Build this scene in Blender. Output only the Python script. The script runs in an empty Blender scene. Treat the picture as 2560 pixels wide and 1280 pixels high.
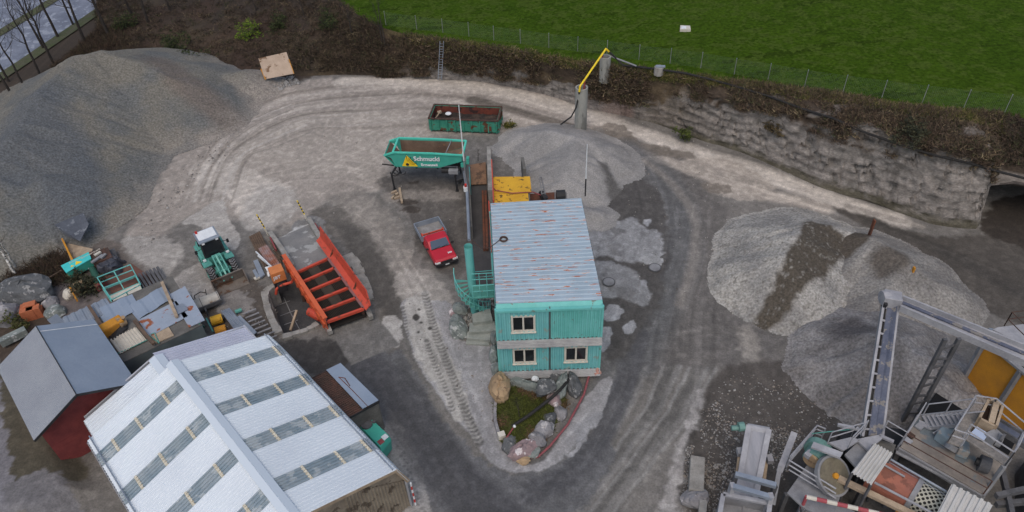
import bpy, math, random
import numpy as np
from mathutils import Vector, Matrix, Quaternion
random.seed(7)
sc = bpy.context.scene
col = sc.collection
PI = math.pi
# ---------------------------------------------------------------- camera
FPX, PITCH, ROLL, HC = 1850.0, math.radians(41.35), math.radians(2.6), 36.0
fw = Vector((0, math.cos(PITCH), -math.sin(PITCH)))
r0 = Vector((1, 0, 0)); u0 = Vector((0, math.sin(PITCH), math.cos(PITCH)))
cr = math.cos(ROLL)*r0 - math.sin(ROLL)*u0
cu = math.cos(ROLL)*u0 + math.sin(ROLL)*r0
cam = bpy.data.cameras.new('camera'); camo = bpy.data.objects.new('camera', cam); col.objects.link(camo)
cam.sensor_fit = 'HORIZONTAL'; cam.sensor_width = 36; cam.lens = 36*FPX/2560
cam.clip_start = .5; cam.clip_end = 3000
camo.matrix_world = Matrix(((cr.x, cu.x, -fw.x, 0), (cr.y, cu.y, -fw.y, 0), (cr.z, cu.z, -fw.z, HC), (0, 0, 0, 1)))
sc.camera = camo
# ---------------------------------------------------------------- sky, sun, exposure
SUN_EL, SUN_AZ = math.radians(60), math.radians(188)
world = bpy.data.worlds.new("World"); sc.world = world; world.use_nodes = True
wn = world.node_tree; sky = wn.nodes.new('ShaderNodeTexSky'); sky.sky_type = 'NISHITA'; sky.sun_disc = False
sky.sun_elevation = SUN_EL; sky.sun_rotation = SUN_AZ; sky.air_density = 1.3; sky.dust_density = 4.0; sky.ozone_density = 1.0
wn.links.new(sky.outputs[0], wn.nodes['Background'].inputs[0]); wn.nodes['Background'].inputs[1].default_value = .112
sl = bpy.data.lights.new('sun', 'SUN'); sl.energy = .6; sl.angle = math.radians(50); sl.color = (1, .95, .88)
so = bpy.data.objects.new('sun', sl); col.objects.link(so)
sd = Vector((math.sin(SUN_AZ)*math.cos(SUN_EL), math.cos(SUN_AZ)*math.cos(SUN_EL), math.sin(SUN_EL)))
so.rotation_euler = sd.to_track_quat('Z', 'Y').to_euler(); so.location = (0, 0, 60)
sc.view_settings.view_transform = 'Standard'; sc.view_settings.look = 'None'; sc.view_settings.gamma = 1
sc.view_settings.use_curve_mapping = False; sc.view_settings.exposure = .22
# ---------------------------------------------------------------- picture point -> place
def at(x, y, z=0.0):
    d = fw + cr*((x-1280)/FPX) - cu*((y-640)/FPX)
    t = (z-HC)/d.z
    return Vector((0, 0, HC)) + d*t
def heading(a, b): return math.atan2(b.y-a.y, b.x-a.x)
# ---------------------------------------------------------------- colours and materials
def lin(c): return tuple(((v/255.)/12.92 if v/255. <= .04045 else ((v/255.+.055)/1.055)**2.4) for v in c)
def S(r, g, b, k=1.0): return tuple(min(.9, v*k) for v in lin((r, g, b)))
MATS = {}
def mat(name, c, c2=None, sc1=1.2, fine=None, fs=18, rough=.8, metal=0, bump=0, bs=30, spot=None, spot_amt=.4, spot_sc=3, stretch=(1, 1, 1), attr=False, streak=None):
    """procedural material: two tones in broad noise, fine grain, spots of wear, optional per-vertex tint"""
    if name in MATS: return MATS[name]
    m = bpy.data.materials.new(name); m.use_nodes = True; t = m.node_tree; N = t.nodes; L = t.links
    b = N['Principled BSDF']; b.inputs['Roughness'].default_value = rough; b.inputs['Metallic'].default_value = metal
    if 'Specular IOR Level' in b.inputs: b.inputs['Specular IOR Level'].default_value = .35
    tc = N.new('ShaderNodeTexCoord'); mp = N.new('ShaderNodeMapping'); mp.inputs['Scale'].default_value = stretch
    L.new(tc.outputs['Object'], mp.inputs[0])
    def noise(s, det=4):
        n = N.new('ShaderNodeTexNoise'); n.inputs['Scale'].default_value = s; n.inputs['Detail'].default_value = det
        n.inputs['Roughness'].default_value = .6
        L.new(mp.outputs[0], n.inputs['Vector']); return n.outputs[0]
    def ramp(src, lo, hi):
        r = N.new('ShaderNodeMapRange'); r.inputs[1].default_value = lo; r.inputs[2].default_value = hi; L.new(src, r.inputs[0]); return r.outputs[0]
    def mix(f, a, bb, mode='MIX'):
        x = N.new('ShaderNodeMix'); x.data_type = 'RGBA'; x.blend_type = mode
        for s, v in ((x.inputs[0], f), (x.inputs[6], a), (x.inputs[7], bb)):
            if isinstance(v, (int, float)): s.default_value = v
            elif isinstance(v, tuple): s.default_value = (*v[:3], 1)
            else: L.new(v, s)
        return x.outputs[2]
    cur = tuple(c)
    if attr:
        a = N.new('ShaderNodeAttribute'); a.attribute_name = 'tint'; cur = a.outputs['Color']
    if c2 is not None:
        if attr: cur = mix(ramp(noise(sc1), .35, .65), cur, mix(1.0, cur, tuple(c2), 'MULTIPLY'))
        else: cur = mix(ramp(noise(sc1), .35, .65), cur, tuple(c2))
    if streak:
        mp2 = N.new('ShaderNodeMapping'); mp2.inputs['Scale'].default_value = streak[1]; L.new(tc.outputs['Object'], mp2.inputs[0])
        n2 = N.new('ShaderNodeTexNoise'); n2.inputs['Scale'].default_value = 1; n2.inputs['Detail'].default_value = 4; L.new(mp2.outputs[0], n2.inputs['Vector'])
        cur = mix(ramp(n2.outputs[0], streak[2], streak[2]+.06), cur, tuple(streak[0]))
    if spot is not None:
        cur = mix(ramp(noise(spot_sc, 6), .5+(.5-spot_amt)*.45, .53+(.5-spot_amt)*.45), cur, tuple(spot))
    if fine:
        v = ramp(noise(fs, 3), .28, .72)
        g = N.new('ShaderNodeMapRange'); g.inputs[3].default_value = 1-fine; g.inputs[4].default_value = 1+fine; L.new(v, g.inputs[0])
        hs = N.new('ShaderNodeVectorMath'); hs.operation = 'SCALE'
        if isinstance(cur, tuple):
            rgb = N.new('ShaderNodeRGB'); rgb.outputs[0].default_value = (*cur[:3], 1); cur = rgb.outputs[0]
        L.new(cur, hs.inputs[0]); L.new(g.outputs[0], hs.inputs['Scale']); cur = hs.outputs[0]
    if isinstance(cur, tuple): b.inputs['Base Color'].default_value = (*cur[:3], 1)
    else: L.new(cur, b.inputs['Base Color'])
    if bump:
        bp = N.new('ShaderNodeBump'); bp.inputs['Strength'].default_value = min(1, bump); bp.inputs['Distance'].default_value = .06*max(1, bump)
        L.new(noise(bs, 4), bp.inputs['Height']); L.new(bp.outputs[0], b.inputs['Normal'])
    MATS[name] = m; return m
def glass(name, c, rough=.08):
    if name in MATS: return MATS[name]
    m = mat(name, c, rough=rough); m.node_tree.nodes['Principled BSDF'].inputs['Specular IOR Level'].default_value = .6
    return m
K = 1.12
M_conc = mat('concrete', S(150, 147, 142, K), S(122, 119, 114, K), 1.5, .15, 14, .9, bump=.2)
M_concd = mat('dark_concrete', S(105, 103, 99, K), S(84, 82, 79, K), 1.2, .15, 14, .9, bump=.2)
M_teal = mat('teal_paint', S(94, 168, 162, K), S(110, 180, 176, K), .8, .06, 20, .55, spot=S(112, 128, 120), spot_amt=.2, spot_sc=2.5)
M_teald = mat('teal_machine_paint', S(88, 152, 142, K), S(78, 138, 128, K), 1.5, .08, 20, .5)
M_green = mat('green_tipper_paint', S(70, 162, 144, K), S(62, 150, 134, K), 1, .05, 20, .45)
M_skip = mat('green_skip_paint', S(50, 122, 104, K), S(66, 140, 120, K), 1.6, .12, 15, .7, spot=S(96, 66, 48), spot_amt=.38, spot_sc=1.7)
M_rust = mat('rusty_steel', S(110, 66, 48, K), S(84, 58, 48, K), 2, .2, 15, .9, bump=.2)
M_rustd = mat('dark_rust', S(86, 62, 54, K), S(66, 54, 48, K), 2, .2, 15, .9, bump=.2)
M_galv = mat('galvanised_steel', S(142, 150, 160, K), S(124, 132, 144, K), .9, .06, 12, .5, .25)
M_dust = mat('dusty_grey_steel', S(134, 135, 138, K), S(112, 112, 115, K), 1.2, .1, 14, .8)
M_dustd = mat('dusty_dark_steel', S(92, 92, 95, K), S(70, 70, 72, K), 1.5, .15, 14, .85)
M_dark = mat('dark_steel', S(48, 48, 50), S(38, 38, 40), 2, .15, 15, .6)
M_black = mat('black_rubber', S(34, 34, 36), S(48, 46, 44), 3, .15, 20, .8)
M_hole = mat('dark_interior', S(22, 22, 23), rough=.9)
M_red = mat('red_feeder_paint', S(190, 76, 56, K), S(174, 70, 53, K), 1.2, .08, 16, .55, spot=S(120, 70, 55), spot_amt=.3, spot_sc=3)
M_orange = mat('orange_feeder_paint', S(200, 96, 60, K), S(180, 86, 56, K), 1.2, .08, 16, .6)
M_yellow = mat('yellow_sheet', S(205, 158, 45, K), S(188, 142, 40, K), 1, .06, 16, .65, spot=S(110, 84, 40), spot_amt=.3, spot_sc=3)
M_ochre = mat('ochre_plate', S(190, 132, 40, K), S(170, 118, 46, K), .8, .1, 16, .8)
M_boomy = mat('yellow_pipe', S(226, 196, 48, K), rough=.5)
M_white = mat('white_paint', S(225, 228, 230), S(210, 213, 215), 2, .04, 12, .5)
M_offw = mat('off_white', S(205, 200, 188), S(190, 184, 172), 2, .06, 12, .7)
M_wood = mat('weathered_wood', S(168, 150, 128, K), S(140, 124, 106, K), 2, .15, 20, .85)
M_woodd = mat('dark_wood', S(104, 86, 72, K), S(84, 70, 60, K), 2, .18, 20, .85)
M_ply = mat('plywood', S(176, 157, 140, K), S(164, 145, 128, K), 2, .1, 20, .85, spot=S(120, 95, 74), spot_amt=.36, spot_sc=1.2)
M_pinkred = mat('faded_red', S(140, 70, 72, K), S(120, 62, 62, K), 2, .1, 20, .7)
M_car = mat('red_car_paint', S(176, 40, 54, K), S(166, 36, 48, K), .6, .02, 20, .3)
M_lamp = mat('lamp_lens', S(225, 225, 225), rough=.2)
M_redlens = mat('red_lens', S(190, 40, 30), rough=.3)
M_glass = glass('dark_glass', S(34, 38, 42))
M_bglass = glass('blue_windscreen', S(62, 78, 98), .1)
M_bark = mat('bark', S(62, 56, 52), S(46, 42, 40), 4, .2, 20, .9)
M_birch = mat('birch_bark', S(200, 198, 194), S(160, 156, 150), 3, .1, 12, .8, spot=S(50, 48, 46), spot_amt=.42, spot_sc=4, stretch=(1, 1, 3))
M_tint = mat('tinted_foliage', (1, 1, 1), attr=True, rough=.9, fine=.1, fs=8)
M_ground = mat('yard_ground', (1, 1, 1), (.86, .86, .87), 1.4, .22, 9, .92, bump=.5, bs=6, attr=True)
M_gravel = mat('gravel_surface', (1, 1, 1), (.8, .79, .77), 4.5, .42, 6.5, .95, bump=1.0, bs=7, attr=True)
M_sand = mat('sand_surface', (1, 1, 1), (.86, .86, .86), 2.2, .28, 9, .95, bump=.3, bs=8, attr=True)
M_rock = mat('cliff_surface', (1, 1, 1), (.66, .65, .64), 1.6, .3, 6, .95, bump=1.0, bs=3.5, attr=True, stretch=(1, 1, 2.2))
# ---------------------------------------------------------------- object bookkeeping
def tag(o, label=None, cat=None, group=None, kind=None):
    if label: o['label'] = label
    if cat: o['category'] = cat
    if group: o['group'] = group
    if kind: o['kind'] = kind
    return o
def thing(name, label, cat, loc=(0, 0, 0), group=None):
    o = bpy.data.objects.new(name, None); col.objects.link(o); o.location = loc; o.empty_display_size = .3
    return tag(o, label, cat, group)
def wloc(o):
    v = Vector((0, 0, 0))
    while o is not None: v += o.location; o = o.parent
    return v
def dup(root, name=None, loc=None, rz=None, label=None):
    r = root.copy(); col.objects.link(r)
    if loc is not None: r.location = loc
    if rz is not None: r.rotation_euler = (0, 0, rz)
    if label: r['label'] = label
    for ch in list(root.children):
        c = ch.copy(); col.objects.link(c); c.parent = r
        for g in ch.children:
            d = g.copy(); col.objects.link(d); d.parent = c
    return r
class MB:
    """collects shapes for ONE mesh object; world coordinates unless the thing is built at the origin"""
    def __init__(s): s.v = []; s.f = []; s.mi = []; s.m = 0
    def add(s, vs, fs):
        b = len(s.v); s.v += [tuple(v) for v in vs]; s.f += [tuple(i+b for i in f) for f in fs]; s.mi += [s.m]*len(fs); return s
    def hexa(s, p):                                  # p: bottom four then top four, both counterclockwise
        return s.add(p, [(3, 2, 1, 0), (4, 5, 6, 7), (0, 1, 5, 4), (1, 2, 6, 5), (2, 3, 7, 6), (3, 0, 4, 7)])
    def box(s, c, d, rz=0, tilt=None):
        x, y, z = d[0]/2, d[1]/2, d[2]/2; M = Matrix.Rotation(rz, 3, 'Z')
        if tilt is not None: M = M @ tilt
        c = Vector(c)
        return s.hexa([c+M@Vector(q) for q in ((-x, -y, -z), (x, -y, -z), (x, y, -z), (-x, y, -z), (-x, -y, z), (x, -y, z), (x, y, z), (-x, y, z))])
    def prism(s, poly, z0, z1):
        n = len(poly); p = [(q[0], q[1], z0) for q in poly]+[(q[0], q[1], z1) for q in poly]
        a = sum(poly[i][0]*poly[(i+1) % n][1]-poly[(i+1) % n][0]*poly[i][1] for i in range(n))
        fs = [tuple(range(n-1, -1, -1)), tuple(range(n, 2*n))]+[(i, (i+1) % n, n+(i+1) % n, n+i) for i in range(n)]
        if a < 0: fs = [tuple(reversed(f)) for f in fs]
        return s.add(p, fs)
    def slab(s, pts, t):                             # a plate through 3-D corner points, thickness t below
        pts = [Vector(p) for p in pts]; n = (pts[1]-pts[0]).cross(pts[2]-pts[0]).normalized()
        k = len(pts); q = [p-n*t for p in pts]
        return s.add(pts+q, [tuple(range(k)), tuple(range(2*k-1, k-1, -1))]+[(i, k+i, k+(i+1) % k, (i+1) % k) for i in range(k)])
    def bar(s, a, b, w, h, up=(0, 0, 1)):            # rectangular bar from a to b
        a = Vector(a); b = Vector(b); d = (b-a).normalized(); up = Vector(up)
        if abs(d.dot(up)) > .97: up = Vector((1, 0, 0))
        x = d.cross(up).normalized()*w/2; y = x.cross(d).normalized()*h/2
        return s.hexa([a-x-y, a+x-y, b+x-y, b-x-y, a-x+y, a+x+y, b+x+y, b-x+y])
    def tube(s, a, b, r, r2=None, n=8, cap=True):
        a = Vector(a); b = Vector(b); r2 = r if r2 is None else r2; d = (b-a).normalized()
        u = d.cross(Vector((0, 0, 1)) if abs(d.z) < .95 else Vector((1, 0, 0))).normalized(); w = d.cross(u)
        p = [a+(u*math.cos(2*PI*i/n)+w*math.sin(2*PI*i/n))*r for i in range(n)]+[b+(u*math.cos(2*PI*i/n)+w*math.sin(2*PI*i/n))*r2 for i in range(n)]
        fs = [(i, n+i, n+(i+1) % n, (i+1) % n) for i in range(n)]
        fs = [tuple(reversed(f)) for f in fs]
        if cap: fs += [tuple(range(n-1, -1, -1)), tuple(range(n, 2*n))]
        return s.add(p, fs)
    def path(s, pts, r, n=6):
        for a, b in zip(pts[:-1], pts[1:]): s.tube(a, b, r, n=n)
        return s
    def sphere(s, c, r, n=10, sq=(1, 1, 1)):
        c = Vector(c); vs = []; fs = []; m = n//2
        for j in range(m+1):
            th = PI*j/m
            for i in range(n): vs.append(c+Vector((r*sq[0]*math.sin(th)*math.cos(2*PI*i/n), r*sq[1]*math.sin(th)*math.sin(2*PI*i/n), r*sq[2]*math.cos(th))))
        for j in range(m):
            for i in range(n): fs.append((j*n+i, (j+1)*n+i, (j+1)*n+(i+1) % n, j*n+(i+1) % n))
        return s.add(vs, fs)
    def corr(s, c0, c1, c2, c3, n, amp, t=.02, m2=None):
        """profiled sheet: n ribs side by side from c0 to c1, each running c0 -> c3"""
        c0, c1, c2, c3 = map(Vector, (c0, c1, c2, c3)); nn = (c1-c0).cross(c3-c0).normalized()
        prof = [(0, 0), (.3, 0), (.42, 1), (.78, 1), (.9, 0)]
        us = [((i+a)/n, h) for i in range(n) for a, h in prof]+[(1, 0)]
        vs = []
        for u, h in us:
            o = nn*(h*amp); vs.append(c0.lerp(c1, u)+o); vs.append(c3.lerp(c2, u)+o)
        k = len(vs); vs += [v-nn*t for v in vs]
        fs = []
        for i in range(len(us)-1):
            fs.append((2*i, 2*i+2, 2*i+3, 2*i+1)); fs.append((k+2*i, k+2*i+1, k+2*i+3, k+2*i+2))
            fs.append((2*i, k+2*i, k+2*i+2, 2*i+2)); fs.append((2*i+1, 2*i+3, k+2*i+3, k+2*i+1))
        fs.append((0, 1, k+1, k)); e = 2*len(us)-2; fs.append((e, k+e, k+e+1, e+1))
        return s.add(vs, fs)
    def build(s, name, mats, parent=None, smooth=False, bevel=0):
        me = bpy.data.meshes.new(name); o = wloc(parent) if parent else Vector((0, 0, 0))
        me.from_pydata([Vector(v)-o for v in s.v], [], s.f)
        for m in (mats if isinstance(mats, (list, tuple)) else [mats]): me.materials.append(m)
        if any(s.mi): me.polygons.foreach_set('material_index', s.mi)
        if smooth: me.polygons.foreach_set('use_smooth', [True]*len(me.polygons))
        me.validate(); me.update()
        ob = bpy.data.objects.new(name, me); col.objects.link(ob)
        if parent: ob.parent = parent
        if bevel:
            b = ob.modifiers.new('bevel', 'BEVEL'); b.width = bevel; b.segments = 2; b.limit_method = 'ANGLE'
        return ob
def text_mb(body, size, origin, xdir, ydir, depth=.012, mb=None, bold=0.0):
    cu_ = bpy.data.curves.new('lettering', 'FONT'); cu_.body = body; cu_.size = size; cu_.extrude = depth/2; cu_.offset = bold
    cu_.resolution_u = 2
    ob = bpy.data.objects.new('lettering', cu_); me = ob.to_mesh()
    mb = mb or MB(); xd = Vector(xdir).normalized(); yd = Vector(ydir).normalized(); zd = xd.cross(yd)
    mb.add([Vector(origin)+xd*v.co.x+yd*v.co.y+zd*v.co.z for v in me.vertices], [tuple(p.vertices) for p in me.polygons])
    ob.to_mesh_clear(); bpy.data.objects.remove(ob); bpy.data.curves.remove(cu_)
    return mb
def vtop(p, ty):
    """height at which the vertical through p reaches picture row ty"""
    lo, hi = p.z, 30.
    for _ in range(40):
        z = (lo+hi)/2; d = Vector((p.x, p.y, z))-Vector((0, 0, HC)); y = 640-FPX*d.dot(cu)/d.dot(fw)
        if y > ty: lo = z
        else: hi = z
    return lo
# ---------------------------------------------------------------- numpy noise
_rng = np.random.RandomState(3); _lat = _rng.rand(256, 256)
def vnoise(x, y, s=1.0, seed=0):
    x = np.asarray(x)*s+seed*17.3; y = np.asarray(y)*s+seed*7.7
    xi = np.floor(x).astype(int); yi = np.floor(y).astype(int); fx = x-xi; fy = y-yi
    fx = fx*fx*(3-2*fx); fy = fy*fy*(3-2*fy)
    a = _lat[xi & 255, yi & 255]; b = _lat[(xi+1) & 255, yi & 255]; c = _lat[xi & 255, (yi+1) & 255]; d = _lat[(xi+1) & 255, (yi+1) & 255]
    return (a*(1-fx)+b*fx)*(1-fy)+(c*(1-fx)+d*fx)*fy
def fbm(x, y, s=1.0, o=4, seed=0):
    r = 0; a = .5; t = 0
    for i in range(o): r = r+a*vnoise(x, y, s*2**i, seed+i*3); t += a; a *= .55; x, y = .8*x-.6*y, .6*x+.8*y
    return r/t
def seg_dist(X, Y, pts):
    """distance to a polyline, arc length there, signed side"""
    D = np.full(X.shape, 1e9); A = np.zeros(X.shape); Sg = np.zeros(X.shape); acc = 0
    for (x0, y0), (x1, y1) in zip(pts[:-1], pts[1:]):
        dx, dy = x1-x0, y1-y0; l2 = dx*dx+dy*dy+1e-9; l = math.sqrt(l2)
        t = np.clip(((X-x0)*dx+(Y-y0)*dy)/l2, 0, 1); d = np.hypot(X-x0-t*dx, Y-y0-t*dy)
        k = d < D; D = np.where(k, d, D); A = np.where(k, acc+t*l, A); Sg = np.where(k, np.sign((X-x0)*dy-(Y-y0)*dx)*d, Sg); acc += l
    return D, A, Sg
def in_poly(X, Y, poly):
    r = np.zeros(X.shape, bool); n = len(poly)
    for i in range(n):
        x0, y0 = poly[i]; x1, y1 = poly[(i+1) % n]
        c = ((y0 > Y) != (y1 > Y)) & (X < (x1-x0)*(Y-y0)/(y1-y0+1e-12)+x0); r ^= c
    return r
def smooth_poly(pts, n=4, closed=False):
    """Catmull-Rom through 2-D points"""
    P = [np.array(p, float) for p in pts]; out = []; L = len(P)
    for i in range(L if closed else L-1):
        if closed: a, b, c, d = P[i-1], P[i], P[(i+1) % L], P[(i+2) % L]
        else: a, b, c, d = P[max(i-1, 0)], P[i], P[i+1], P[min(i+2, L-1)]
        for k in range(n):
            t = k/n; out.append(tuple(.5*((2*b)+(c-a)*t+(2*a-5*b+4*c-d)*t*t+(3*b-a-3*c+d)*t**3)))
    if not closed: out.append(tuple(P[-1]))
    return out
def sheet(name, V, nx, ny, colors, m, parent=None, smooth=True, drop=None):
    """grid mesh from an (ny*nx,3) array with a per-vertex tint"""
    idx = np.arange(nx*ny).reshape(ny, nx)
    q = np.stack([idx[:-1, :-1], idx[:-1, 1:], idx[1:, 1:], idx[1:, :-1]], -1).reshape(-1, 4)
    if drop is not None: q = q[~drop.reshape(-1)[q].all(1)]
    used = np.unique(q); remap = np.full(nx*ny, -1); remap[used] = np.arange(len(used)); q = remap[q]; V = V[used]; colors = colors[used]
    o = np.array(wloc(parent)) if parent else np.zeros(3)
    me = bpy.data.meshes.new(name); me.vertices.add(len(V)); me.vertices.foreach_set('co', (V-o).astype(np.float32).ravel())
    me.loops.add(q.size); me.loops.foreach_set('vertex_index', q.astype(np.int32).ravel())
    me.polygons.add(len(q)); me.polygons.foreach_set('loop_start', (np.arange(len(q))*4).astype(np.int32))
    me.polygons.foreach_set('use_smooth', np.full(len(q), smooth)); me.update()
    ca = me.color_attributes.new('tint', 'FLOAT_COLOR', 'POINT')
    ca.data.foreach_set('color', np.concatenate([np.clip(colors, 0, 1), np.ones((len(V), 1))], 1).astype(np.float32).ravel())
    me.materials.append(m); me.validate()
    ob = bpy.data.objects.new(name, me); col.objects.link(ob)
    if parent: ob.parent = parent
    return ob
def soup(name, tri, colors, m, parent=None):
    """many small triangles: tri (N,3,3), colors (N,3)"""
    N = len(tri); o = np.array(wloc(parent)) if parent else np.zeros(3)
    me = bpy.data.meshes.new(name); me.vertices.add(3*N); me.vertices.foreach_set('co', (tri.reshape(-1, 3)-o).astype(np.float32).ravel())
    me.loops.add(3*N); me.loops.foreach_set('vertex_index', np.arange(3*N, dtype=np.int32))
    me.polygons.add(N); me.polygons.foreach_set('loop_start', np.arange(0, 3*N, 3, dtype=np.int32)); me.update()
    ca = me.color_attributes.new('tint', 'FLOAT_COLOR', 'POINT')
    c = np.repeat(np.concatenate([np.clip(colors, 0, 1), np.ones((N, 1))], 1), 3, 0); ca.data.foreach_set('color', c.astype(np.float32).ravel())
    me.materials.append(m); me.validate()
    ob = bpy.data.objects.new(name, me); col.objects.link(ob)
    if parent: ob.parent = parent
    return ob
def blades(base, n, rs, length=(.2, .5), width=.04, up=.5, spread=.3):
    """n thin triangles round each base point (B,3) -> (B*n,3,3)"""
    B = np.repeat(base, n, 0); k = len(B)
    B = B+rs.normal(0, 1, (k, 3))*np.array([spread, spread, spread*.25])
    d = rs.normal(0, 1, (k, 3)); d[:, 2] = np.abs(d[:, 2])*up+up*.4; d /= np.linalg.norm(d, axis=1)[:, None]
    l = rs.uniform(length[0], length[1], (k, 1)); s = np.cross(d, rs.normal(0, 1, (k, 3))); s /= np.linalg.norm(s, axis=1)[:, None]+1e-9
    w = width*rs.uniform(.6, 1.4, (k, 1))
    return np.stack([B-s*w, B+s*w, B+d*l], 1)
# ================================================================= SETTING: yard ground
def axis(lo, hi, st, far): return np.concatenate([-np.array(far[::-1])+lo, np.arange(lo, hi, st), np.array(far)+hi])
gx = np.concatenate([axis(-56, -24, .13, [.5, 5, 40, 300, 900])[:-5], np.arange(-24, 24, .065), axis(24, 56, .13, [.5, 5, 40, 300, 900])[5:]]); gy = np.concatenate([axis(15.5, 48, .065, [.5, 5, 40, 300, 900])[:-5], axis(48, 71, .12, [.5, 5, 40, 300, 900])[5:]])
GX, GY = np.meshgrid(gx, gy); GC = np.zeros(GX.shape+(3,))
W1 = fbm(GX, GY, .35, 4, 1)-.5; W2 = fbm(GX, GY, .35, 4, 9)-.5; F1 = fbm(GX, GY, 2.2, 3, 4)-.5; F2 = fbm(GX, GY, 2.2, 3, 14)-.5
base = np.array(S(104, 101, 98, K)); low = fbm(GX, GY, .12, 4, 21)[..., None]
GC[:] = base*(.8+.4*low)
def sub(pts, m):
    xs = [p[0] for p in pts]; ys = [p[1] for p in pts]
    i0, i1 = np.searchsorted(gx, [min(xs)-m, max(xs)+m]); j0, j1 = np.searchsorted(gy, [min(ys)-m, max(ys)+m])
    return slice(max(j0, 0), j1), slice(max(i0, 0), i1)
def px2(pts, z=0): return [tuple(at(x, y, z)[:2]) for x, y in pts]
def blend(sl, a, c): GC[sl] = GC[sl]*(1-a[..., None])+np.array(c)*a[..., None]
def paint(pts, c, soft=.25, wob=.8, fw_=.75, alpha=1, smooth=True, breakup=0):
    P = px2(pts)
    if smooth: P = smooth_poly(P, 4, True)
    sl = sub(P, 3); X = GX[sl]+W1[sl]*2*wob+F1[sl]*fw_; Y = GY[sl]+W2[sl]*2*wob+F2[sl]*fw_
    soft = soft*.55
    D, _, _ = seg_dist(X, Y, P+[P[0]]); D = np.where(in_poly(X, Y, P), D, -D)
    a = np.clip(D/soft*.5+.5, 0, 1); a = a*a*(3-2*a)*alpha
    if breakup: a = a*np.clip((fbm(X, Y, .9, 4, 33)-.5+.25)/.2, 1-breakup, 1)
    blend(sl, a, c)
def stroke(pts, w, c, alpha=.8, soft=.5, streak=0, tread=0, wob=.3):
    P = smooth_poly(px2(pts), 5); sl = sub(P, w+2); X = GX[sl]+W1[sl]*wob; Y = GY[sl]+W2[sl]*wob
    D, A, Sg = seg_dist(X, Y, P); a = np.clip((w/2-D)/(soft*w/2)+.0, 0, 1)*alpha
    if streak: a = a*np.clip(1-streak+streak*2*(fbm(Sg*2.2, A*.12, 1, 3, 5)), 0, 1.2)
    if tread: a = a*np.clip(.5+1.1*np.sin(A*2*PI/tread+np.abs(Sg)*9), 0, 1)
    blend(sl, np.clip(a, 0, 1), c)
def g3(v, t=0): return S(v+t, v, v-t, K)
rs0 = np.random.RandomState(21)
# broad zones
paint([(300, 640), (420, 400), (560, 260), (760, 205), (1000, 198), (1300, 215), (1440, 262), (1560, 300), (1480, 330), (1240, 330), (1080, 345), (1000, 400), (960, 470), (880, 480), (820, 500), (740, 560), (640, 560), (540, 540), (440, 560), (360, 650)], S(140, 133, 127, K), .9, 1)
paint([(560, 420), (640, 330), (800, 280), (980, 280), (1060, 320), (990, 380), (930, 450), (800, 440), (680, 440)], S(148, 141, 134, K), 1.5, 1.2, alpha=.8)
paint([(470, 420), (560, 395), (640, 430), (720, 490), (700, 540), (640, 560), (560, 500), (480, 450)], S(172, 165, 158, K), .8, .8, alpha=.85)
for off, v in ((0, 100), (14, 158), (30, 106), (46, 156), (66, 108), (88, 152), (108, 112)):
    stroke([(470+off, 470), (520+off, 380), (600+off*.8, 290+off*.6), (720+off*.5, 235+off*.8), (880, 212+off), (1040, 205+off), (1200, 222+off*.8)], .9, g3(v, 7), .6, 1, .9)
# pale haul track along the bank
stroke([(860, 205), (1000, 206), (1140, 212), (1260, 232), (1380, 262), (1500, 300), (1620, 340), (1740, 382), (1860, 418), (1980, 462), (2120, 512), (2240, 548)], 2.6, S(172, 165, 158, K), .95, .5, .3)
stroke([(1180, 250), (1300, 282), (1400, 312), (1500, 345), (1580, 380), (1650, 430), (1680, 480)], 1.7, S(98, 92, 86, K), .95, .4, .3)
stroke([(1240, 285), (1340, 312), (1460, 352), (1560, 362), (1680, 410), (1780, 452), (1880, 480), (1980, 500), (2060, 520)], 2.0, S(158, 150, 142, K), .85, .6, .4)
paint([(1700, 400), (1800, 395), (1880, 430), (1940, 470), (1910, 500), (1830, 500), (1780, 480), (1740, 440)], S(158, 150, 142, K), .5, .6, alpha=.85)
for c in [(1540, 330, 40, 14), (1620, 372, 60, 14), (1695, 385, 50, 10), (1560, 352, 36, 12), (1470, 345, 34, 14), (1790, 470, 40, 12)]:
    paint([(c[0]-c[2], c[1]-c[3]), (c[0]+c[2]*.6, c[1]-c[3]*.8), (c[0]+c[2], c[1]+c[3]), (c[0]-c[2]*.4, c[1]+c[3]*.9)], S(108, 101, 94, K), .3, .5, alpha=.85)
# right side: dark haul road, yard behind the piles
paint([(1640, 420), (1720, 440), (1780, 500), (1810, 520), (1780, 600), (1780, 700), (1860, 790), (1960, 850), (1900, 1000), (1760, 960), (1620, 980), (1540, 900), (1560, 700), (1640, 640), (1660, 540)], S(96, 93, 91, K), .8, .8)
stroke([(1560, 375), (1640, 440), (1690, 540), (1690, 640), (1640, 760), (1580, 900), (1500, 1060), (1420, 1180), (1320, 1260)], 4.4, S(90, 90, 91, K), .95, .5, .25)
stroke([(1610, 400), (1700, 480), (1740, 560), (1730, 660), (1700, 760)], 1.2, S(126, 121, 116, K), .6, .8, .7)
paint([(2080, 520), (2200, 545), (2330, 590), (2450, 585), (2600, 600), (2600, 800), (2500, 800), (2420, 740), (2330, 660), (2200, 590)], S(74, 70, 66, K), .6, .6)
stroke([(2200, 560), (2320, 610), (2460, 680), (2560, 740)], 1.6, S(66, 63, 60, K), .8, .6, .5)
stroke([(2120, 515), (2250, 550), (2300, 565)], .8, S(140, 134, 128, K), .8, .5)
paint([(1850, 800), (1890, 850), (1900, 900), (1870, 900), (1840, 850)], S(138, 133, 127, K), .6, .6, alpha=.8)
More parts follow.
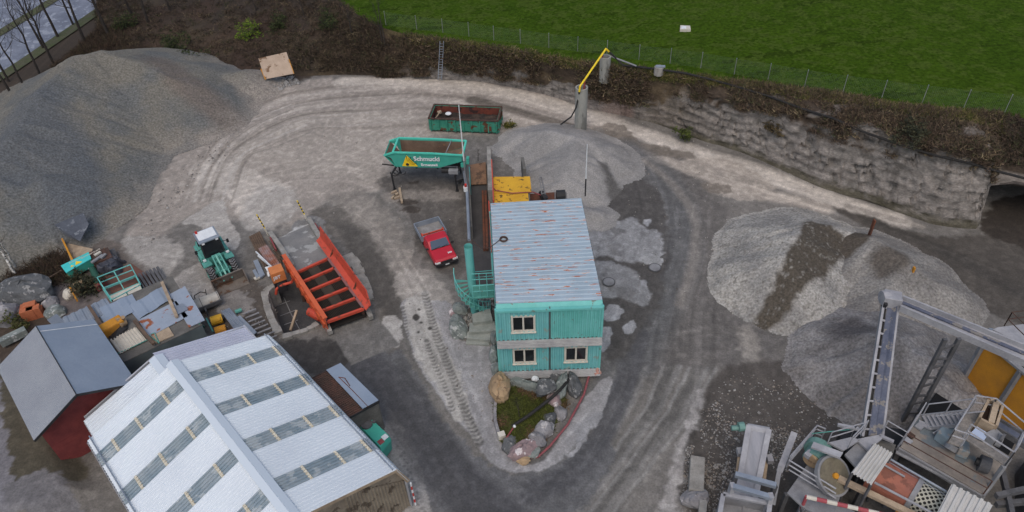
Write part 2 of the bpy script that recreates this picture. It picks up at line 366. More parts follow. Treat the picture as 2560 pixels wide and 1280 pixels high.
paint([(1560, 980), (1760, 920), (1800, 960), (1720, 1180), (1700, 1290), (1300, 1290), (1400, 1180)], S(106, 103, 100, K), .8, .7)
for x0, w, v in ((1760, .35, 128), (1740, .5, 116), (1700, .3, 134), (1675, .6, 122), (1640, .3, 130), (1600, .5, 112), (1560, .25, 138), (1530, .4, 108), (1720, .8, 84), (1655, .9, 80), (1580, .9, 82)):
    d = 1760-x0
    stroke([(x0+30-d*.1, 920), (x0-40, 1040), (x0-130, 1160), (x0-240, 1290)], w, g3(v, 1), .6, .8, .95, wob=.5)
paint([(1745, 985), (1755, 1000), (1712, 1180), (1700, 1300), (1640, 1300), (1680, 1160), (1715, 1050)], S(146, 143, 142, K), .3, .3, alpha=.9)
paint([(1790, 930), (1960, 900), (2060, 960), (2100, 1020), (2160, 1100), (2000, 1300), (1715, 1300), (1730, 1120)], S(76, 72, 69, K), .6, .6)
paint([(2000, 900), (2060, 920), (2200, 1010), (2280, 1050), (2260, 1080), (2140, 1020), (2060, 960)], S(118, 108, 98, K), .3, .4, alpha=.8)
# asphalt road sweeping from the ramp round the island
paint([(868, 912), (985, 868), (1020, 900), (1080, 1010), (1150, 1090), (1240, 1170), (1320, 1190), (1400, 1160), (1460, 1100), (1540, 1130), (1400, 1300), (1060, 1300), (1055, 1180), (1010, 1080), (950, 1000)], S(92, 92, 94, K), .25, .3)
for off in (0, 30, 62, 95): stroke([(900+off, 920-off*.2), (970+off, 1010), (1050+off, 1120), (1120+off, 1220), (1180+off, 1300)], .8, g3(62 if off % 60 else 94, 0), .5, .8, .6)
paint([(940, 1000), (1000, 1062), (1048, 1150), (1068, 1220), (1076, 1300), (1010, 1300), (975, 1180), (920, 1090)], S(134, 132, 131, K), .12, .2, .35)
for k_ in range(26):
    u_ = k_/25; x_, y_ = 985+72*u_+6*math.sin(k_*2.1), 1075+205*u_; paint([(x_-4, y_), (x_, y_-3), (x_+4, y_+1), (x_, y_+3)], S(84, 83, 84, K), .1, .05, .1, .7)
stroke([(905, 915), (980, 990), (1050, 1085), (1120, 1180), (1200, 1260), (1260, 1320)], 3.6, S(70, 70, 73, K), .9, .35, .2)
stroke([(1330, 1235), (1430, 1180), (1510, 1080), (1560, 960), (1600, 840)], 1.8, S(76, 76, 79, K), .85, .4, .25)
# forecourt left of the island and pale apron with tyre prints
paint([(770, 530), (850, 512), (910, 570), (965, 650), (1000, 740), (1000, 850), (980, 870), (930, 760), (880, 640), (820, 590)], S(92, 88, 84, K), .5, .5)
paint([(835, 560), (900, 580), (990, 700), (1010, 760), (1000, 850), (960, 790), (900, 690)], S(72, 70, 68, K), .7, .6, alpha=.6)
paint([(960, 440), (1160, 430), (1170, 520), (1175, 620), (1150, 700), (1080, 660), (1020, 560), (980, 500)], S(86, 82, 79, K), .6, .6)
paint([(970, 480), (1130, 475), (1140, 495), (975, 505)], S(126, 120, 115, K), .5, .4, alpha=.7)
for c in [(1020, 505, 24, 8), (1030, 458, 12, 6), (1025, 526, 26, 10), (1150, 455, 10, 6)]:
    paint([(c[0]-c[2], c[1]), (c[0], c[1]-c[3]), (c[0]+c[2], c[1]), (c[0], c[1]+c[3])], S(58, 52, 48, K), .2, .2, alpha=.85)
paint([(880, 480), (960, 520), (1010, 590), (1050, 680), (1010, 730), (960, 640), (900, 560), (840, 500)], S(132, 126, 120, K), .8, .8, alpha=.8)
paint([(990, 690), (1060, 670), (1110, 720), (1130, 760), (1060, 770), (1000, 750)], S(146, 141, 136, K), .4, .6, alpha=.85)
paint([(1003, 758), (1060, 752), (1130, 760), (1150, 850), (1230, 860), (1240, 1060), (1290, 1150), (1340, 1160), (1380, 1120), (1490, 960), (1530, 950), (1500, 1040), (1450, 1090), (1390, 1160), (1310, 1182), (1235, 1162), (1180, 1090), (1110, 1010), (1040, 900)], S(134, 133, 135, K), .1, .12, .3)
paint([(1010, 760), (1062, 755), (1120, 880), (1190, 1060), (1160, 1060), (1110, 1000), (1045, 900)], S(158, 155, 151, K), .25, .2, alpha=.85)
paint([(960, 790), (1000, 800), (1005, 850), (985, 862), (965, 840)], S(158, 155, 152, K), .2, .3)
stroke([(1062, 735), (1085, 820), (1115, 905), (1150, 990), (1200, 1105)], .62, S(84, 82, 80, K), .75, .35); stroke([(1062, 735), (1085, 820), (1115, 905), (1150, 990), (1200, 1105)], .75, S(150, 148, 145, K), .6, .3, tread=.3)
stroke([(1068, 850), (1085, 910), (1108, 960), (1135, 1030)], .4, S(92, 90, 88, K), .7, .4, tread=.3)
stroke([(1005, 770), (1020, 850), (1045, 925), (1080, 985)], .4, S(96, 94, 92, K), .8, .4, tread=.3)
for c in [(1040, 793, 10, 9), (1047, 773, 5, 3), (1052, 806, 4, 3), (1074, 820, 6, 5), (1045, 830, 4, 3)]:
    paint([(c[0]-c[2], c[1]), (c[0], c[1]-c[3]), (c[0]+c[2], c[1]), (c[0], c[1]+c[3])], S(62, 60, 58, K), .12, .1, .1)
paint([(1385, 1035), (1420, 1060), (1480, 1035), (1505, 1045), (1440, 1130), (1420, 1135), (1440, 1090)], S(132, 132, 135, K), .12, .2)
# pale broken concrete right of the cabins, puddle sheen put into the colour
paint([(1470, 480), (1560, 440), (1640, 470), (1670, 560), (1665, 690), (1640, 760), (1600, 860), (1510, 900), (1495, 700)], S(74, 72, 71, K), .6, .6)
paint([(1470, 560), (1550, 552), (1592, 540), (1612, 570), (1655, 580), (1662, 620), (1630, 640), (1585, 652), (1520, 640), (1480, 640)], S(134, 135, 138, K), .3, .5, .6, .85, breakup=.45)
paint([(1485, 662), (1545, 655), (1580, 668), (1600, 690), (1625, 720), (1610, 765), (1570, 745), (1500, 742)], S(128, 129, 132, K), .3, .5, .6, .85, breakup=.45)
paint([(1605, 640), (1655, 632), (1650, 660), (1625, 658)], S(138, 139, 141, K), .12, .2)
for q in ([(1515, 770), (1545, 765), (1565, 785), (1540, 805), (1515, 800)], [(1570, 815), (1595, 808), (1590, 835), (1568, 840)], [(1498, 830), (1530, 822), (1530, 850), (1505, 880)], [(1605, 695), (1622, 700), (1615, 715)], [(1612, 550), (1628, 548), (1630, 560), (1615, 566)]):
    paint(q, S(136, 137, 141, K), .12, .35, .5)
stroke([(1500, 565), (1530, 600), (1560, 640)], .6, S(112, 112, 115, K), .5, .9, .8); stroke([(1520, 690), (1560, 700), (1600, 730)], .5, S(112, 112, 115, K), .5, .9, .8)
# loader stand and junk yard floor
paint([(470, 545), (545, 502), (572, 545), (600, 600), (585, 625), (540, 600), (505, 570), (455, 560)], S(152, 148, 144, K), .12, .3, .4)
paint([(410, 720), (500, 655), (530, 660), (545, 730), (500, 770), (440, 765)], S(136, 132, 129, K), .15, .3, .4)
paint([(640, 470), (720, 480), (735, 520), (700, 560), (620, 575), (610, 540)], S(150, 146, 142, K), .5, .6, alpha=.7)
paint([(735, 560), (800, 545), (830, 620), (820, 650), (745, 690), (715, 640)], S(112, 111, 111, K), .15, .15)
paint([(705, 590), (770, 560), (790, 590), (740, 610)], S(158, 158, 158, K), .15, .3)
paint([(300, 610), (400, 590), (450, 620), (420, 700), (360, 680)], S(142, 138, 134, K), .3, .6)
paint([(250, 600), (330, 640), (450, 760), (500, 830), (330, 900), (160, 800), (150, 640)], S(88, 80, 75, K), .4, .5, alpha=.75)
paint([(560, 720), (640, 700), (680, 760), (690, 850), (600, 860), (500, 800)], S(82, 76, 71, K), .4, .5)
paint([(540, 750), (600, 730), (640, 760), (600, 790), (545, 790)], S(118, 114, 111, K), .15, .3)
paint([(690, 850), (850, 850), (870, 905), (800, 945), (720, 900)], S(62, 60, 59, K), .3, .4)
paint([(812, 805), (925, 768), (1000, 862), (880, 914), (850, 870)], S(104, 102, 100, K), .12, .1, .1, smooth=False)
paint([(2448, 566), (2500, 500), (2640, 500), (2640, 625), (2520, 610)], S(50, 45, 41, K), .4, .4)  # tunnel floor, the shade inside the mouth painted into its colour
# bottom-left verge
paint([(-80, 640), (120, 600), (200, 700), (160, 800), (-80, 960)], S(66, 57, 50, K), .6, .8)
paint([(-80, 900), (60, 920), (160, 1100), (230, 1200), (100, 1230), (20, 1180), (-60, 1000)], S(74, 70, 60, K), .3, .5)
paint([(-60, 900), (0, 900), (30, 1120), (60, 1300), (-200, 1300)], S(112, 111, 116, K), .15, .15)
paint([(40, 1230), (160, 1200), (200, 1300), (60, 1300)], S(104, 103, 106, K), .15, .2)
paint([(60, 760), (220, 690), (280, 760), (200, 800)], S(104, 98, 98, K), .4, .6, alpha=.8)
# woodland floor on the left and behind the big pile
paint([(-400, 900), (-400, -100), (300, -200), (760, 60), (850, 175), (640, 205), (480, 205), (240, 200), (60, 330), (20, 480), (60, 600), (0, 760)], S(58, 50, 43, K), .8, 1.0)
for k_ in range(15):
    o_ = k_*8.5+rs0.uniform(-3, 3); stroke([(455+o_, 505), (500+o_, 395), (585+o_*.85, 300+o_*.55), (715+o_*.5, 240+o_*.75), (880, 216+o_*.9), (1030, 210+o_*.8)][:rs0.randint(4, 7)], rs0.uniform(.15, .4), g3(rs0.choice([92, 100, 160, 166]), 5), rs0.uniform(.3, .6), .9, .9)
# crossing tyre lines along the ways vehicles take
rt = random.Random(12)
GUIDE = [([(470, 520), (520, 400), (640, 290), (820, 232), (1000, 218), (1200, 232), (1400, 290), (1560, 350), (1660, 450), (1690, 600), (1640, 760), (1560, 950), (1440, 1150), (1300, 1290)], 2.6, 34), ([(640, 600), (720, 480), (860, 400), (1000, 330), (1100, 270), (1280, 262), (1480, 320), (1700, 390), (1900, 450), (2160, 530), (2340, 600), (2560, 690)], 2.2, 26), ([(760, 560), (860, 520), (960, 620), (1040, 760), (1110, 930), (1220, 1120), (1330, 1230), (1300, 1300)], 1.8, 24), ([(1750, 480), (1720, 640), (1700, 800), (1680, 960), (1600, 1120), (1480, 1290)], 2.2, 26), ([(1680, 880), (1800, 860), (1900, 900), (2000, 860)], 1.5, 8), ([(880, 930), (980, 1060), (1060, 1180), (1120, 1300)], 1.6, 14), ([(400, 600), (520, 620), (640, 560), (760, 480)], 2.4, 16), ([(560, 470), (760, 420), (960, 440), (1080, 560), (1060, 720)], 3, 16)]
for g_, sp_, cnt in GUIDE:
    base_ = px2(g_)
    for k in range(cnt):
        o_ = rt.gauss(0, sp_*.6); o2 = o_+rt.gauss(0, .8); i0_ = rt.randint(0, max(0, len(base_)-4)); pts_ = base_[i0_:i0_+rt.randint(3, 7)]
        if len(pts_) < 2: continue
        w_ = []
        for q_, (a_, b_) in enumerate(pts_):
            n0, n1 = pts_[max(q_-1, 0)], pts_[min(q_+1, len(pts_)-1)]; dx_, dy_ = n1[0]-n0[0], n1[1]-n0[1]; l_ = math.hypot(dx_, dy_)+1e-6; oo = o_+(o2-o_)*q_/len(pts_); w_.append((a_-dy_/l_*oo, b_+dx_/l_*oo))
        P_ = smooth_poly(w_, 5); sl_ = sub(P_, 1); X_ = GX[sl_]+W1[sl_]*.3; Y_ = GY[sl_]+W2[sl_]*.3; D_, A_, Sg_ = seg_dist(X_, Y_, P_); hw_ = rt.choice([.1, .14, .2, .3]); L_t = A_.max()
        al = np.clip((hw_-D_)/(hw_*.7), 0, 1)*rt.uniform(.25, .6)*np.clip(fbm(A_*.5, Sg_*3+k, 1, 3, k)*2.6-.7, 0, 1)*np.clip(A_/1.5, 0, 1)*np.clip((L_t-A_)/1.5, 0, 1)
        f_ = rt.choice([.72, .78, 1.22, 1.3, 1.38]); GC[sl_] = GC[sl_]*(1+(f_-1)*al[..., None])
# pale kerb stones edges, scattered light flecks
fl = fbm(GX, GY, 3.1, 2, 44); GC *= (1+.22*np.clip((fl-.6)/.1, 0, 1))[..., None]; GC *= (1-.12*np.clip((.4-fl)/.1, 0, 1))[..., None]; GC = GC*np.array([1.1, 1.09, 1.06]); GC = np.clip(GC*(.82+.36*fbm(GX, GY, .45, 4, 47))[..., None], 0, .8)
GZ = (fbm(GX, GY, .25, 3, 50)-.5)*.12+(fbm(GX, GY, 1.6, 3, 51)-.5)*.05
_vp = px2([(-160, 880), (60, 920), (150, 1020), (190, 1120), (230, 1230), (120, 1330), (-160, 1330)]); _D, _, _ = seg_dist(GX, GY, _vp+[_vp[0]]); _D = np.where(in_poly(GX, GY, _vp), _D, -_D); _t = np.clip((_D+.3)/1.6, 0, 1); GZ += .85*_t*_t*(3-2*_t)
PIT = px2([(672, 728), (690, 706), (745, 700), (775, 690), (830, 802), (712, 838), (690, 790)])
m = in_poly(GX, GY, PIT); GZ[m] = -1.5; GC[m] = np.array(S(72, 72, 74, K))*(.85+.3*fbm(GX[m], GY[m], .9, 3, 8))[:, None]
DUMP = px2([(738, 682), (818, 647), (910, 770), (818, 803)]); md = in_poly(GX, GY, DUMP); GZ[md] = -1.5; GC[md] = S(60, 56, 52, K)
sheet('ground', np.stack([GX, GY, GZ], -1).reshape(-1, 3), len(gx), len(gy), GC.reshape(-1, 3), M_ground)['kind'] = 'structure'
# ================================================================= quarry bank and meadow
SEC = [  # foot px, crest px, crest height, picture row of the rock lip
 (250, 118, 230, -160, .8, 0), (330, 140, 330, -150, 1.6, 0), (480, 182, 540, -140, 2.6, 0), (640, 198, 720, -100, 3.4, 0), (760, 190, 845, 0, 3.8, 0), (850, 188, 925, 55, 4.1, 183), (1000, 190, 1008, 84, 4.2, 183),
 (1100, 198, 1105, 100, 4.2, 181), (1200, 204, 1200, 112, 4.3, 183), (1290, 220, 1300, 126, 4.3, 198), (1380, 242, 1400, 142, 4.4, 212), (1440, 262, 1480, 158, 4.5, 230), (1500, 278, 1560, 168, 4.6, 250), (1560, 290, 1630, 176, 4.8, 256), (1640, 310, 1700, 185, 5.0, 262),
 (1700, 332, 1765, 194, 5.2, 256), (1760, 352, 1830, 203, 5.4, 240), (1850, 380, 1910, 212, 5.6, 255), (1950, 422, 2000, 224, 5.8, 280), (2050, 466, 2090, 236, 6.0, 292), (2150, 498, 2180, 252, 6.2, 305), (2250, 532, 2270, 266, 6.3, 322), (2340, 562, 2340, 274, 6.4, 342), (2430, 572, 2410, 280, 6.5, 372), (2440, 570, 2450, 283, 6.5, 420), (2448, 563, 2500, 288, 6.5, 470)]
fpt = [at(a, b, 0) for a, b, *_ in SEC]; cpt = [at(s[2], s[3], s[4]) for s in SEC]
def dense(vals, n=9): return np.array(smooth_poly([tuple(v) for v in vals], n))
FD = dense([(p.x, p.y) for p in fpt]); CD = dense([(p.x, p.y) for p in cpt]); 
def lipz(f, c, row): p = f.lerp(Vector((c.x, c.y, 0)), .25); return min(vtop(p, row), c.z*.93) if row else 0
ZD = dense([(s[4], lipz(f, c, s[5])/s[4]) for s, f, c in zip(SEC, fpt, cpt)]); nU = len(FD); nV = 46
def bank_point(i, v):
    """i along, v 0..1 up the bank: steep rock below, slope above"""
    f, c = FD[i], CD[i]; z, rk = ZD[i]
    b = .25*min(1, rk*2.2)
    if v < .5: t = v/.5; h = b*t if rk > .02 else .5*t; zz = (rk*z if rk > .02 else z*.5)*t
    else: t = (v-.5)/.5; h = b+(1-b)*t if rk > .02 else .5+.5*t; zz = (rk*z if rk > .02 else z*.5); zz = zz+(z-zz)*(t**.85)
    return f[0]+(c[0]-f[0])*h, f[1]+(c[1]-f[1])*h, zz
# interpolate more finely along
iu = np.linspace(0, nU-1, 760)
def lerp_bank(u, v):
    i = min(int(u), nU-2); t = u-i; a = bank_point(i, v); b = bank_point(i+1, v); return [a[k]*(1-t)+b[k]*t for k in range(3)]
BV = np.array([[lerp_bank(u, v) for u in iu] for v in np.linspace(0, 1, nV)])           # (nV, nu, 3)
vv = np.linspace(0, 1, nV)[:, None]*np.ones((1, len(iu))); uu = np.ones((nV, 1))*iu[None, :]
rk = np.interp(iu, np.arange(nU), ZD[:, 1])[None, :]*np.ones((nV, 1))
Xb, Yb, Zb = BV[..., 0], BV[..., 1], BV[..., 2]
n1 = fbm(Xb, Zb*1.5+Yb*.3, .5, 4, 61); n2 = fbm(Xb, Zb*2+Yb*.4, 1.8, 4, 62); n3 = fbm(Xb, Yb, .22, 3, 63)
fade = np.clip(vv*6, 0, 1)*np.clip((1-vv)*8, 0, 1)
amp = (.5+.8*np.clip(rk-.3, 0, 1))*fade
strata = np.sin(Zb*9+n3*8)*.13*np.clip((rk-.4)*4, 0, 1)*(vv < .5)
BV[..., 1] = Yb+((n1-.5)*.5+(n2-.5)*.3)*amp+strata
crk = np.abs(fbm(Xb, Zb*.7, .9, 4, 67)-.5); BV[..., 1] += .6*np.clip(1-crk/.022, 0, 1)*fade*np.clip((rk-.4)*4, 0, 1); BV[..., 0] = Xb+(n2-.5)*.5*amp; BV[..., 2] = Zb+(n1-.5)*.5*fade*(vv > .5)
rockc = np.array(S(142, 136, 131, 1.15)); rock2 = np.array(S(116, 112, 108, 1.15)); pink = np.array(S(140, 120, 112, 1.2)); veg = np.array(S(70, 60, 51, 1.15)); veg2 = np.array(S(88, 76, 60, 1.2)); dry = np.array(S(100, 94, 58, K)); orange = np.array(S(84, 64, 52, K))
wx = Xb[0][None, :]*np.ones((nV, 1))
rc = rockc+(rock2-rockc)*np.clip((n2-.4)*4, 0, 1)[..., None]; rc = rc+(pink-rc)*np.clip((n3-.55)*6, 0, 1)[..., None]*np.clip((.6-rk)*4, 0, 1)[..., None]
vc = veg+(veg2-veg)*np.clip((n1-.42)*5, 0, 1)[..., None]
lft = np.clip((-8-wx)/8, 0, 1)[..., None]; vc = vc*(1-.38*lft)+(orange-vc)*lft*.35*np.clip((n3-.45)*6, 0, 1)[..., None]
grassy = np.clip((vv-.86+(n2-.5)*.3)/.1, 0, 1)[..., None]*(1-lft); vc = vc+(dry-vc)*grassy*.8
lipv = .5+(n1-.5)*.55+(n2-.5)*.2
isrock = np.clip((lipv-vv)/.06, 0, 1)*np.clip((rk-.03)*14, 0, 1)
hang = np.clip((fbm(Xb, Xb*0, .8, 3, 71)-.56)/.06, 0, 1)*np.clip((vv-.12)/.2, 0, 1); isrock = isrock*(1-.85*hang*np.clip((.55-rk)*4+.35, 0, 1))
mid = np.clip(1-np.abs(wx-14)/5, 0, 1); isrock = isrock*(1-.5*mid)
mott = np.clip((fbm(Xb, Zb+Yb, 1.0, 4, 77)-.56)/.08, 0, 1)*(vv > .5)*np.clip((rk-.35)*3, 0, 1)*.5
vcr = np.clip(1-np.abs(fbm(Xb*1.0, Zb*.25, .7, 3, 69)-.5)/.018, 0, 1)*.45
isrock = np.clip(isrock+mott*(vv < .85), 0, 1)
bc = (vc+(rc-vc)*isrock[..., None])*(1-vcr*isrock)[..., None]
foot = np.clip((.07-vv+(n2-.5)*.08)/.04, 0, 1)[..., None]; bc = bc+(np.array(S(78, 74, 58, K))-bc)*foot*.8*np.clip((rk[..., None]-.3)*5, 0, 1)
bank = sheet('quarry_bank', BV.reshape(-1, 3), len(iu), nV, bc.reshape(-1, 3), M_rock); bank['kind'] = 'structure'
# meadow beyond the crest, one sheet running far out
cr_ = BV[-1]; outd = np.array([.12, 1.0, 0]); rows = [0, .4, .9, 1.6, 2.5, 4, 6, 9, 13, 18, 25, 40, 80, 200, 600]
cst = [Vector(cr_[-1])]+[at(x, y, z) for x, y, z in ((2500, 288, 6.5), (2580, 300, 6.5), (2700, 315, 6.5))]
ext = np.concatenate([cr_, np.array([tuple(p) for p in cst[1:]]+[[120, 34, 6.6], [600, 20, 6.6]])])
ext = np.concatenate([ext[:1]+np.array([[-400, 60, 0]]), ext[:1]+np.array([[-40, 12, 0]]), ext])
MVs = np.stack([ext+outd*r+np.array([0, 0, .02+min(r, 3)*.05+r*.004]) for r in rows])
M_mead = mat('meadow_grass', S(46, 66, 12, K), S(54, 74, 16, K), .3, .4, 3.2, .95, bump=1.0, bs=5, spot=S(58, 74, 24, K), spot_amt=.45, spot_sc=.8, streak=(S(42, 58, 12, K), (.05, .5, 1), .6))
M_mead.node_tree.nodes['Principled BSDF'].inputs['Specular IOR Level'].default_value = .05
mo = sheet('meadow', MVs.reshape(-1, 3), ext.shape[0], len(rows), np.ones((MVs.size//3, 3)), M_mead); mo['kind'] = 'structure'
# tunnel mouth in the rock at the right: lintel rock, inner wall, ceiling and back
jl = nV//2; edge = BV[:, -1]; dirx = Vector(cst[2])-Vector(cst[1]); dirx = np.array((dirx.x, dirx.y, 0))/dirx.length; inn = np.array((1.5, 8, 0))
sL = np.linspace(0, 14, 60); up_ = edge[jl:]
LV = up_[:, None, :]+dirx[None, None, :]*sL[None, :, None]; LV[0, :, 2] += np.minimum(.5, sL*.35)-.02*sL; nL = fbm(LV[..., 0], LV[..., 2]*1.5+LV[..., 1], .8, 4, 64); tv = np.linspace(0, 1, len(up_))[:, None]
LV[..., 1] += (nL-.5)*.8*np.clip((1-tv)*8, 0, 1)*np.clip(sL/1.5, 0, 1)[None, :]
isr = np.clip((.35-tv+(nL-.5)*.7)/.1, 0, 1)[..., None]; vg_ = np.array(S(64, 55, 47, K)); lc = vg_+(np.array(S(118, 112, 107, K))-vg_)*isr
sheet('rock_lintel', LV.reshape(-1, 3), 60, len(up_), lc.reshape(-1, 3), M_rock)['kind'] = 'structure'
lo_ = edge[:jl+1]; kk = np.linspace(0, 1, 22); pr = lo_[:, None, :]+inn[None, None, :]*kk[None, :, None]; pr[..., 0] += (fbm(pr[..., 1], pr[..., 2], .9, 3, 66)-.5)*.7*np.clip(kk*5, 0, 1)[None, :]
sheet('tunnel_wall', pr.reshape(-1, 3), 22, jl+1, np.ones((pr.size//3, 3))*np.array(S(104, 97, 92, K)), M_rock)['kind'] = 'structure'
e0 = edge[jl]; cl_ = np.stack([np.stack([LV[0, ::3]+inn*k_ for k_ in np.linspace(0, 1.1, 12)])])[0]; cl_[..., 2] += .1*np.sin(cl_[..., 0]*2)*np.linspace(0, 1, 12)[:, None]
sheet('tunnel', cl_.reshape(-1, 3), 20, 12, np.ones((240, 3))*np.array(S(84, 78, 74, K)), M_rock)['kind'] = 'structure'
cv = MB(); b0 = Vector(edge[0]+inn*1.02); b1 = b0+Vector(dirx)*18; cv.slab([Vector((b0.x-3, b0.y, -.3)), Vector((b1.x, b1.y, -.3)), Vector((b1.x, b1.y, 6)), Vector((b0.x-3, b0.y, 6))], .2); cv.build('tunnel_back', M_concd)['kind'] = 'structure'
# road far beyond the trees, top left
rp = [at(x, y, .04) for x, y in ((-260, 300), (-40, 215), (140, 100), (300, -10), (420, -90))]; rw = Vector((-14, 9, 0))
RV = np.array([[tuple(p+rw*k+Vector((0, 0, .3*k))) for p in [Vector(q_) for q_ in [(*t_, 0.05) for t_ in smooth_poly([(p.x, p.y) for p in rp], 8)]]] for k in np.linspace(0, 1, 26)])
M_road = mat('worn_asphalt', S(118, 124, 138, K), S(100, 106, 120, K), .5, .15, 6, .9, bump=.3, spot=S(138, 144, 156, K), spot_amt=.4, spot_sc=.8, stretch=(1, 1, 1))
sheet('road', RV.reshape(-1, 3), RV.shape[1], 26, np.ones((RV.size//3, 3)), M_road)['kind'] = 'structure'
GVs = MB()
for off, wd in ((-.9, 1.6), (7.5, 1.5)):
    d_ = rw.normalized(); pts = smooth_poly([(p.x, p.y) for p in rp], 8); k0 = off/rw.length; k1 = (off+wd)/rw.length
    for a, b in zip(pts[:-1], pts[1:]):
        za, zb = .1+.3*max(k0, 0)+.03, .1+.3*max(k1, 0)+.03
        GVs.add([Vector((*a, za))+d_*off, Vector((*b, za))+d_*off, Vector((*b, zb))+d_*(off+wd), Vector((*a, zb))+d_*(off+wd)], [(0, 1, 2, 3)])
GVs.build('verge', mat('verge_grass', S(66, 74, 46, K), S(78, 76, 62, K), 1.2, .25, 6, .95))['kind'] = 'structure'
_bp = BV.reshape(-1, 3)-np.array([0, 0, HC]); _den = _bp@np.array(fw); _bx = 1280+FPX*(_bp@np.array(cr))/_den; _by = 640-FPX*(_bp@np.array(cu))/_den
def on_bank(x, y, lift=.0):
    """point of the bank surface seen at a picture position, lifted towards the viewer side"""
    k = np.argmin((_bx-x)**2+(_by-y)**2); p = Vector(BV.reshape(-1, 3)[k]); return p+Vector((0, -.7, .7))*lift
# ---- undergrowth (uncountable): brown scrub over the bank and the woodland floor, dry grass on the crest
rs = np.random.RandomState(5)
def surf_pick(n, cond):
    k = rs.randint(0, BV.shape[0]*BV.shape[1], n*6); j, i = np.unravel_index(k, BV.shape[:2]); ok = cond(j, i); k = np.where(ok)[0][:n]; return BV[j[k], i[k]], j[k], i[k]
def cmix(n, cols, w=None, var=.25):
    c = np.array([S(*q_, K) for q_ in cols])[rs.choice(len(cols), n, p=w)]; return c*rs.uniform(1-var, 1+var, (n, 1))
tri = []; cl = []
p_, j_, i_ = surf_pick(11500, lambda j, i: (isrock[j, i] < .25) & (j > 3) & (fbm(BV[j, i, 0], BV[j, i, 1], .5, 3, 80) > np.where(BV[j, i, 0] < 0, .3, .4)))
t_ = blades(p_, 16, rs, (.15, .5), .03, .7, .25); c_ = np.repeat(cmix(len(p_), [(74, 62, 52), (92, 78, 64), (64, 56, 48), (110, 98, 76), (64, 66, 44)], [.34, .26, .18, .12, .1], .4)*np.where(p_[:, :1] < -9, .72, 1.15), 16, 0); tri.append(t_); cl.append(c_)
p_ = LV[8:].reshape(-1, 3)[rs.randint(0, LV[8:].size//3, 1100)]; tri.append(blades(p_, 16, rs, (.15, .5), .03, .7, .25)); cl.append(np.repeat(cmix(len(p_), [(66, 56, 48), (84, 70, 58), (56, 50, 42), (64, 66, 44)], None, .4), 16, 0))
def px_area(poly, n):
    P = px2(poly); xs = [q[0] for q in P]; ys = [q[1] for q in P]; out = []
    X = rs.uniform(min(xs), max(xs), n*4); Y = rs.uniform(min(ys), max(ys), n*4); k = in_poly(X, Y, P); k &= fbm(X, Y, .4, 3, 81) > .4
    X, Y = X[k][:n], Y[k][:n]; return np.stack([X, Y, np.zeros(len(X))], -1)
for poly, n in (([(-60, 330), (210, 110), (300, 20), (330, 140), (210, 135), (60, 290), (0, 420), (-60, 470)], 1800), ([(-60, 480), (0, 490), (60, 590), (150, 640), (200, 700), (100, 720), (0, 770), (-60, 800)], 1500), ([(200, 120), (330, 10), (560, 120), (620, 190), (460, 190), (300, 140)], 700), ([(-40, 940), (50, 940), (150, 1120), (190, 1190), (90, 1200), (20, 1120)], 420)):
    p_ = px_area(poly, n); t_ = blades(p_, 16, rs, (.25, .8), .03, .6, .3); tri.append(t_); cl.append(np.repeat(cmix(len(p_), [(60, 50, 42), (78, 62, 50), (52, 46, 36), (70, 66, 44)], [.4, .3, .2, .1]), 16, 0))
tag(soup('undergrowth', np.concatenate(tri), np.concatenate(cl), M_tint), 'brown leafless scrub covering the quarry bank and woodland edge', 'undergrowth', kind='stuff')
p_, j_, i_ = surf_pick(5000, lambda j, i: (j > nV*.84) & (BV[j, i, 0] > -9)); t_ = blades(p_, 10, rs, (.15, .4), .025, .9, .2)
tag(soup('dry_grass', t_, np.repeat(cmix(len(p_), [(108, 100, 62), (92, 92, 48), (118, 104, 74), (70, 80, 36)]), 10, 0), M_tint), 'straw coloured dry grass fringe along the crest of the bank', 'grass', kind='stuff')
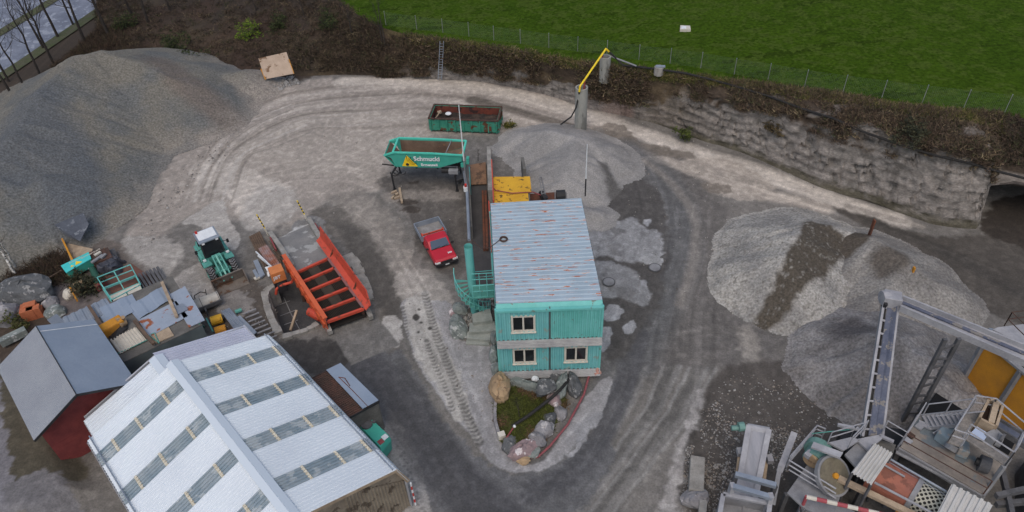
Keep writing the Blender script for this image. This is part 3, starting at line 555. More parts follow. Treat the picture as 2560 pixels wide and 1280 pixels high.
# ================================================================= gravel heaps
def heap(name, label, ridges, slope, m, tint, step=.14, rough=.12, extra=None, toe=.5, pad=2, group=None):
    """stockpile: sloping flanks below ridge lines given as (px, py, height)"""
    R3 = [[at(*p) for p in r] for r in ridges]
    allp = [p for r in R3 for p in r]; mh = max(p.z for p in allp)/slope+pad
    x0, x1 = min(p.x for p in allp)-mh, max(p.x for p in allp)+mh; y0, y1 = min(p.y for p in allp)-mh, max(p.y for p in allp)+mh
    xs = np.arange(x0, x1, step); ys = np.arange(y0, y1, step); X, Y = np.meshgrid(xs, ys)
    Xn = X+(fbm(X, Y, .3, 3, 90)-.5)*.7; Yn = Y+(fbm(X, Y, .3, 3, 91)-.5)*.7
    H = np.full(X.shape, -9.)
    for r in R3:
        for a, b in zip(r[:-1], r[1:]):
            dx, dy = b.x-a.x, b.y-a.y; t = np.clip(((Xn-a.x)*dx+(Yn-a.y)*dy)/(dx*dx+dy*dy+1e-9), 0, 1)
            d = np.hypot(Xn-a.x-t*dx, Yn-a.y-t*dy); u_ = t*math.hypot(dx, dy)+1.3*np.arctan2(Yn-a.y-t*dy, Xn-a.x-t*dx); h = a.z+(b.z-a.z)*t-slope*(np.sqrt(d*d+.03)-.17)+(fbm(u_*1.1+a.x, d*.12, 1.3, 3, 94)-.5)*rough*5*np.clip(d/1.2, 0, 1); H = np.maximum(H, h)
    if extra: H = extra(X, Y, H)
    H = np.where(H < toe, toe*np.exp(np.clip((H-toe)/toe, -4, 0))-.06*toe*0-.055, H) if toe else H
    H = H+(fbm(X, Y, .7, 4, 92)-.5)*rough*2.2*np.clip(H*2, 0, 1)+(fbm(X, Y, 3, 2, 93)-.5)*rough*.5*np.clip(H*4, 0, 1)
    drop = H < .012; c = tint(X, Y, H)
    hp = sheet(name, np.stack([X, Y, H], -1).reshape(-1, 3), len(xs), len(ys), c.reshape(-1, 3), m, drop=drop)
    return tag(hp, label, 'gravel heap', group), (lambda x, y: float(H[min(max(int((y-y0)/step), 0), len(ys)-1), min(max(int((x-x0)/step), 0), len(xs)-1)]))
def mixc(a, b, t): return np.array(a)+(np.array(b)-np.array(a))*np.clip(t, 0, 1)[..., None]
def tint_left(X, Y, H):
    n = fbm(X, Y, .3, 4, 95); c = mixc(S(100, 101, 100, K), S(112, 109, 102, K), (n-.4)*5)
    D, _, _ = seg_dist(X+(n-.5)*3, Y, px2([(30, 430), (110, 300), (160, 400), (150, 480)], 3)); c = mixc(c, S(88, 92, 97, K), np.clip((3.2-D)/2, 0, .8))
    D, _, _ = seg_dist(X+(n-.5)*2, Y, px2([(400, 170), (480, 220), (560, 260)], 2.5)); return mixc(c, S(108, 98, 91, K), np.clip((2-D)/1.6, 0, .7)) if False else mixc(mixc(c, S(108, 98, 91, K), np.clip((2-D)/1.6, 0, .7)), S(140, 133, 126, K), np.clip((1.4-H+(n-.5)*2.6)/1.5, 0, .95)*np.clip((X+33)/6, 0, 1))
hl, hl_z = heap('gravel_heap', 'huge grey gravel heap spilling down below the wooded slope', [[(-60, 470, 3.6), (20, 350, 4.6), (100, 225, 5.2), (190, 142, 5.6), (250, 128, 5.4), (340, 155, 4.6), (430, 195, 3.4), (500, 215, 2.2)], [(40, 480, 2.6), (110, 440, 3.0), (150, 470, 1.6)], [(545, 185, 1.6), (600, 180, 1.7), (640, 205, .9)]], .47, M_gravel, tint_left, .15, .09, toe=.35)
def tint_sand(X, Y, H):
    n = fbm(X, Y, .5, 4, 96); c = mixc(S(132, 130, 128, K), S(146, 143, 140, K), (n-.42)*6)
    P = px2([(1490, 412), (1520, 405), (1560, 440), (1585, 500), (1545, 520), (1510, 470)], .8); D, _, _ = seg_dist(X, Y, P+[P[0]]); D = np.where(in_poly(X, Y, P), D, -D)
    return mixc(c, S(90, 88, 86, K), (D+(n-.5)*1.2)/.3)
hs, hs_z = heap('sand_heap', 'smooth pale grey sand heap behind the two storey cabins', [[(1262, 360, .4), (1310, 332, 1.1), (1370, 325, 1.9), (1430, 338, 2.1), (1500, 368, 1.5), (1550, 405, .8)], [(1440, 342, 2.1), (1425, 392, 2.0), (1415, 450, 1.5), (1430, 520, .8), (1500, 530, .5)]], .5, M_sand, tint_sand, .11, .06, toe=.3)
def tint_two(X, Y, H):
    n = fbm(X, Y, .6, 4, 97); c = mixc(S(158, 155, 150, K), S(136, 134, 131, K), (n-.42)*5)
    P = px2([(2022, 558), (2060, 560), (2130, 582), (2175, 598), (2110, 645), (2060, 700), (1990, 750), (1915, 800), (1890, 790), (1925, 722), (1958, 650), (1985, 595)], 1.5); D, _, _ = seg_dist(X, Y, P+[P[0]]); D = np.where(in_poly(X, Y, P), D, -D)
    c = mixc(c, S(80, 74, 66, K), (D+(n-.5)*1.6)/.35); fl = fbm(X, Y, 5, 2, 98); return mixc(c, S(120, 117, 112, K), (fl-.68)/.05*.5)
h2, h2_z = heap('gravel_heap', 'pale gravel heap with a dark earthy flank beside the haul road bend', [[(1900, 585, 1.5), (1950, 570, 2.1), (2018, 560, 2.1), (1990, 592, 2.6), (1965, 640, 2.4), (1935, 700, 1.5), (1902, 762, .4)], [(2018, 560, 2.0), (2070, 565, 1.5), (2130, 585, 1.1)]], .5, M_gravel, tint_two, .11, .07, toe=.2)
def tint_three(X, Y, H):
    n = fbm(X, Y, .5, 4, 99); c = mixc(S(120, 117, 114, K), S(136, 133, 129, K), (n-.42)*5)
    P = px2([(2190, 600), (2260, 622), (2300, 660), (2260, 690), (2200, 680), (2170, 640)], 2); D, _, _ = seg_dist(X, Y, P+[P[0]]); D = np.where(in_poly(X, Y, P), D, -D)
    c = mixc(c, S(92, 86, 80, K), (D+(n-.5)*1.6)/.5*.8)
    P = px2([(2015, 552), (2060, 552), (2120, 568), (2182, 596), (2125, 642), (2058, 698), (1980, 745), (1900, 795), (1870, 770), (1950, 650)], 1.2); D, _, _ = seg_dist(X, Y, P+[P[0]]); D = np.where(in_poly(X, Y, P), D, -D); return mixc(c, S(84, 77, 69, K), (D+(n-.5)*1.3)/.3)
h3, h3_z = heap('gravel_heap', 'long grey gravel ridge with a rusty stake at its crest, under the right cliff', [[(2190, 602, 2.0), (2260, 645, 2.1), (2330, 700, 1.7), (2370, 745, .9)], [(2190, 602, 2.0), (2135, 648, 1.3), (2085, 700, .8), (2020, 750, .3)], [(2260, 645, 2.1), (2230, 710, 1.6), (2170, 780, .8)]], .52, M_gravel, tint_three, .11, .07, toe=.2)
def tint_four(X, Y, H):
    n = fbm(X, Y, .6, 4, 100); c = mixc(S(136, 133, 132, K), S(114, 111, 110, K), (n-.42)*5)
    P = px2([(2090, 770), (2180, 760), (2190, 850), (2120, 870), (2050, 860)], 1.5); D, _, _ = seg_dist(X, Y, P+[P[0]]); D = np.where(in_poly(X, Y, P), D, -D); return mixc(c, S(90, 86, 86, K), (D+(n-.5)*1.5)/.6*.8)
h4, h4_z = heap('gravel_heap', 'conical gravel heap growing under the head of the tall conveyor', [[(2232, 835, 3.0), (2290, 885, 2.8), (2350, 945, 2.3), (2415, 990, 1.6)], [(2232, 835, 3.0), (2160, 880, 1.8), (2080, 905, .7)]], .56, M_gravel, tint_four, .11, .14, toe=.2)
# ================================================================= two storey cabin block
def frame_axes(a, b):
    d = (b-a); d.z = 0; d.normalize(); return d, Vector((-d.y, d.x, 0))
a = at(1250, 938, .35); b = at(1497, 929, .35); ux, uy = frame_axes(a, b); Wd = (b-a).length; Dp = 9.0; z0 = .35; zt = 6.25
cab = thing('container_building', 'two storey turquoise corrugated cabin block under a rusty grey sheet roof', 'building', (a.x, a.y, 0))
_r=[at(1240,759,6.25),at(1506,749,6.25),at(1453,495,6.35),at(1226,508,6.35)]; uy=((_r[2]+_r[3])-(_r[0]+_r[1])); uy.z=0; uy.normalize()
def cp(u, d, z): return Vector((a.x, a.y, 0))+ux*u+uy*d+Vector((0, 0, z))
def wallcorr(mb, u0, u1, za, zb, d=0, rib=.25, amp=.07):
    n = max(1, round(abs(u1-u0)/rib)); mb.corr(cp(u0, d, za), cp(u1, d, za), cp(u1, d, zb), cp(u0, d, zb), n, amp, .01)
half = Wd*.505
M_tealf = mat('faded_teal_paint', S(116, 178, 178, K), S(98, 164, 166, K), .9, .06, 20, .6, spot=S(140, 160, 154), spot_amt=.26, spot_sc=2)
zs = [(.75, 2.95), (3.55, 5.85)]
wins = {(0, 0): (.22, .75, .72), (0, 1): (.47, .75, .72), (1, 0): (.15, .62, .85)}
for fl, (za, zb) in enumerate(zs):
    for hf in (0, 1):
        w = MB(); ua, ub = (.06, half-.05) if hf == 0 else (half+.05, Wd-.06)
        has = (fl == 0) or hf == 0
        if has:
            wc = [(1.45, za+1.35), None][0] if False else None
            c = (ua+(ub-ua)*(.50 if hf == 0 else .52)); wz = za+1.36; ww, wh = 1.36, 1.28
            for (p, q_, r_, s_) in ((ua, c-ww/2, za, zb), (c+ww/2, ub, za, zb), (c-ww/2, c+ww/2, za, wz-wh/2), (c-ww/2, c+ww/2, wz+wh/2, zb)): wallcorr(w, p, q_, r_, s_)
        else: wallcorr(w, ua, ub, za, zb)
        wo = w.build('wall_panel', M_teal if (fl and hf) else M_tealf, cab)
        if has:
            f = MB(); t = .1; d = -.06
            for (p, q_, r_, s_) in ((c-ww/2-.02, c+ww/2+.02, wz-wh/2-.03, wz-wh/2+t), (c-ww/2-.02, c+ww/2+.02, wz+wh/2-t, wz+wh/2+.02), (c-ww/2-.02, c-ww/2+t, wz-wh/2+t, wz+wh/2-t), (c+ww/2-t, c+ww/2+.02, wz-wh/2+t, wz+wh/2-t), (c-.05, c+.05, wz-wh/2+t, wz+wh/2-t)):
                f.hexa([cp(p, d, r_), cp(q_, d, r_), cp(q_, .05, r_), cp(p, .05, r_), cp(p, d, s_), cp(q_, d, s_), cp(q_, .05, s_), cp(p, .05, s_)])
            fo = f.build('window', M_offw, cab)
            for sgn in (-1, 1):
                g = MB(); m_ = c+sgn*.3; g.slab([cp(m_-.27, 0, wz-wh/2+t), cp(m_+.27, 0, wz-wh/2+t), cp(m_+.27, 0, wz+wh/2-t), cp(m_-.27, 0, wz+wh/2-t)], .02); g.build('pane', M_glass, fo)
            s = MB(); s.hexa([cp(c-ww/2-.06, -.14, wz-wh/2-.09), cp(c+ww/2+.06, -.14, wz-wh/2-.09), cp(c+ww/2+.06, .0, wz-wh/2-.09), cp(c-ww/2-.06, 0, wz-wh/2-.09), cp(c-ww/2-.06, -.14, wz-wh/2-.035), cp(c+ww/2+.06, -.14, wz-wh/2-.035), cp(c+ww/2+.06, 0, wz-wh/2-.035), cp(c-ww/2-.06, 0, wz-wh/2-.035)]); s.build('sill', M_offw, fo)
for za, zb in zs:
    for u, d in ((0, .03), (half, .03), (Wd, .03), (0, 9), (Wd, 9)):
        fr = MB(); fr.bar(cp(u, d, za-.15), cp(u, d, zb+.25), .12 if u != half else .06, .14, up=tuple(uy)); fr.build('corner_post', M_teal if u != half else M_dustd, cab)
    fr = MB(); fr.bar(cp(0, 0.0, zb+.13), cp(Wd, 0, zb+.13), .22, .16); fr.build('top_beam', M_teal, cab)
ft = MB()
for zb in (.32, 3.12):
    ft.corr(cp(-.04, -.32, zb), cp(-.04, -.04, zb+.42), cp(Wd+.04, -.04, zb+.42), cp(Wd+.04, -.32, zb), 3, -.06, .02)
ft.build('trim_sheet', mat('pale_trim_sheet', S(158, 157, 156, K), S(132, 132, 133, K), .9, .1, 10, .6, spot=S(120, 108, 98), spot_amt=.2, spot_sc=1.2), cab)
sw = MB()
for u, sg in ((.02, -1), (Wd-.02, 1)):
    for za, zb in zs: 
        p = [cp(u, .1, za-.2), cp(u, 8.95, za-.2), cp(u, 8.95, zb+.25), cp(u, .1, zb+.25)]
        if sg < 0: p = [p[1], p[0], p[3], p[2]]
        sw.corr(p[0], p[1], p[2], p[3], 44, .04, .01)
sw.corr(cp(Wd, 9, .6), cp(0, 9, .6), cp(0, 9, 6.1), cp(Wd, 9, 6.1), 30, .04, .01); sw.build('side_wall', M_tealf, cab)
inn_ = MB(); inn_.hexa([cp(.2, .3, .4), cp(Wd-.2, .3, .4), cp(Wd-.2, 8.8, .4), cp(.2, 8.8, .4), cp(.2, .3, 6.0), cp(Wd-.2, .3, 6.0), cp(Wd-.2, 8.8, 6.0), cp(.2, 8.8, 6.0)]); inn_.build('interior', M_hole, cab)
rc_ = [at(1240, 759, zt), at(1506, 749, zt), at(1453, 495, zt+.1), at(1226, 508, zt+.1)]
M_roofr = mat('rusty_grey_roof', S(152, 168, 180, K), S(140, 156, 168, K), .7, .06, 16, .5, stretch=(1, 1, 1))
def roof_rust(m, ang, c=(150, 84, 56)):
    """flaked rust streaks along the ribs"""
    t = m.node_tree; N = t.nodes; L = t.links; b = N['Principled BSDF']; src = b.inputs['Base Color'].links[0].from_socket
    tc = N.new('ShaderNodeTexCoord'); mp = N.new('ShaderNodeMapping'); mp.inputs['Rotation'].default_value = (0, 0, -ang); mp.inputs['Scale'].default_value = (1, 1, 1)
    L.new(tc.outputs['Object'], mp.inputs[0]); sx = N.new('ShaderNodeMapping'); sx.inputs['Scale'].default_value = (1.1, 7.5, 1); L.new(mp.outputs[0], sx.inputs[0])
    for th, c_ in ((.575, (192, 200, 210)), (.585, (176, 150, 132)), (.605, c)):
        n = N.new('ShaderNodeTexNoise'); n.inputs['Scale'].default_value = 1; n.inputs['Detail'].default_value = 6; n.inputs['Roughness'].default_value = .62; L.new(sx.outputs[0], n.inputs['Vector'])
        r = N.new('ShaderNodeMapRange'); r.inputs[1].default_value = th; r.inputs[2].default_value = th+.03; L.new(n.outputs[0], r.inputs[0])
        x = N.new('ShaderNodeMix'); x.data_type = 'RGBA'; L.new(r.outputs[0], x.inputs[0]); L.new(src, x.inputs[6]); x.inputs[7].default_value = (*S(*c_, K), 1); src = x.outputs[2]
    L.new(src, b.inputs['Base Color'])
roof_rust(M_roofr, math.atan2(ux.y, ux.x))
rf = MB(); rf.corr(rc_[1], rc_[2], rc_[3], rc_[0], 27, .035, .02); ro = rf.build('roof', M_roofr, cab)
fa_ = MB(); fa_.slab([cp(0, -.03, 5.86), cp(Wd, -.03, 5.86), rc_[1]-Vector((0, 0, .03)), rc_[0]-Vector((0, 0, .03))], .05); fa_.build('fascia', M_teal, cab)
eb = MB()
for p, q_ in ((1, 2), (2, 3), (3, 0)): eb.bar(rc_[p]-Vector((0, 0, .12)), rc_[q_]-Vector((0, 0, .12)), .05, .16)
eb.build('roof_edge', M_dark, cab)
# coil of red hose lying on the roof
hb = MB(); hc = at(1259, 599, zt+.12)
for k, rr in enumerate((.2, .24, .22)): hb.path([hc+Vector((rr*math.cos(i*PI/9), rr*math.sin(i*PI/9), .04*k)) for i in range(19)], .035)
hb.path([hc+Vector((-.2, 0, .03)), at(1226, 618, zt+.1), at(1205, 622, 3.5), at(1178, 600, 3.4)], .025)
tag(hb.build('hose_coil', M_rustd), 'coil of dark red hose lying near the left edge of the rusty roof', 'hose')
# ================================================================= white hall and its lean-to parts
M_wroof = mat('white_roof_sheet', S(192, 199, 205, 1.3), S(184, 191, 198, 1.3), .25, .03, 14, .45)
M_wridge = mat('white_ridge_cap', S(188, 198, 208, K), rough=.5)
M_poly = mat('skylight_sheet', S(118, 134, 144, K), S(142, 152, 158, K), 1.1, .08, 8, .25, spot=S(160, 168, 172, K), spot_amt=.4, spot_sc=1.2)
M_clip = mat('cream_batten', S(206, 200, 184, K), S(180, 172, 152, K), 6, .1, 14, .8)
M_hwall = mat('grey_wall_sheet', S(172, 174, 180, K), S(156, 158, 164, K), .8, .06, 12, .6)
M_tanw = mat('weathered_gable_sheet', S(140, 130, 116, K), S(118, 108, 96, K), 1.2, .15, 10, .8, spot=S(88, 78, 68, K), spot_amt=.35, spot_sc=1.5)
ze, zr = 4.0, 5.85
E0, E1 = at(668, 838, ze), at(985, 1176, ze); R0, R1 = at(432, 908, zr), at(640, 1175, zr)
hx = Vector((R1.x-R0.x, R1.y-R0.y, 0)).normalized(); hy = Vector((-hx.y, hx.x, 0))        # along ridge, and across towards the right eave
HL = (E1-E0).dot(hx); off = 5.28; Rb = Vector((R0.x, R0.y, 0)); Rb += hx*(((E0-Rb).dot(hx)))
hall = thing('hall', 'large white roofed hall with rows of grey skylight strips', 'building', (Rb.x, Rb.y, 0))
def hp(s, t, z): return Rb+hx*s+hy*t+Vector((0, 0, z))
slope_ = (zr-ze)/off
def roofz(t): return zr-abs(t)*slope_
ss = [1.15+3.0*k for k in range(5)]                                   # skylight rows along the hall
HT = HL+.05
rib = .21
for sd_ in (1, -1):
    rm = MB(); s = 0
    segs = []
    rows_ = [q for q in ss if q+.95 < HT] if sd_ > 0 else [q+0.05 for q in ss]
    edges = [0]
    for q in rows_: edges += [q, q+.95]
    edges.append(HT)
    tE = off+.0
    for k in range(0, len(edges), 2):
        s0, s1 = edges[k], edges[k+1]; n = max(1, round((s1-s0)/rib))
        c = [hp(s0, sd_*.1, roofz(.1)), hp(s1, sd_*.1, roofz(.1)), hp(s1, sd_*tE, roofz(tE)), hp(s0, sd_*tE, roofz(tE))]
        if sd_ < 0: rm.corr(c[0], c[1], c[2], c[3], n, .034, .02) if (c[1]-c[0]).cross(c[3]-c[0]).z > 0 else rm.corr(c[1], c[0], c[3], c[2], n, .034, .02)
        else: rm.corr(c[1], c[0], c[3], c[2], n, .034, .02) if (c[1]-c[0]).cross(c[3]-c[0]).z < 0 else rm.corr(c[0], c[1], c[2], c[3], n, .034, .02)
    rm.build('roof', M_wroof, hall)
    for q in rows_:
        sk = MB(); n = 5; c = [hp(q, sd_*.1, roofz(.1)-.02), hp(q+.95, sd_*.1, roofz(.1)-.02), hp(q+.95, sd_*tE, roofz(tE)-.02), hp(q, sd_*tE, roofz(tE)-.02)]
        if (c[1]-c[0]).cross(c[3]-c[0]).z < 0: c = [c[1], c[0], c[3], c[2]]
        sk.corr(c[0], c[1], c[2], c[3], n, .06, .02); so_ = sk.build('skylight', M_poly, hall)
        for tt in (1.75, 3.5, 4.95) if sd_ > 0 else (1.25, 2.9, 4.3):
            bt = MB()
            for w in range(5): bt.box(hp(q+.1+w*.19, sd_*tt, roofz(tt)+.05), (.13, .1, .07), math.atan2(hx.y, hx.x))
            bt.bar(hp(q, sd_*tt, roofz(tt)+.01), hp(q+.95, sd_*tt, roofz(tt)+.01), .16, .04); bt.build('batten', M_clip, so_)
rc2 = MB()
for sd_ in (1, -1): rc2.slab([hp(-.03, 0, zr+.14), hp(-.03, sd_*.34, roofz(.34)+.1), hp(HT+.03, sd_*.34, roofz(.34)+.1), hp(HT+.03, 0, zr+.14)][::sd_], .03)
rc2.build('ridge_cap', M_wridge, hall)
sn = MB()
for sd_ in (1, -1):
    sn.tube(hp(0, sd_*(off-.18), roofz(off-.18)+.16), hp(HT, sd_*(off-.18), roofz(off-.18)+.16), .035)
    k = .3
    while k < HT: sn.bar(hp(k, sd_*(off-.18), roofz(off-.18)+.02), hp(k, sd_*(off-.18), roofz(off-.18)+.18), .04, .04); k += .62
sn.build('snow_guard', M_galv, hall)
lowt = off+.5; q_ = hp(HT, lowt, 0); lowz = vtop(q_, 1201)-.35
print('low', lowz, ze); skm = MB(); c = [hp(0, off+.02, ze-.06), hp(HT+.02, off+.02, ze-.06), hp(HT+.02, lowt, lowz+.35), hp(0, lowt, lowz+.35)]
skm.corr(c[1], c[0], c[3], c[2], round(HT/rib), .04, .02) if (c[1]-c[0]).cross(c[3]-c[0]).z < 0 else skm.corr(c[0], c[1], c[2], c[3], round(HT/rib), .04, .02)
skm.build('lower_roof', M_wroof, hall)
wl = MB(); wl.corr(hp(0, -off-.02, 0), hp(HT, -off-.02, 0), hp(HT, -off-.02, ze-.03), hp(0, -off-.02, ze-.03), 60, .06, .02); wl.corr(hp(HT, lowt-.1, 0), hp(0, lowt-.1, 0), hp(0, lowt-.1, lowz+.3), hp(HT, lowt-.1, lowz+.3), 60, .05, .02)
wl.build('side_wall', M_hwall, hall)
# front gable (towards the camera's left bottom) with a green framed door
gs = HT-.22
gb = MB(); gb.slab([hp(gs, -off+.1, 0), hp(gs, lowt-.1, 0), hp(gs, lowt-.15, lowz+.25), hp(gs, off, ze-.1), hp(gs, 0, zr-.1), hp(gs, -off+.1, ze-.1)], .12)
gb.corr(hp(gs+.02, 2.4, 0), hp(gs+.02, lowt-.1, 0), hp(gs+.02, lowt-.15, lowz+.3), hp(gs+.02, 2.4, 4.9), 18, .05, .01); gb.build('gable_wall', M_tanw, hall)
bg = MB(); bg.slab([hp(.15, -off+.1, 0), hp(.15, off, 0), hp(.15, off, ze-.1), hp(.15, 0, zr-.1), hp(.15, -off+.1, ze-.1)], .12); bg.build('rear_wall', M_hwall, hall)
bb = MB(); 
for t0_, t1_ in ((0, off), (0, -off)): bb.bar(hp(HT-.02, t0_, roofz(t0_)-.12), hp(HT-.02, t1_, roofz(t1_)-.12), .06, .2)
bb.bar(hp(HT-.02, off, ze-.14), hp(HT-.02, lowt, lowz+.25), .06, .2); bb.build('barge_board', M_wood, hall)
dr = MB(); dr.slab([hp(gs+.1, .2, 0), hp(gs+.1, 2.2, 0), hp(gs+.1, 2.2, 3.1), hp(gs+.1, .2, 3.1)], .08); dro = dr.build('door', mat('tan_door', S(150, 122, 88, K), S(132, 106, 78, K), 1.5, .1, 12, .8), hall)
df = MB()
for p, q_ in (((.15, 0), (.15, 3.2)), ((2.25, 0), (2.25, 3.2)), ((.15, 3.2), (2.25, 3.2)), ((1.2, 0), (1.2, 3.2))): df.bar(hp(gs+.14, p[0], p[1]), hp(gs+.14, q_[0], q_[1]), .12, .12, up=tuple(hx))
df.build('door_frame', M_teal, dro)
# lower rear annexe of the hall
zae, zar = 3.1, 4.55; AL = 2.9; at0 = -.0
def az(t): return zar-abs(t-(-.35))*((zar-zae)/4.6)
M_an = mat('lilac_grey_sheet', S(182, 186, 200, K), S(166, 170, 186, K), .5, .04, 12, .5)
ax = thing('annexe', 'lower pale annexe roof tucked against the far gable of the white hall', 'building', tuple(hp(-AL, 0, 0)))
for sd_ in (1, -1):
    m_ = MB(); tE = 4.9 if sd_ > 0 else 5.0; s0 = -AL; s1 = .12
    if sd_ < 0: s0 = -2.4
    c = [hp(s0, -.35, zar), hp(s1, -.35, zar), hp(s1, sd_*tE, az(sd_*tE)), hp(s0, sd_*tE, az(sd_*tE))]
    if (c[1]-c[0]).cross(c[3]-c[0]).z < 0: c = [c[1], c[0], c[3], c[2]]
    m_.corr(c[0], c[1], c[2], c[3], round((s1-s0)/.22), .05, .02); m_.build('roof', M_an if sd_ > 0 else M_wroof, ax)
m_ = MB(); m_.slab([hp(-2.5, -.35, zar+.1), hp(.1, -.35, zar+.1), hp(.1, -.75, az(-.75)+.08), hp(-2.5, -.75, az(-.75)+.08)], .03); m_.slab([hp(-2.5, .05, az(.05)+.08), hp(.1, .05, az(.05)+.08), hp(.1, -.35, zar+.1), hp(-2.5, -.35, zar+.1)], .03); m_.build('ridge_cap', M_wridge, ax)
m_ = MB(); m_.corr(hp(-2.4, -5.0, 0), hp(.1, -5.0, 0), hp(.1, -5.0, zae-.1), hp(-2.4, -5.0, zae-.1), 11, .05, .02); m_.slab([hp(-AL+.1, 4.8, 0), hp(-AL+.1, -4.9, 0), hp(-AL+.1, -4.9, zae-.1), hp(-AL+.1, -.35, zar-.1), hp(-AL+.1, 4.8, zae-.1)], .1)
m_.slab([hp(-AL, 4.85, 0), hp(0, 4.85, 0), hp(0, 4.85, zae-.15), hp(-AL, 4.85, zae-.15)], .1); m_.build('wall', M_hwall, ax)
M_s1 = mat('blue_grey_sheet', S(138, 150, 166, 1.05), S(128, 141, 158, 1.05), .5, .05, 10, .5)
# lean-to store beside the hall, with its rusty roof half
zl = 2.7
lt = [at(790, 940, zl+.1), at(852, 910, zl), at(947, 1003, zl), at(878, 1040, zl+.1)]
lean = thing('lean_to', 'small store with half dark rusted, half grey sheet roof beside the white hall', 'shed', (lt[0].x, lt[0].y, 0))
mid0 = lt[0].lerp(lt[1], .42); mid1 = lt[3].lerp(lt[2], .42)
m_ = MB(); m_.corr(lt[3]+Vector((-1.2, -.7, .02)), mid1+Vector((0, 0, 0)), mid0, lt[0]+Vector((-1.2, -.7, .02)), 2, .0, .02) if False else None
m_ = MB(); q0 = lt[0]+(lt[0]-lt[1])*.5; q3 = lt[3]+(lt[3]-lt[2])*.5
m_.corr(q3, q0, mid0, mid1, 26, .05, .02); m_.build('roof_sheet', M_rustd, lean)['label'] = 'dark rusted corrugated roof half'
m_ = MB(); up_ = Vector((0, 0, .07)); m_.corr(mid1+up_, mid0+up_, lt[1]+up_, lt[2]+up_, 1, .0, .03); m_.build('roof_sheet', M_s1, lean)['label'] = 'flat grey sheet roof half'
m_ = MB()
for p, q_ in ((q0, lt[1]), (lt[1], lt[2]), (q3, lt[2])): m_.bar(p-Vector((0, 0, .06)), q_-Vector((0, 0, .06)), .08, .12)
m_.build('edge_trim', M_dark, lean)
m_ = MB(); dn = lambda p: Vector((p.x, p.y, 0)); ins = lambda p: p.lerp((lt[0]+lt[1]+lt[2]+lt[3])/4, .07); w4 = [ins(p) for p in (q0, lt[1], lt[2], q3)]
for i in (0, 1, 2): m_.slab([dn(w4[i]), dn(w4[i+1]), Vector((w4[i+1].x, w4[i+1].y, zl-.1)), Vector((w4[i].x, w4[i].y, zl-.1))], .1)
m_.build('wall', M_concd, lean)
m_ = MB(); m_.path([at(848, 944, zl+.13), at(880, 975, zl+.13), at(920, 1017, zl+.12)], .03); m_.path([at(846, 943, zl+.14), at(862, 945, zl+.14), at(875, 965, zl+.14)], .025)
tag(m_.build('rusty_rod', M_rust), 'thin rusty rods lying on the grey half of the store roof', 'rod')
# red shed with steep grey roof
zse, zsr = 3.6, 5.05
s_r0, s_r1 = at(90, 815, zsr), at(190, 985, zsr); sx_ = Vector((s_r1.x-s_r0.x, s_r1.y-s_r0.y, 0)).normalized(); sy_ = Vector((-sx_.y, sx_.x, 0)); SL = (s_r1-s_r0).dot(sx_)
sh = thing('red_shed', 'red timber shed under a steep two tone grey sheet roof', 'shed', (s_r0.x, s_r0.y, 0)); sb = Vector((s_r0.x, s_r0.y, 0)); so2 = 2.78
def sp(s, t, z): return sb+sx_*s+sy_*t+Vector((0, 0, z))
M_s2 = mat('tan_grey_sheet', S(140, 145, 153, 1.1), S(132, 137, 146, 1.1), .5, .05, 10, .6)
for sd_, m0 in ((1, M_s1), (-1, M_s2)):
    m_ = MB(); c = [sp(0, 0, zsr), sp(SL, 0, zsr), sp(SL, sd_*so2, zse), sp(0, sd_*so2, zse)]
    if (c[1]-c[0]).cross(c[3]-c[0]).z < 0: c = [c[1], c[0], c[3], c[2]]
    m_.corr(c[0], c[1], c[2], c[3], 62, .022, .02); m_.build('roof', m0, sh)
m_ = MB(); m_.slab([sp(SL-.7, -so2+.35, 0), sp(SL-.7, so2-.35, 0), sp(SL-.7, so2-.35, zse-.05), sp(SL-.7, 0, zsr-.15), sp(SL-.7, -so2+.35, zse-.05)], .1)
for t in (-so2+.35, so2-.35): m_.slab([sp(.4, t, 0), sp(SL-.75, t, 0), sp(SL-.75, t, zse), sp(.4, t, zse)], .1)
m_.slab([sp(.4, -so2+.35, 0), sp(.4, so2-.35, 0), sp(.4, so2-.35, zse-.05), sp(.4, 0, zsr-.15), sp(.4, -so2+.35, zse-.05)], .1)
m_.build('wall', mat('red_timber', S(122, 58, 56, K), S(106, 50, 50, K), 1.6, .1, 14, .8, streak=(S(96, 36, 38, K), (.4, .4, 6), .62)), sh)
m_ = MB()
for sd_ in (1, -1): m_.bar(sp(SL+.02, 0, zsr-.08), sp(SL+.02, sd_*so2, zse-.08), .05, .14)
m_.bar(sp(-.02, 0, zsr+.03), sp(SL+.02, 0, zsr+.03), .05, .04); m_.build('barge_board', M_dark, sh)
m_ = MB(); m_.slab([sp(.62, .05, zsr+.02), sp(.68, .05, zsr+.02), sp(.68, so2, zse+.04), sp(.62, so2, zse+.04)], .01); m_.build('lap_joint', M_white, sh)
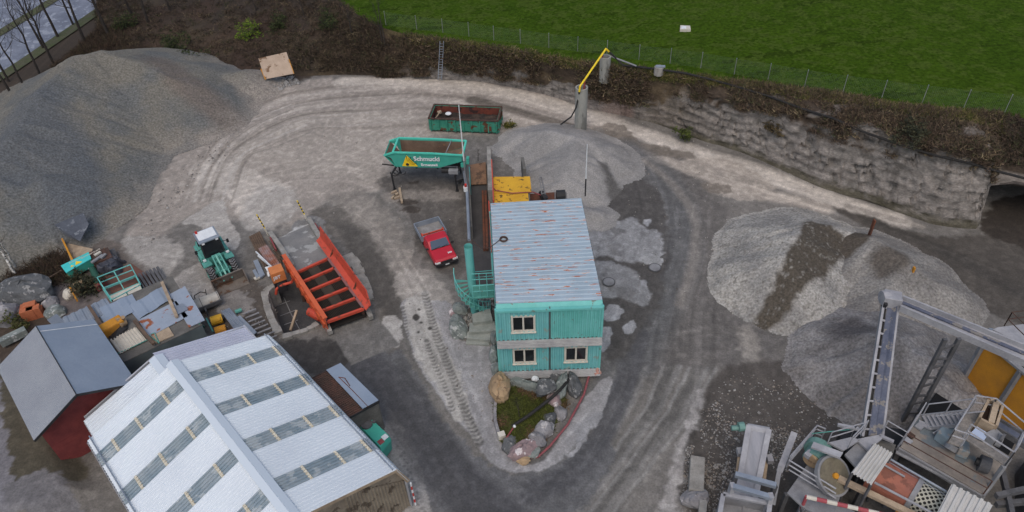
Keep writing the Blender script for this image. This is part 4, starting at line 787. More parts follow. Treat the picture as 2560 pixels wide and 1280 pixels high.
# ================================================================= CENTRE: vehicles and yard things
def place(o, front, rear=None, rz=None, z=0.0):
    o.location = (front.x, front.y, z)
    o.rotation_euler = (0, 0, rz if rz is not None else heading(rear, front))
def wheel(parent, x, y, r, w, name='wheel', rim=M_dustd, lug=0):
    m = MB(); s = 1 if y > 0 else -1
    m.tube((x, y-w/2, r), (x, y+w/2, r), r, n=20)
    if lug:
        for k in range(lug):
            a = 2*PI*k/lug
            for sd_ in (-1, 1):
                c = Vector((x+math.cos(a+.06*sd_)*r, y+sd_*w*.23, r+math.sin(a+.06*sd_)*r)); t = Matrix.Rotation(-a, 3, 'Y') @ Matrix.Rotation(.55*sd_, 3, 'X')
                m.box(c, (.06, w*.52, .05), 0, t)
    t_ = m.build(name, M_black, parent)
    if lug:
        t_.data.materials.append(M_dust)
        for p in t_.data.polygons:
            if p.index >= 22: p.material_index = 1
    m = MB(); m.tube((x, y+s*(w/2-.02), r), (x, y+s*(w/2+.015), r), r*.58, n=16); m.tube((x, y+s*w/2, r), (x, y+s*(w/2+.05), r), r*.2, n=10); m.build('rim', rim, t_)
    return t_
# ---- red pick-up, built along +x, origin under its nose
pk = thing('pickup_truck', 'red pickup with silver drop side bed parked left of the cabin block', 'pickup')
L_ = 4.35; hw = .84
def loft(m, secs):
    """secs: list of (x, [(y,z)...]) closed sections"""
    n = len(secs[0][1]); vs = [(x, y, z) for x, sec in secs for y, z in sec]; fs = []
    for i in range(len(secs)-1):
        for k in range(n): fs.append((i*n+k, i*n+(k+1) % n, (i+1)*n+(k+1) % n, (i+1)*n+k))
    fs.append(tuple(range(n))); fs.append(tuple(range((len(secs)-1)*n+n-1, (len(secs)-1)*n-1, -1))); m.add(vs, fs); return m
def bsec(w, zb, zs, ztop, wt): return [(-w, zb), (w, zb), (w+.03, (zb+zs)/2), (w, zs), (wt, ztop), (-wt, ztop), (-w, zs), (-w-.03, (zb+zs)/2)]
m = MB(); loft(m, [(-.02, bsec(hw-.06, .42, .66, .7, hw-.1)), (-.18, bsec(hw-.01, .34, .74, .83, hw-.07)), (-.9, bsec(hw, .3, .82, .93, hw-.08)), (-1.28, bsec(hw, .3, .86, .97, hw-.08)), (-2.55, bsec(hw, .3, .86, .97, hw-.08))])
body = m.build('body', M_car, pk, smooth=False, bevel=.03)
m = MB(); loft(m, [(-1.22, bsec(hw-.06, .9, .95, .97, hw-.1)), (-1.72, bsec(hw-.05, .9, 1.36, 1.42, hw-.2)), (-2.4, bsec(hw-.05, .9, 1.38, 1.45, hw-.2)), (-2.56, bsec(hw-.05, .9, 1.2, 1.3, hw-.22))])
m.build('cab', M_car, pk, bevel=.03)
m = MB(); m.slab([(-1.215, -hw+.13, 1.0), (-1.215, hw-.13, 1.0), (-1.665, hw-.24, 1.41), (-1.665, -hw+.24, 1.41)], .015); ws = m.build('windscreen', M_bglass, pk)
m = MB()
for y0_, y1_ in ((-.55, .02), (.05, .6)): m.bar((-1.2, y0_, 1.0), (-1.27, y1_, 1.06), .02, .02)
m.bar((-1.2, -hw+.13, .99), (-1.2, hw-.13, .99), .03, .03); m.build('wiper', M_dark, ws)
for s in (-1, 1):
    m = MB(); m.slab([(-1.32, s*(hw-.035), 1.0), (-2.36, s*(hw-.035), 1.0), (-2.3, s*(hw-.14), 1.35), (-1.74, s*(hw-.14), 1.35)][::s], .012); m.build('side_window', M_glass, pk)
    m = MB(); m.box((-1.36, s*(hw+.13), 1.04), (.09, .2, .14)); m.bar((-1.36, s*hw, .96), (-1.36, s*(hw+.1), 1.0), .04, .04); m.build('mirror', M_dark, pk, bevel=.02)
    m = MB(); m.box((0.0, s*.62, .63), (.05, .3, .13)); m.box((-.05, s*.82, .63), (.12, .06, .12)); m.build('headlight', M_lamp, pk)
    m = MB(); m.box((-.09, s*.5, .885), (.1, .001, .001)) if False else None
    wheel(pk, -.72, s*.72, .31, .19); wheel(pk, -3.3, s*.72, .31, .19)
m = MB(); m.box((.0, 0, .62), (.05, .84, .15)); m.box((.02, 0, .62), (.04, .1, .07)); m.build('grille', M_dark, pk)
m = MB(); m.box((.03, 0, .43), (.16, 1.66, .2)); m.box((-.3, .82, .4), (.6, .05, .14)); m.box((-.3, -.82, .4), (.6, .05, .14)); bp_ = m.build('bumper', M_dark, pk, bevel=.02)
m = MB(); m.box((.118, 0, .43), (.012, .3, .1)); pl = m.build('number_plate', M_white, bp_)
m = text_mb('304', .21, (-.42, .28, .9), (.0, 1, 0), (-1, 0, .13), .01, bold=.008); m.build('lettering', M_white, pk)
m = MB(); bz = .82; bx0, bx1, bw = -2.62, -4.4, .98
m.slab([(bx1, -bw, bz), (bx0, -bw, bz), (bx0, bw, bz), (bx1, bw, bz)], .06); m.build('bed_floor', mat('grey_bed', S(140, 138, 136, K), S(118, 116, 114, K), 2, .1, 10, .7), pk)
for (p, q) in (((bx0, -bw), (bx1, -bw)), ((bx0, bw), (bx1, bw)), ((bx1, -bw), (bx1, bw)), ((bx0, -bw), (bx0, bw))):
    m = MB(); m.bar((*p, bz+.2), (*q, bz+.2), .035, .4); m.bar((*p, bz+.41), (*q, bz+.41), .055, .04); m.build('side_board', M_galv, pk)
m = MB(); m.box((-3.2, 0, .55), (2.3, .7, .2)); m.box((-2.2, 0, .4), (3.6, .5, .2)); m.build('chassis', M_dark, pk)
a0 = at(1057, 607); a1 = at(1090, 667); ph = heading(a0, a1); nose = at(1118, 662, .25)
pk.location = (nose.x, nose.y, 0); pk.rotation_euler = (0, 0, ph)
m = MB(); m.bar((-2.95, -.8, bz+.3), (-2.95, .8, bz+.3), .1, .1)
for s in (-1, 1): m.bar((-2.75, s*.82, bz+.1), (-3.05, s*.82, bz+.42), .07, .3); m.bar((-2.95, s*.82, bz+.05), (-2.95, s*.82, bz+.4), .1, .1)
fo = m.build('steel_trestle', M_red); fo.location = pk.location; fo.rotation_euler = pk.rotation_euler; tag(fo, 'orange steel trestle lying across the bed of the red pickup', 'trestle')
# ---- green roll-off skip
sk = thing('skip_container', 'green open topped skip with rust brown rim and inside', 'skip'); SLn, SWd, SH = 6.0, 2.3, 1.35
m = MB(); t = .07
for y, sg in ((0, 1), (SWd, -1)): m.slab([(0, y, .15), (SLn, y, .15), (SLn, y, SH), (0, y, SH)][::sg], t)
m.slab([(0, 0, .15), (0, SWd, .15), (0, SWd, SH), (0, 0, SH)][::-1], t); m.slab([(SLn, 0, .15), (SLn, SWd, .15), (SLn, SWd, SH), (SLn, 0, SH)], t); m.slab([(0, 0, .22), (SLn, 0, .22), (SLn, SWd, .22), (0, SWd, .22)], .07)
m.build('body', M_skip, sk)
for k in range(9):
    x = .08+k*(SLn-.16)/8
    for y in (-.06, SWd+.06): m = MB(); m.box((x, y, .75), (.09, .12, 1.15)); m.build('rib', M_skip, sk)
for k in range(4):
    y = .1+k*(SWd-.2)/3
    for x in (SLn+.06, -.06): m = MB(); m.box((x, y, .75), (.12, .09, 1.15)); m.build('rib', M_skip, sk)
m = MB()
for p, q in (((-.05, -.05), (SLn+.05, -.05)), ((-.05, SWd+.05), (SLn+.05, SWd+.05)), ((-.05, -.05), (-.05, SWd+.05)), ((SLn+.05, -.05), (SLn+.05, SWd+.05))): m.bar((*p, SH+.03), (*q, SH+.03), .14, .1)
m.build('rim', M_rustd, sk)
m = MB()
for y, sg in ((t+.01, -1), (SWd-t-.01, 1)): m.slab([(t, y, .25), (SLn-t, y, .25), (SLn-t, y, SH-.02), (t, y, SH-.02)][::sg], .005)
for x, sg in ((t+.01, 1), (SLn-t-.01, -1)): m.slab([(x, t, .25), (x, SWd-t, .25), (x, SWd-t, SH-.02), (x, t, SH-.02)][::sg], .005)
m.build('lining', mat('rust_lining', S(112, 58, 46, K), S(84, 48, 42, K), 1.2, .15, 12, .9, spot=S(60, 42, 40), spot_amt=.4, spot_sc=1), sk)
m = MB(); m.box((SLn-.75, -.09, .6), (.42, .05, .45)); m.build('patch', M_rust, sk)
m = MB()
for y in (.4, SWd-.4): m.box((SLn/2, y, .07), (SLn, .12, .14))
m.build('skid', M_rustd, sk)
m = MB(); m.tube((-.12, .5, 1.1), (-.12, .75, 1.25), .03); m.build('hook', M_rust, sk)
f0 = at(1077, 327, .1); f1 = at(1245, 334, .1); sk.location = (f0.x, f0.y, 0); srz = heading(f0, f1)+.0; sk.rotation_euler = (0, 0, srz); sk.scale = ((f1-f0).length/SLn,)*3
ksc = sk.scale[0]
gxs = np.arange(.15, SLn-.1, .1); gys = np.arange(.12, SWd-.1, .1); X, Y = np.meshgrid(gxs, gys)
Z = .55+.35*fbm(X+3, Y, 1.2, 4, 120)-.05*X/SLn; cc = mixc(S(52, 46, 42, K), S(74, 62, 54, K), (fbm(X, Y, 2, 3, 121)-.45)*6)
so_ = sheet('scrap_fill', np.stack([X, Y, Z], -1).reshape(-1, 3), len(gxs), len(gys), cc.reshape(-1, 3), M_rock); so_.location = sk.location; so_.rotation_euler = sk.rotation_euler; so_.scale = sk.scale; tag(so_, 'dark mixed scrap and dirt filling the green skip', 'scrap', kind='stuff')
Ms = Matrix.Translation(sk.location) @ Matrix.Rotation(srz, 4, 'Z') @ Matrix.Scale(ksc, 4)
m = MB(); m.sphere(Ms @ Vector((1.35, 1.55, .98)), .3, 12, (1, 1, .3)); tag(m.build('white_basin', M_white, smooth=True), 'small white basin lying on the scrap in the green skip', 'basin')
m = MB(); m.bar(Ms @ Vector((.3, .5, .95)), Ms @ Vector((.75, 1.4, 1.3)), .06, .06); m.bar(Ms @ Vector((.3, .55, .95)), Ms @ Vector((1.2, .35, .95)), .05, .05); m.box(Ms @ Vector((.55, 1.6, 1.05)), (.35, .3, .18), .4); tag(m.build('scrap_bar', M_wood), 'pale bent scrap bars in the left end of the green skip', 'scrap')
# ---- tipper body on stands: profile in (x = length to the right, z), extruded across y
tp = thing('tipper_body', 'bright green tipper body with white lettering parked on four stand legs', 'tipper body'); TL = 6.0; TW = 1.9; tz = 2.0
prof_b = [(.35, 0), (4.0, 0.0), (5.85, .75)]; prof_t = [(-.15, 1.05), (0.55, 1.35), (3.4, 1.3), (5.9, 1.12)]
def tpp(x, y, z): return Vector((x*.93+.12, y, z+tz))
def side(y, sg, mb, inset=0):
    vs = [tpp(.12, y, .75), tpp(.4, y, 0), tpp(3.9, y, 0), tpp(5.85, y, .62), tpp(5.9, y, 1.12), tpp(3.6, y, 1.22), tpp(.5, y, 1.25), tpp(-.45, y, .98)]
    mb.slab(vs[::sg], .06)
m = MB(); side(0, 1, m); side(TW, -1, m); m.slab([tpp(.4, 0, .02), tpp(3.9, 0, .02), tpp(3.9, TW, .02), tpp(.4, TW, .02)], .05); m.slab([tpp(3.9, 0, .02), tpp(5.85, 0, .64), tpp(5.85, TW, .64), tpp(3.9, TW, .02)], .05)
m.slab([tpp(-.4, 0, .98), tpp(.4, 0, .02), tpp(.4, TW, .02), tpp(-.4, TW, .98)], .05); m.slab([tpp(5.85, .0, .62), tpp(5.92, 0, 1.12), tpp(5.92, TW, 1.12), tpp(5.85, TW, .62)][::-1], .06); m.build('shell', M_green, tp)
m = MB()
for y in (-.03, TW+.03): m.bar(tpp(.4, y, 1.28), tpp(3.6, y, 1.25), .14, .1); m.bar(tpp(3.6, y, 1.25), tpp(5.95, y, 1.14), .14, .1); m.bar(tpp(-.42, y, 1.0), tpp(.42, y, 1.28), .14, .1)
m.bar(tpp(.35, 0, 1.28), tpp(.35, TW, 1.28), .14, .1); m.bar(tpp(5.93, 0, 1.14), tpp(5.93, TW, 1.14), .14, .12); m.build('rim', mat('light_green_rim', S(70, 180, 158, K), S(86, 186, 166, K), 2, .05, 12, .5), tp)
m = MB(); m.slab([tpp(.5, .08, .05), tpp(3.9, .08, .05), tpp(3.9, TW-.08, .05), tpp(.5, TW-.08, .05)], .005)
m.slab([tpp(3.9, .08, .05), tpp(5.8, .08, .66), tpp(5.8, TW-.08, .66), tpp(3.9, TW-.08, .05)], .005); m.slab([tpp(.5, TW-.075, .06), tpp(3.9, TW-.075, .06), tpp(5.78, TW-.075, .68), tpp(5.8, TW-.075, 1.1), tpp(.5, TW-.075, 1.18)], .004)
m.slab([tpp(.5, .075, .06), tpp(.5, .075, 1.18), tpp(5.8, .075, 1.1), tpp(5.78, .075, .68), tpp(3.9, .075, .06)], .004); m.slab([tpp(-.3, .08, 1.0), tpp(.44, .08, .07), tpp(.44, TW-.08, .07), tpp(-.3, TW-.08, 1.0)], .004)
m.build('lining', mat('worn_brown_lining', S(116, 98, 84, K), S(88, 72, 62, K), .9, .12, 10, .8, spot=S(140, 100, 74, K), spot_amt=.36, spot_sc=.8), tp)
m = MB(); m.bar(tpp(4.55, 0, 1.2), tpp(4.75, TW, 1.2), .05, .05); m.build('cross_bar', M_dust, tp)
m = text_mb('Schmucki', .52, tpp(1.95, -.066, .62), (1, 0, 0), (0, 0, 1), .012, bold=.018); m.build('lettering', M_white, tp)
m = text_mb('Ermenswil', .3, tpp(2.5, -.066, .16), (1, 0, 0), (0, 0, 1), .012, bold=.012); m.build('lettering', M_white, tp)
m = MB(); m.slab([tpp(.95, -.068, .1), tpp(2.25, -.068, .1), tpp(1.42, -.068, 1.08)], .004); dc = m.build('warning_triangle', mat('yellow_decal', S(228, 190, 40, K), rough=.5), tp)
m = MB(); c0 = tpp(1.42, -.074, .3)
for k in range(8):
    a_ = -.1+k*.24; m.slab([c0+Vector((.16*math.cos(a_), 0, .16*math.sin(a_))), c0+Vector((.7*math.cos(a_-.03), 0, .7*math.sin(a_-.03)))*(.75+.25*(k % 2)), c0+Vector((.7*math.cos(a_+.06), 0, .7*math.sin(a_+.06)))*(.75+.25*(k % 2))], .003)
m.slab([c0+Vector((.13*math.cos(i*PI/6)-.02, 0, .13*math.sin(i*PI/6)-.04)) for i in range(12)], .003); m.build('burst', M_dark, dc)
m = MB(); m.bar((.4, .7, tz-.15), (5.4, .7, tz-.15), .14, .26); m.bar((.4, TW-.7, tz-.15), (5.4, TW-.7, tz-.15), .14, .26)
for x in (.4, 2, 3.6, 5.2): m.bar((x, .2, tz-.2), (x, TW-.2, tz-.2), .14, .14)
m.tube((3.9, .25, tz-.4), (5.0, .25, tz-.4), .22, n=12); m.build('subframe', M_dark, tp)
for x in (.15, 5.0):
    for y in (-.15, TW+.1):
        m = MB(); m.bar((x, y, 0), (x-.05, y, tz-.55), .11, .11); m.bar((x-.05, y, tz-.6), (x+.35, TW/2 if False else (y+.45 if y < 1 else y-.45), tz-.1), .11, .11); m.box((x, y, .02), (.25, .25, .04)); m.build('stand_leg', M_dark, tp)
m = MB(); m.tube((-.65, .35, tz-.05), (.3, .35, tz-.15), .05); m.path([(.3+.3*math.sin(i*.5), -.05, tz-.55+.28*math.cos(i*.5)) for i in range(11)], .03); m.path([(.7+.5*math.sin(i*.35-1.6), -.02, tz-.4-.35*math.cos(i*.35-1.6)) for i in range(10)], .025); m.build('hose', M_black, tp)
m = MB(); m.box((4.85, -.1, tz-.25), (.7, .35, .3)); m.build('control_box', M_dust, tp)
m = MB(); m.box((5.95, .25, tz+.55), (.2, .35, .5)); m.box((5.6, .1, tz+.25), (.35, .25, .35)); m.build('hinge', M_green, tp)
l0 = at(983, 470, 0); l1 = at(1139, 474, 0); tp.location = (l0.x, l0.y, 0); trz = heading(l0, l1); tp.rotation_euler = (0, 0, trz); tks = (l1-l0).length/4.85; tp.scale = (tks,)*3
# small items near the legs
for k, (x, y, r) in enumerate([(985, 480, .6), (990, 487, .9), (984, 492, 1.1), (993, 494, .5)]):
    m = MB(); p = at(x, y, .09); m.box(p, (.5, .16, .17), r); tag(m.build('timber_offcut', M_wood, bevel=.01), ['short timber block nearest the left stand leg', 'short timber block second from the left stand leg', 'lowest left of the small timber blocks', 'lowest right of the small timber blocks'][k], 'timber', 'timber blocks by the stand leg')
m = MB(); m.bar(at(999, 471, .12), at(1005, 506, .12), .18, .2); tag(m.build('timber_beam', M_wood, bevel=.01), 'long pale timber beam on the ground below the tipper body', 'timber')
m = MB(); m.box(at(1150, 444, .7), (.9, .5, .25), .5, Matrix.Rotation(.35, 3, 'X')); m.bar(at(1142, 470, 0), at(1145, 447, .7), .08, .08); m.bar(at(1158, 462, 0), at(1155, 442, .7), .08, .08); tag(m.build('steel_bracket', M_dustd), 'tilted grey steel plate bracket beside the right stand leg', 'bracket')
# ---- concrete towers and yellow pipe
def tower(label, bx, by, ht, r, z=0.0):
    b_ = at(bx, by, z); t = thing('concrete_pillar', label, 'pillar', (b_.x, b_.y, z)); m = MB(); n = 24
    ring = lambda rr, zz: [(b_.x+rr*math.cos(2*PI*i/n), b_.y+rr*math.sin(2*PI*i/n), z+zz) for i in range(n)]
    vs = ring(r, -.4)+ring(r, ht)+ring(r-.12, ht)+ring(r-.12, ht-.5); fs = []
    for k in range(3):
        for i in range(n): fs.append((k*n+i, k*n+(i+1) % n, (k+1)*n+(i+1) % n, (k+1)*n+i))
    fs.append(tuple(range(3*n, 4*n))); m.add(vs, fs); m.build('shaft', mat('cast_concrete', S(150, 150, 144, K), S(134, 134, 130, K), 1, .1, 10, .9, spot=S(110, 110, 106, K), spot_amt=.36, spot_sc=.8, stretch=(1, 1, .25)), t, smooth=False); return t, b_
t1, b1 = tower('tall round concrete pillar in the sand heap carrying the yellow pipe', 1451, 326, 4.35, .55)
b2_ = on_bank(1511, 193); t2, b2 = tower('concrete pillar on the bank slope holding the upper end of the yellow pipe', 1511, 193, vtop(at(1511, 193, b2_.z), 141)-b2_.z, .5, b2_.z)
top1 = b1+Vector((0, 0, 4.35)); pa = at(1450, 216, 4.8); pb_ = at(1515, 122, vtop(b2+Vector((0, 0, .1)), 125))
yp = thing('pump_pipe', 'bright yellow steel pipe slanting between two concrete pillars', 'pipe', tuple(pa))
m = MB(); m.path([Vector((pa.x-.05, pa.y, 4.3)), pa, pb_, pb_+Vector((.3, .1, -.35))], .085, 10); m.build('pipe', M_boomy, yp)
m = MB(); m.bar(top1+Vector((.2, 0, -.5)), top1+Vector((.25, .1, .75)), .14, .14); m.bar(pb_+Vector((-.35, -.35, -1.5)), pb_+Vector((-.35, -.35, -.3)), .16, .16); m.build('support', M_pinkred, yp)
m = MB(); m.path([Vector((pa.x-.05, pa.y, 4.3)), at(1447, 240, 3.6), at(1440, 270, 2.8), at(1428, 292, 2.3), at(1402, 311, 2.2)], .07); tag(m.build('black_hose', M_black), 'black hose hanging from the tall pillar down to the sand heap', 'hose')
m = MB(); bh = [pb_+Vector((.3, .1, -.35))]+[on_bank(x, y, .5) for x, y in ((1560, 145), (1600, 157), (1640, 168))]+[on_bank(x, y, .38) for x, y in ((1712, 186), (1780, 204), (1850, 223), (1920, 244), (2000, 275), (2080, 303), (2160, 332), (2240, 362), (2330, 386), (2420, 408))]+[at(2500, 430, 4.6), at(2600, 455, 4.4)]
m.path(bh, .09); tag(m.build('black_pipeline', M_black), 'long black pipe running along the upper bank to the right edge', 'pipe')
m = MB(); m.path([at(1520, 138, b2.z+2), on_bank(1590, 155, .7)], .07); tag(m.build('grey_pipe', M_dust), 'short grey pipe beside the black hose on the bank crest', 'pipe')
t3 = thing('concrete_post', 'short grey concrete block set in the bank under the black pipe', 'concrete block', tuple(at(1643, 186, 3.4))); m = MB(); q = on_bank(1643, 186, .4); qz = vtop(q, 167); m.prism([(q.x+.42*math.cos(i*PI/4+.4), q.y+.42*math.sin(i*PI/4+.4)) for i in range(8)], q.z-.2, qz); m.build('block', M_conc, t3); m = MB(); m.bar(Vector((q.x-.3, q.y, qz+.06)), Vector((q.x+.5, q.y-.1, qz+.06)), .3, .1); m.build('plate', M_galv, t3)
# ---- yellow covered hopper and its neighbours behind the cabins
yz = 2.6; yh = thing('yellow_cover', 'bright yellow steel covers of the hopper behind the cabin roof', 'cover', tuple(at(1280, 500, 0)))
for c in ([(1233, 442), (1325, 441), (1329, 480), (1235, 484)], [(1235, 485), (1320, 481), (1322, 503), (1236, 507)]):
    m = MB(); pz = [at(x, y, yz) for x, y in c]; m.slab(pz[::-1], .08); m.build('cover_plate', M_yellow, yh)
m = MB(); pz = [at(x, y, yz-.1) for x, y in ((1235, 444), (1323, 443), (1325, 500), (1238, 505))]; m.prism([(p.x, p.y) for p in pz], 0, yz-.12); m.build('hopper_wall', M_concd, yh)
m = MB(); m.path([at(1231, 468, yz+.1), at(1240, 476, yz+.15), at(1280, 483, yz+.12), at(1332, 480, yz+.1), at(1352, 488, 2.4)], .04); tag(m.build('pink_hose', M_pinkred), 'faded pink hose draped over the yellow hopper covers', 'hose')
rl = thing('red_rail', 'long thin red steel rail left of the yellow covers and the cabin roof', 'rail', tuple(at(1222, 520, 2))); m = MB(); m.bar(at(1229, 402, 2.6), at(1234, 505, 2.9), .08, .3); m.bar(at(1222, 505, 2.5), at(1229, 628, 3.2), .08, .25); m.build('beam', M_red, rl)
m = MB(); m.bar(at(1324, 441, 2.2), at(1329, 478, 2.2), .08, .14) if False else m.bar(at(1306, 410, 1.2), at(1312, 440, 1.2), .25, 1.4); tag(m.build('bay_wall', M_concd), 'low concrete fin standing in the sand behind the yellow covers', 'wall')
m = MB(); rp_ = [at(x, y, 1.6) for x, y in ((1320, 485), (1392, 480), (1394, 500), (1322, 500))]; m.slab(rp_[::-1], .12); tag(m.build('rusty_deck', M_rust), 'rusty steel deck between the yellow covers and the cabin roof', 'deck')
dm = thing('drive_motor', 'black drive drum with guide frame on the rusty deck', 'motor', tuple(at(1402, 490, 1.6))); m = MB(); m.tube(at(1391, 489, 2.0), at(1413, 488, 2.0), .42, n=14); m.build('drum', M_dark, dm); m = MB(); m.bar(at(1388, 497, 1.6), at(1388, 480, 2.1), .1, .1); m.bar(at(1415, 496, 1.6), at(1415, 480, 2.1), .1, .1); m.build('frame', M_dust, dm)
lr = thing('elevator_ladder', 'narrow pale bucket ladder leaning over the rusty deck', 'ladder', tuple(at(1357, 490, 2)))
m = MB(); A0, A1 = at(1356, 497, 2.0), at(1349, 443, 3.8); B0, B1 = at(1365, 496, 2.0), at(1353, 442, 3.8)
m.bar(A0, A1, .07, .07); m.bar(B0, B1, .07, .07); m.build('rail', M_dust, lr); m = MB()
for k in range(9): m.bar(A0.lerp(A1, k/8), B0.lerp(B1, k/8), .05, .05)
m.build('rung', M_dust, lr); m = MB(); m.bar(at(1352, 480, 2.3), at(1364, 500, 2.0), .35, .5); m.build('housing', M_dark, lr)
# alley: kerb wall, plywood, blue pipe, red beams
m = MB(); m.prism(px2([(1219, 398), (1228, 398), (1234, 508), (1222, 508)]), 0, 1.3); tag(m.build('alley_wall', M_conc), 'low grey concrete wall right of the dark alley', 'wall')
m = MB(); pz = [at(x, y, .25) for x, y in ((1175, 412), (1214, 405), (1217, 459), (1178, 461))]; m.slab(pz[::-1], .06); tag(m.build('brown_board', mat('brown_board', S(140, 108, 84, K), S(124, 96, 76, K), 1.5, .1, 14, .85, spot=S(96, 76, 62, K), spot_amt=.35, spot_sc=1.2)), 'large brown board lying at the head of the dark alley', 'board')
m = MB(); m.prism(px2([(1170, 462), (1216, 462), (1222, 505), (1230, 740), (1186, 745), (1178, 600)]), -.1, .06); tag(m.build('alley', mat('alley_asphalt', S(74, 72, 71, K), S(62, 60, 60, K), 1, .15, 8, .92)), kind='structure')
for k, (x, w_) in enumerate(((1211, .16), (1218, .2))):
    m = MB(); m.bar(at(x-4, 478, .2), at(x, 625, .2), w_, .22); tag(m.build('rusty_beam', M_rust), ['left of the two rusty red beams lying along the alley', 'right of the two rusty red beams lying along the alley'][k], 'beam')
m = MB(); m.path([at(1160, 430, 1.4), at(1167, 470, 1.6), at(1170, 530, 1.6), at(1173, 600, 1.6)], .12, 8); tag(m.build('grey_drain_pipe', M_galv), 'blue grey pipe running along the left wall of the alley', 'pipe')
m = MB(); m.prism(px2([(1166, 440), (1174, 440), (1184, 600), (1176, 600)]), 0, 1.25); tag(m.build('retaining_wall', M_concd), 'narrow dark wall carrying the blue grey pipe left of the alley', 'wall')
m = MB(); m.bar(at(1173, 428, .6), at(1175, 476, .6), .14, .9); tag(m.build('teal_plank', M_teal), 'narrow teal plank upright beside the brown board', 'plank')
hn = thing('warning_horn', 'white box with a red lamp on the pipe beside the alley', 'lamp', tuple(at(1164, 472, 1.7))); m = MB(); m.box(at(1164, 472, 1.85), (.3, .3, .4)); m.build('box', M_white, hn); m = MB(); m.tube(at(1164, 466, 2.05), at(1164, 461, 2.35), .12, .09, 12); m.build('lamp', M_redlens, hn)
# antennas
for (bx, by, tx_, ty_, h, lb) in ((1166, 470, 1147, 262, 5.0, 'tall thin white mast rising beside the alley in front of the green skip'), (1463, 490, 1467, 360, 3.2, 'thin white mast at the right rear corner of the cabin roof')):
    lo = 1.6 if h > 4 else 3.0; b_ = at(bx, by, lo); best = min((abs((lambda q: ((q-Vector((0, 0, HC))).dot(cu)/(q-Vector((0, 0, HC))).dot(fw)))(b_+Vector((0, 0, hh)))-(640-ty_)/FPX), hh) for hh in np.arange(1, 12, .05))[1]
    e = b_+Vector((0, 0, best)); an = thing('mast', lb, 'mast', tuple(b_)); m = MB(); m.tube(b_, b_.lerp(e, .35), .05, .05); m.build('base_tube', M_dark if h < 4 else M_dust, an); m = MB(); m.tube(b_.lerp(e, .35), e, .055, .03); m.build('rod', M_white, an)
# ---- teal stair tower
bs_ = at(1187, 780, 0); st = thing('spiral_stair', 'teal steel spiral stair with a round post and landing at the cabin side', 'staircase', (bs_.x, bs_.y, 0))
tpx = at(1167, 603, 0); PH = 4.6
m = MB(); n = 18; tz_ = None
m.tube(bs_+Vector((0, 0, -.2)), bs_+Vector((-.02, .02, 5.9)), .27, n=18, cap=False); m.tube(bs_+Vector((0, 0, 5.3)), bs_+Vector((0, 0, 5.34)), .25, n=12); po = m.build('post', M_teald if False else M_teal, st)
pf = 3.0; plat = [at(x, y, pf) for x, y in ((1181, 715), (1236, 712), (1237, 741), (1183, 745))]
m = MB(); m.slab(plat[::-1], .06)
for i in range(4): m.bar(plat[i], plat[(i+1) % 4], .08, .12)
for k in range(1, 12):
    m.bar(plat[0].lerp(plat[1], k/12)+Vector((0, 0, .04)), plat[3].lerp(plat[2], k/12)+Vector((0, 0, .04)), .03, .05)
m.build('landing', M_teald, st)
m = MB()
for i, j in ((3, 2), (1, 0)):
    for zz in (.55, 1.05): m.bar(plat[i]+Vector((0, 0, zz)), plat[j]+Vector((0, 0, zz)), .045, .045)
    for k in range(4): q = plat[i].lerp(plat[j], k/3); m.bar(q, q+Vector((0, 0, 1.05)), .045, .045)
m.build('railing', M_teal, st)
steps = 13
hr = []
for k in range(steps):
    a_ = math.radians(170+k*15); z_ = pf-.08-k*.225
    if z_ < .1: break
    m = MB(); c = math.cos(a_); s = math.sin(a_); c2_, s2_ = math.cos(a_+.3), math.sin(a_+.3); r1 = 1.12
    m.prism([(bs_.x+.25*c, bs_.y+.25*s), (bs_.x+r1*c, bs_.y+r1*s), (bs_.x+r1*c2_, bs_.y+r1*s2_), (bs_.x+.25*c2_, bs_.y+.25*s2_)], z_-.03, z_+.01); m.build('tread', M_teald, st)
    hr.append(Vector((bs_.x+r1*c, bs_.y+r1*s, z_)))
m = MB(); m.path([h+Vector((0, 0, 1.0)) for h in hr], .028); m.path([h+Vector((0, 0, .5)) for h in hr], .018)
for h in hr: m.tube(h, h+Vector((0, 0, 1.0)), .02)
m.build('handrail', M_teal, st)
m = MB(); p0, p1 = at(1184, 680, pf), at(1230, 676, pf)
for zz in (.5, 1.0): m.bar(p0+Vector((0, 0, zz-1)), p1+Vector((0, 0, zz-1)), .04, .04)
m.bar(at(1228, 625, 2.9), at(1232, 690, 2.9), .08, .08); m.build('gate_rail', M_teal, st)
# stone steps and stones by the stair
def boulder(name, label, cat, c, d, rz=0, m=M_conc, seed=0, group=None, sub_=3, flat=.15):
    """angular stone: noisy, flattened icosphere-like lump"""
    n = 14; rs_ = np.random.RandomState(seed); dirs = rs_.normal(0, 1, (9, 3)); dirs /= np.linalg.norm(dirs, axis=1)[:, None]; cut = rs_.uniform(.62, .9, 9)
    vs = []; fs = []; mm = 9
    for j in range(mm+1):
        th = PI*j/mm
        for i in range(n):
            v = np.array([math.sin(th)*math.cos(2*PI*i/n), math.sin(th)*math.sin(2*PI*i/n), math.cos(th)])
            k = 1.0
            for q_, ct in zip(dirs, cut):
                dd = v@q_
                if dd > 1e-3: k = min(k, ct/dd)
            k *= 1+.05*rs_.normal(); v = v*k; R = Matrix.Rotation(rz, 3, 'Z') @ Vector((v[0]*d[0]/1.55, v[1]*d[1]/1.55, v[2]*d[2]/1.55)); vs.append(Vector(c)+R)
    for j in range(mm):
        for i in range(n): fs.append((j*n+i, (j+1)*n+i, (j+1)*n+(i+1) % n, j*n+(i+1) % n))
    b_ = MB(); b_.add(vs, fs); o = b_.build(name, m); return tag(o, label, cat, group)
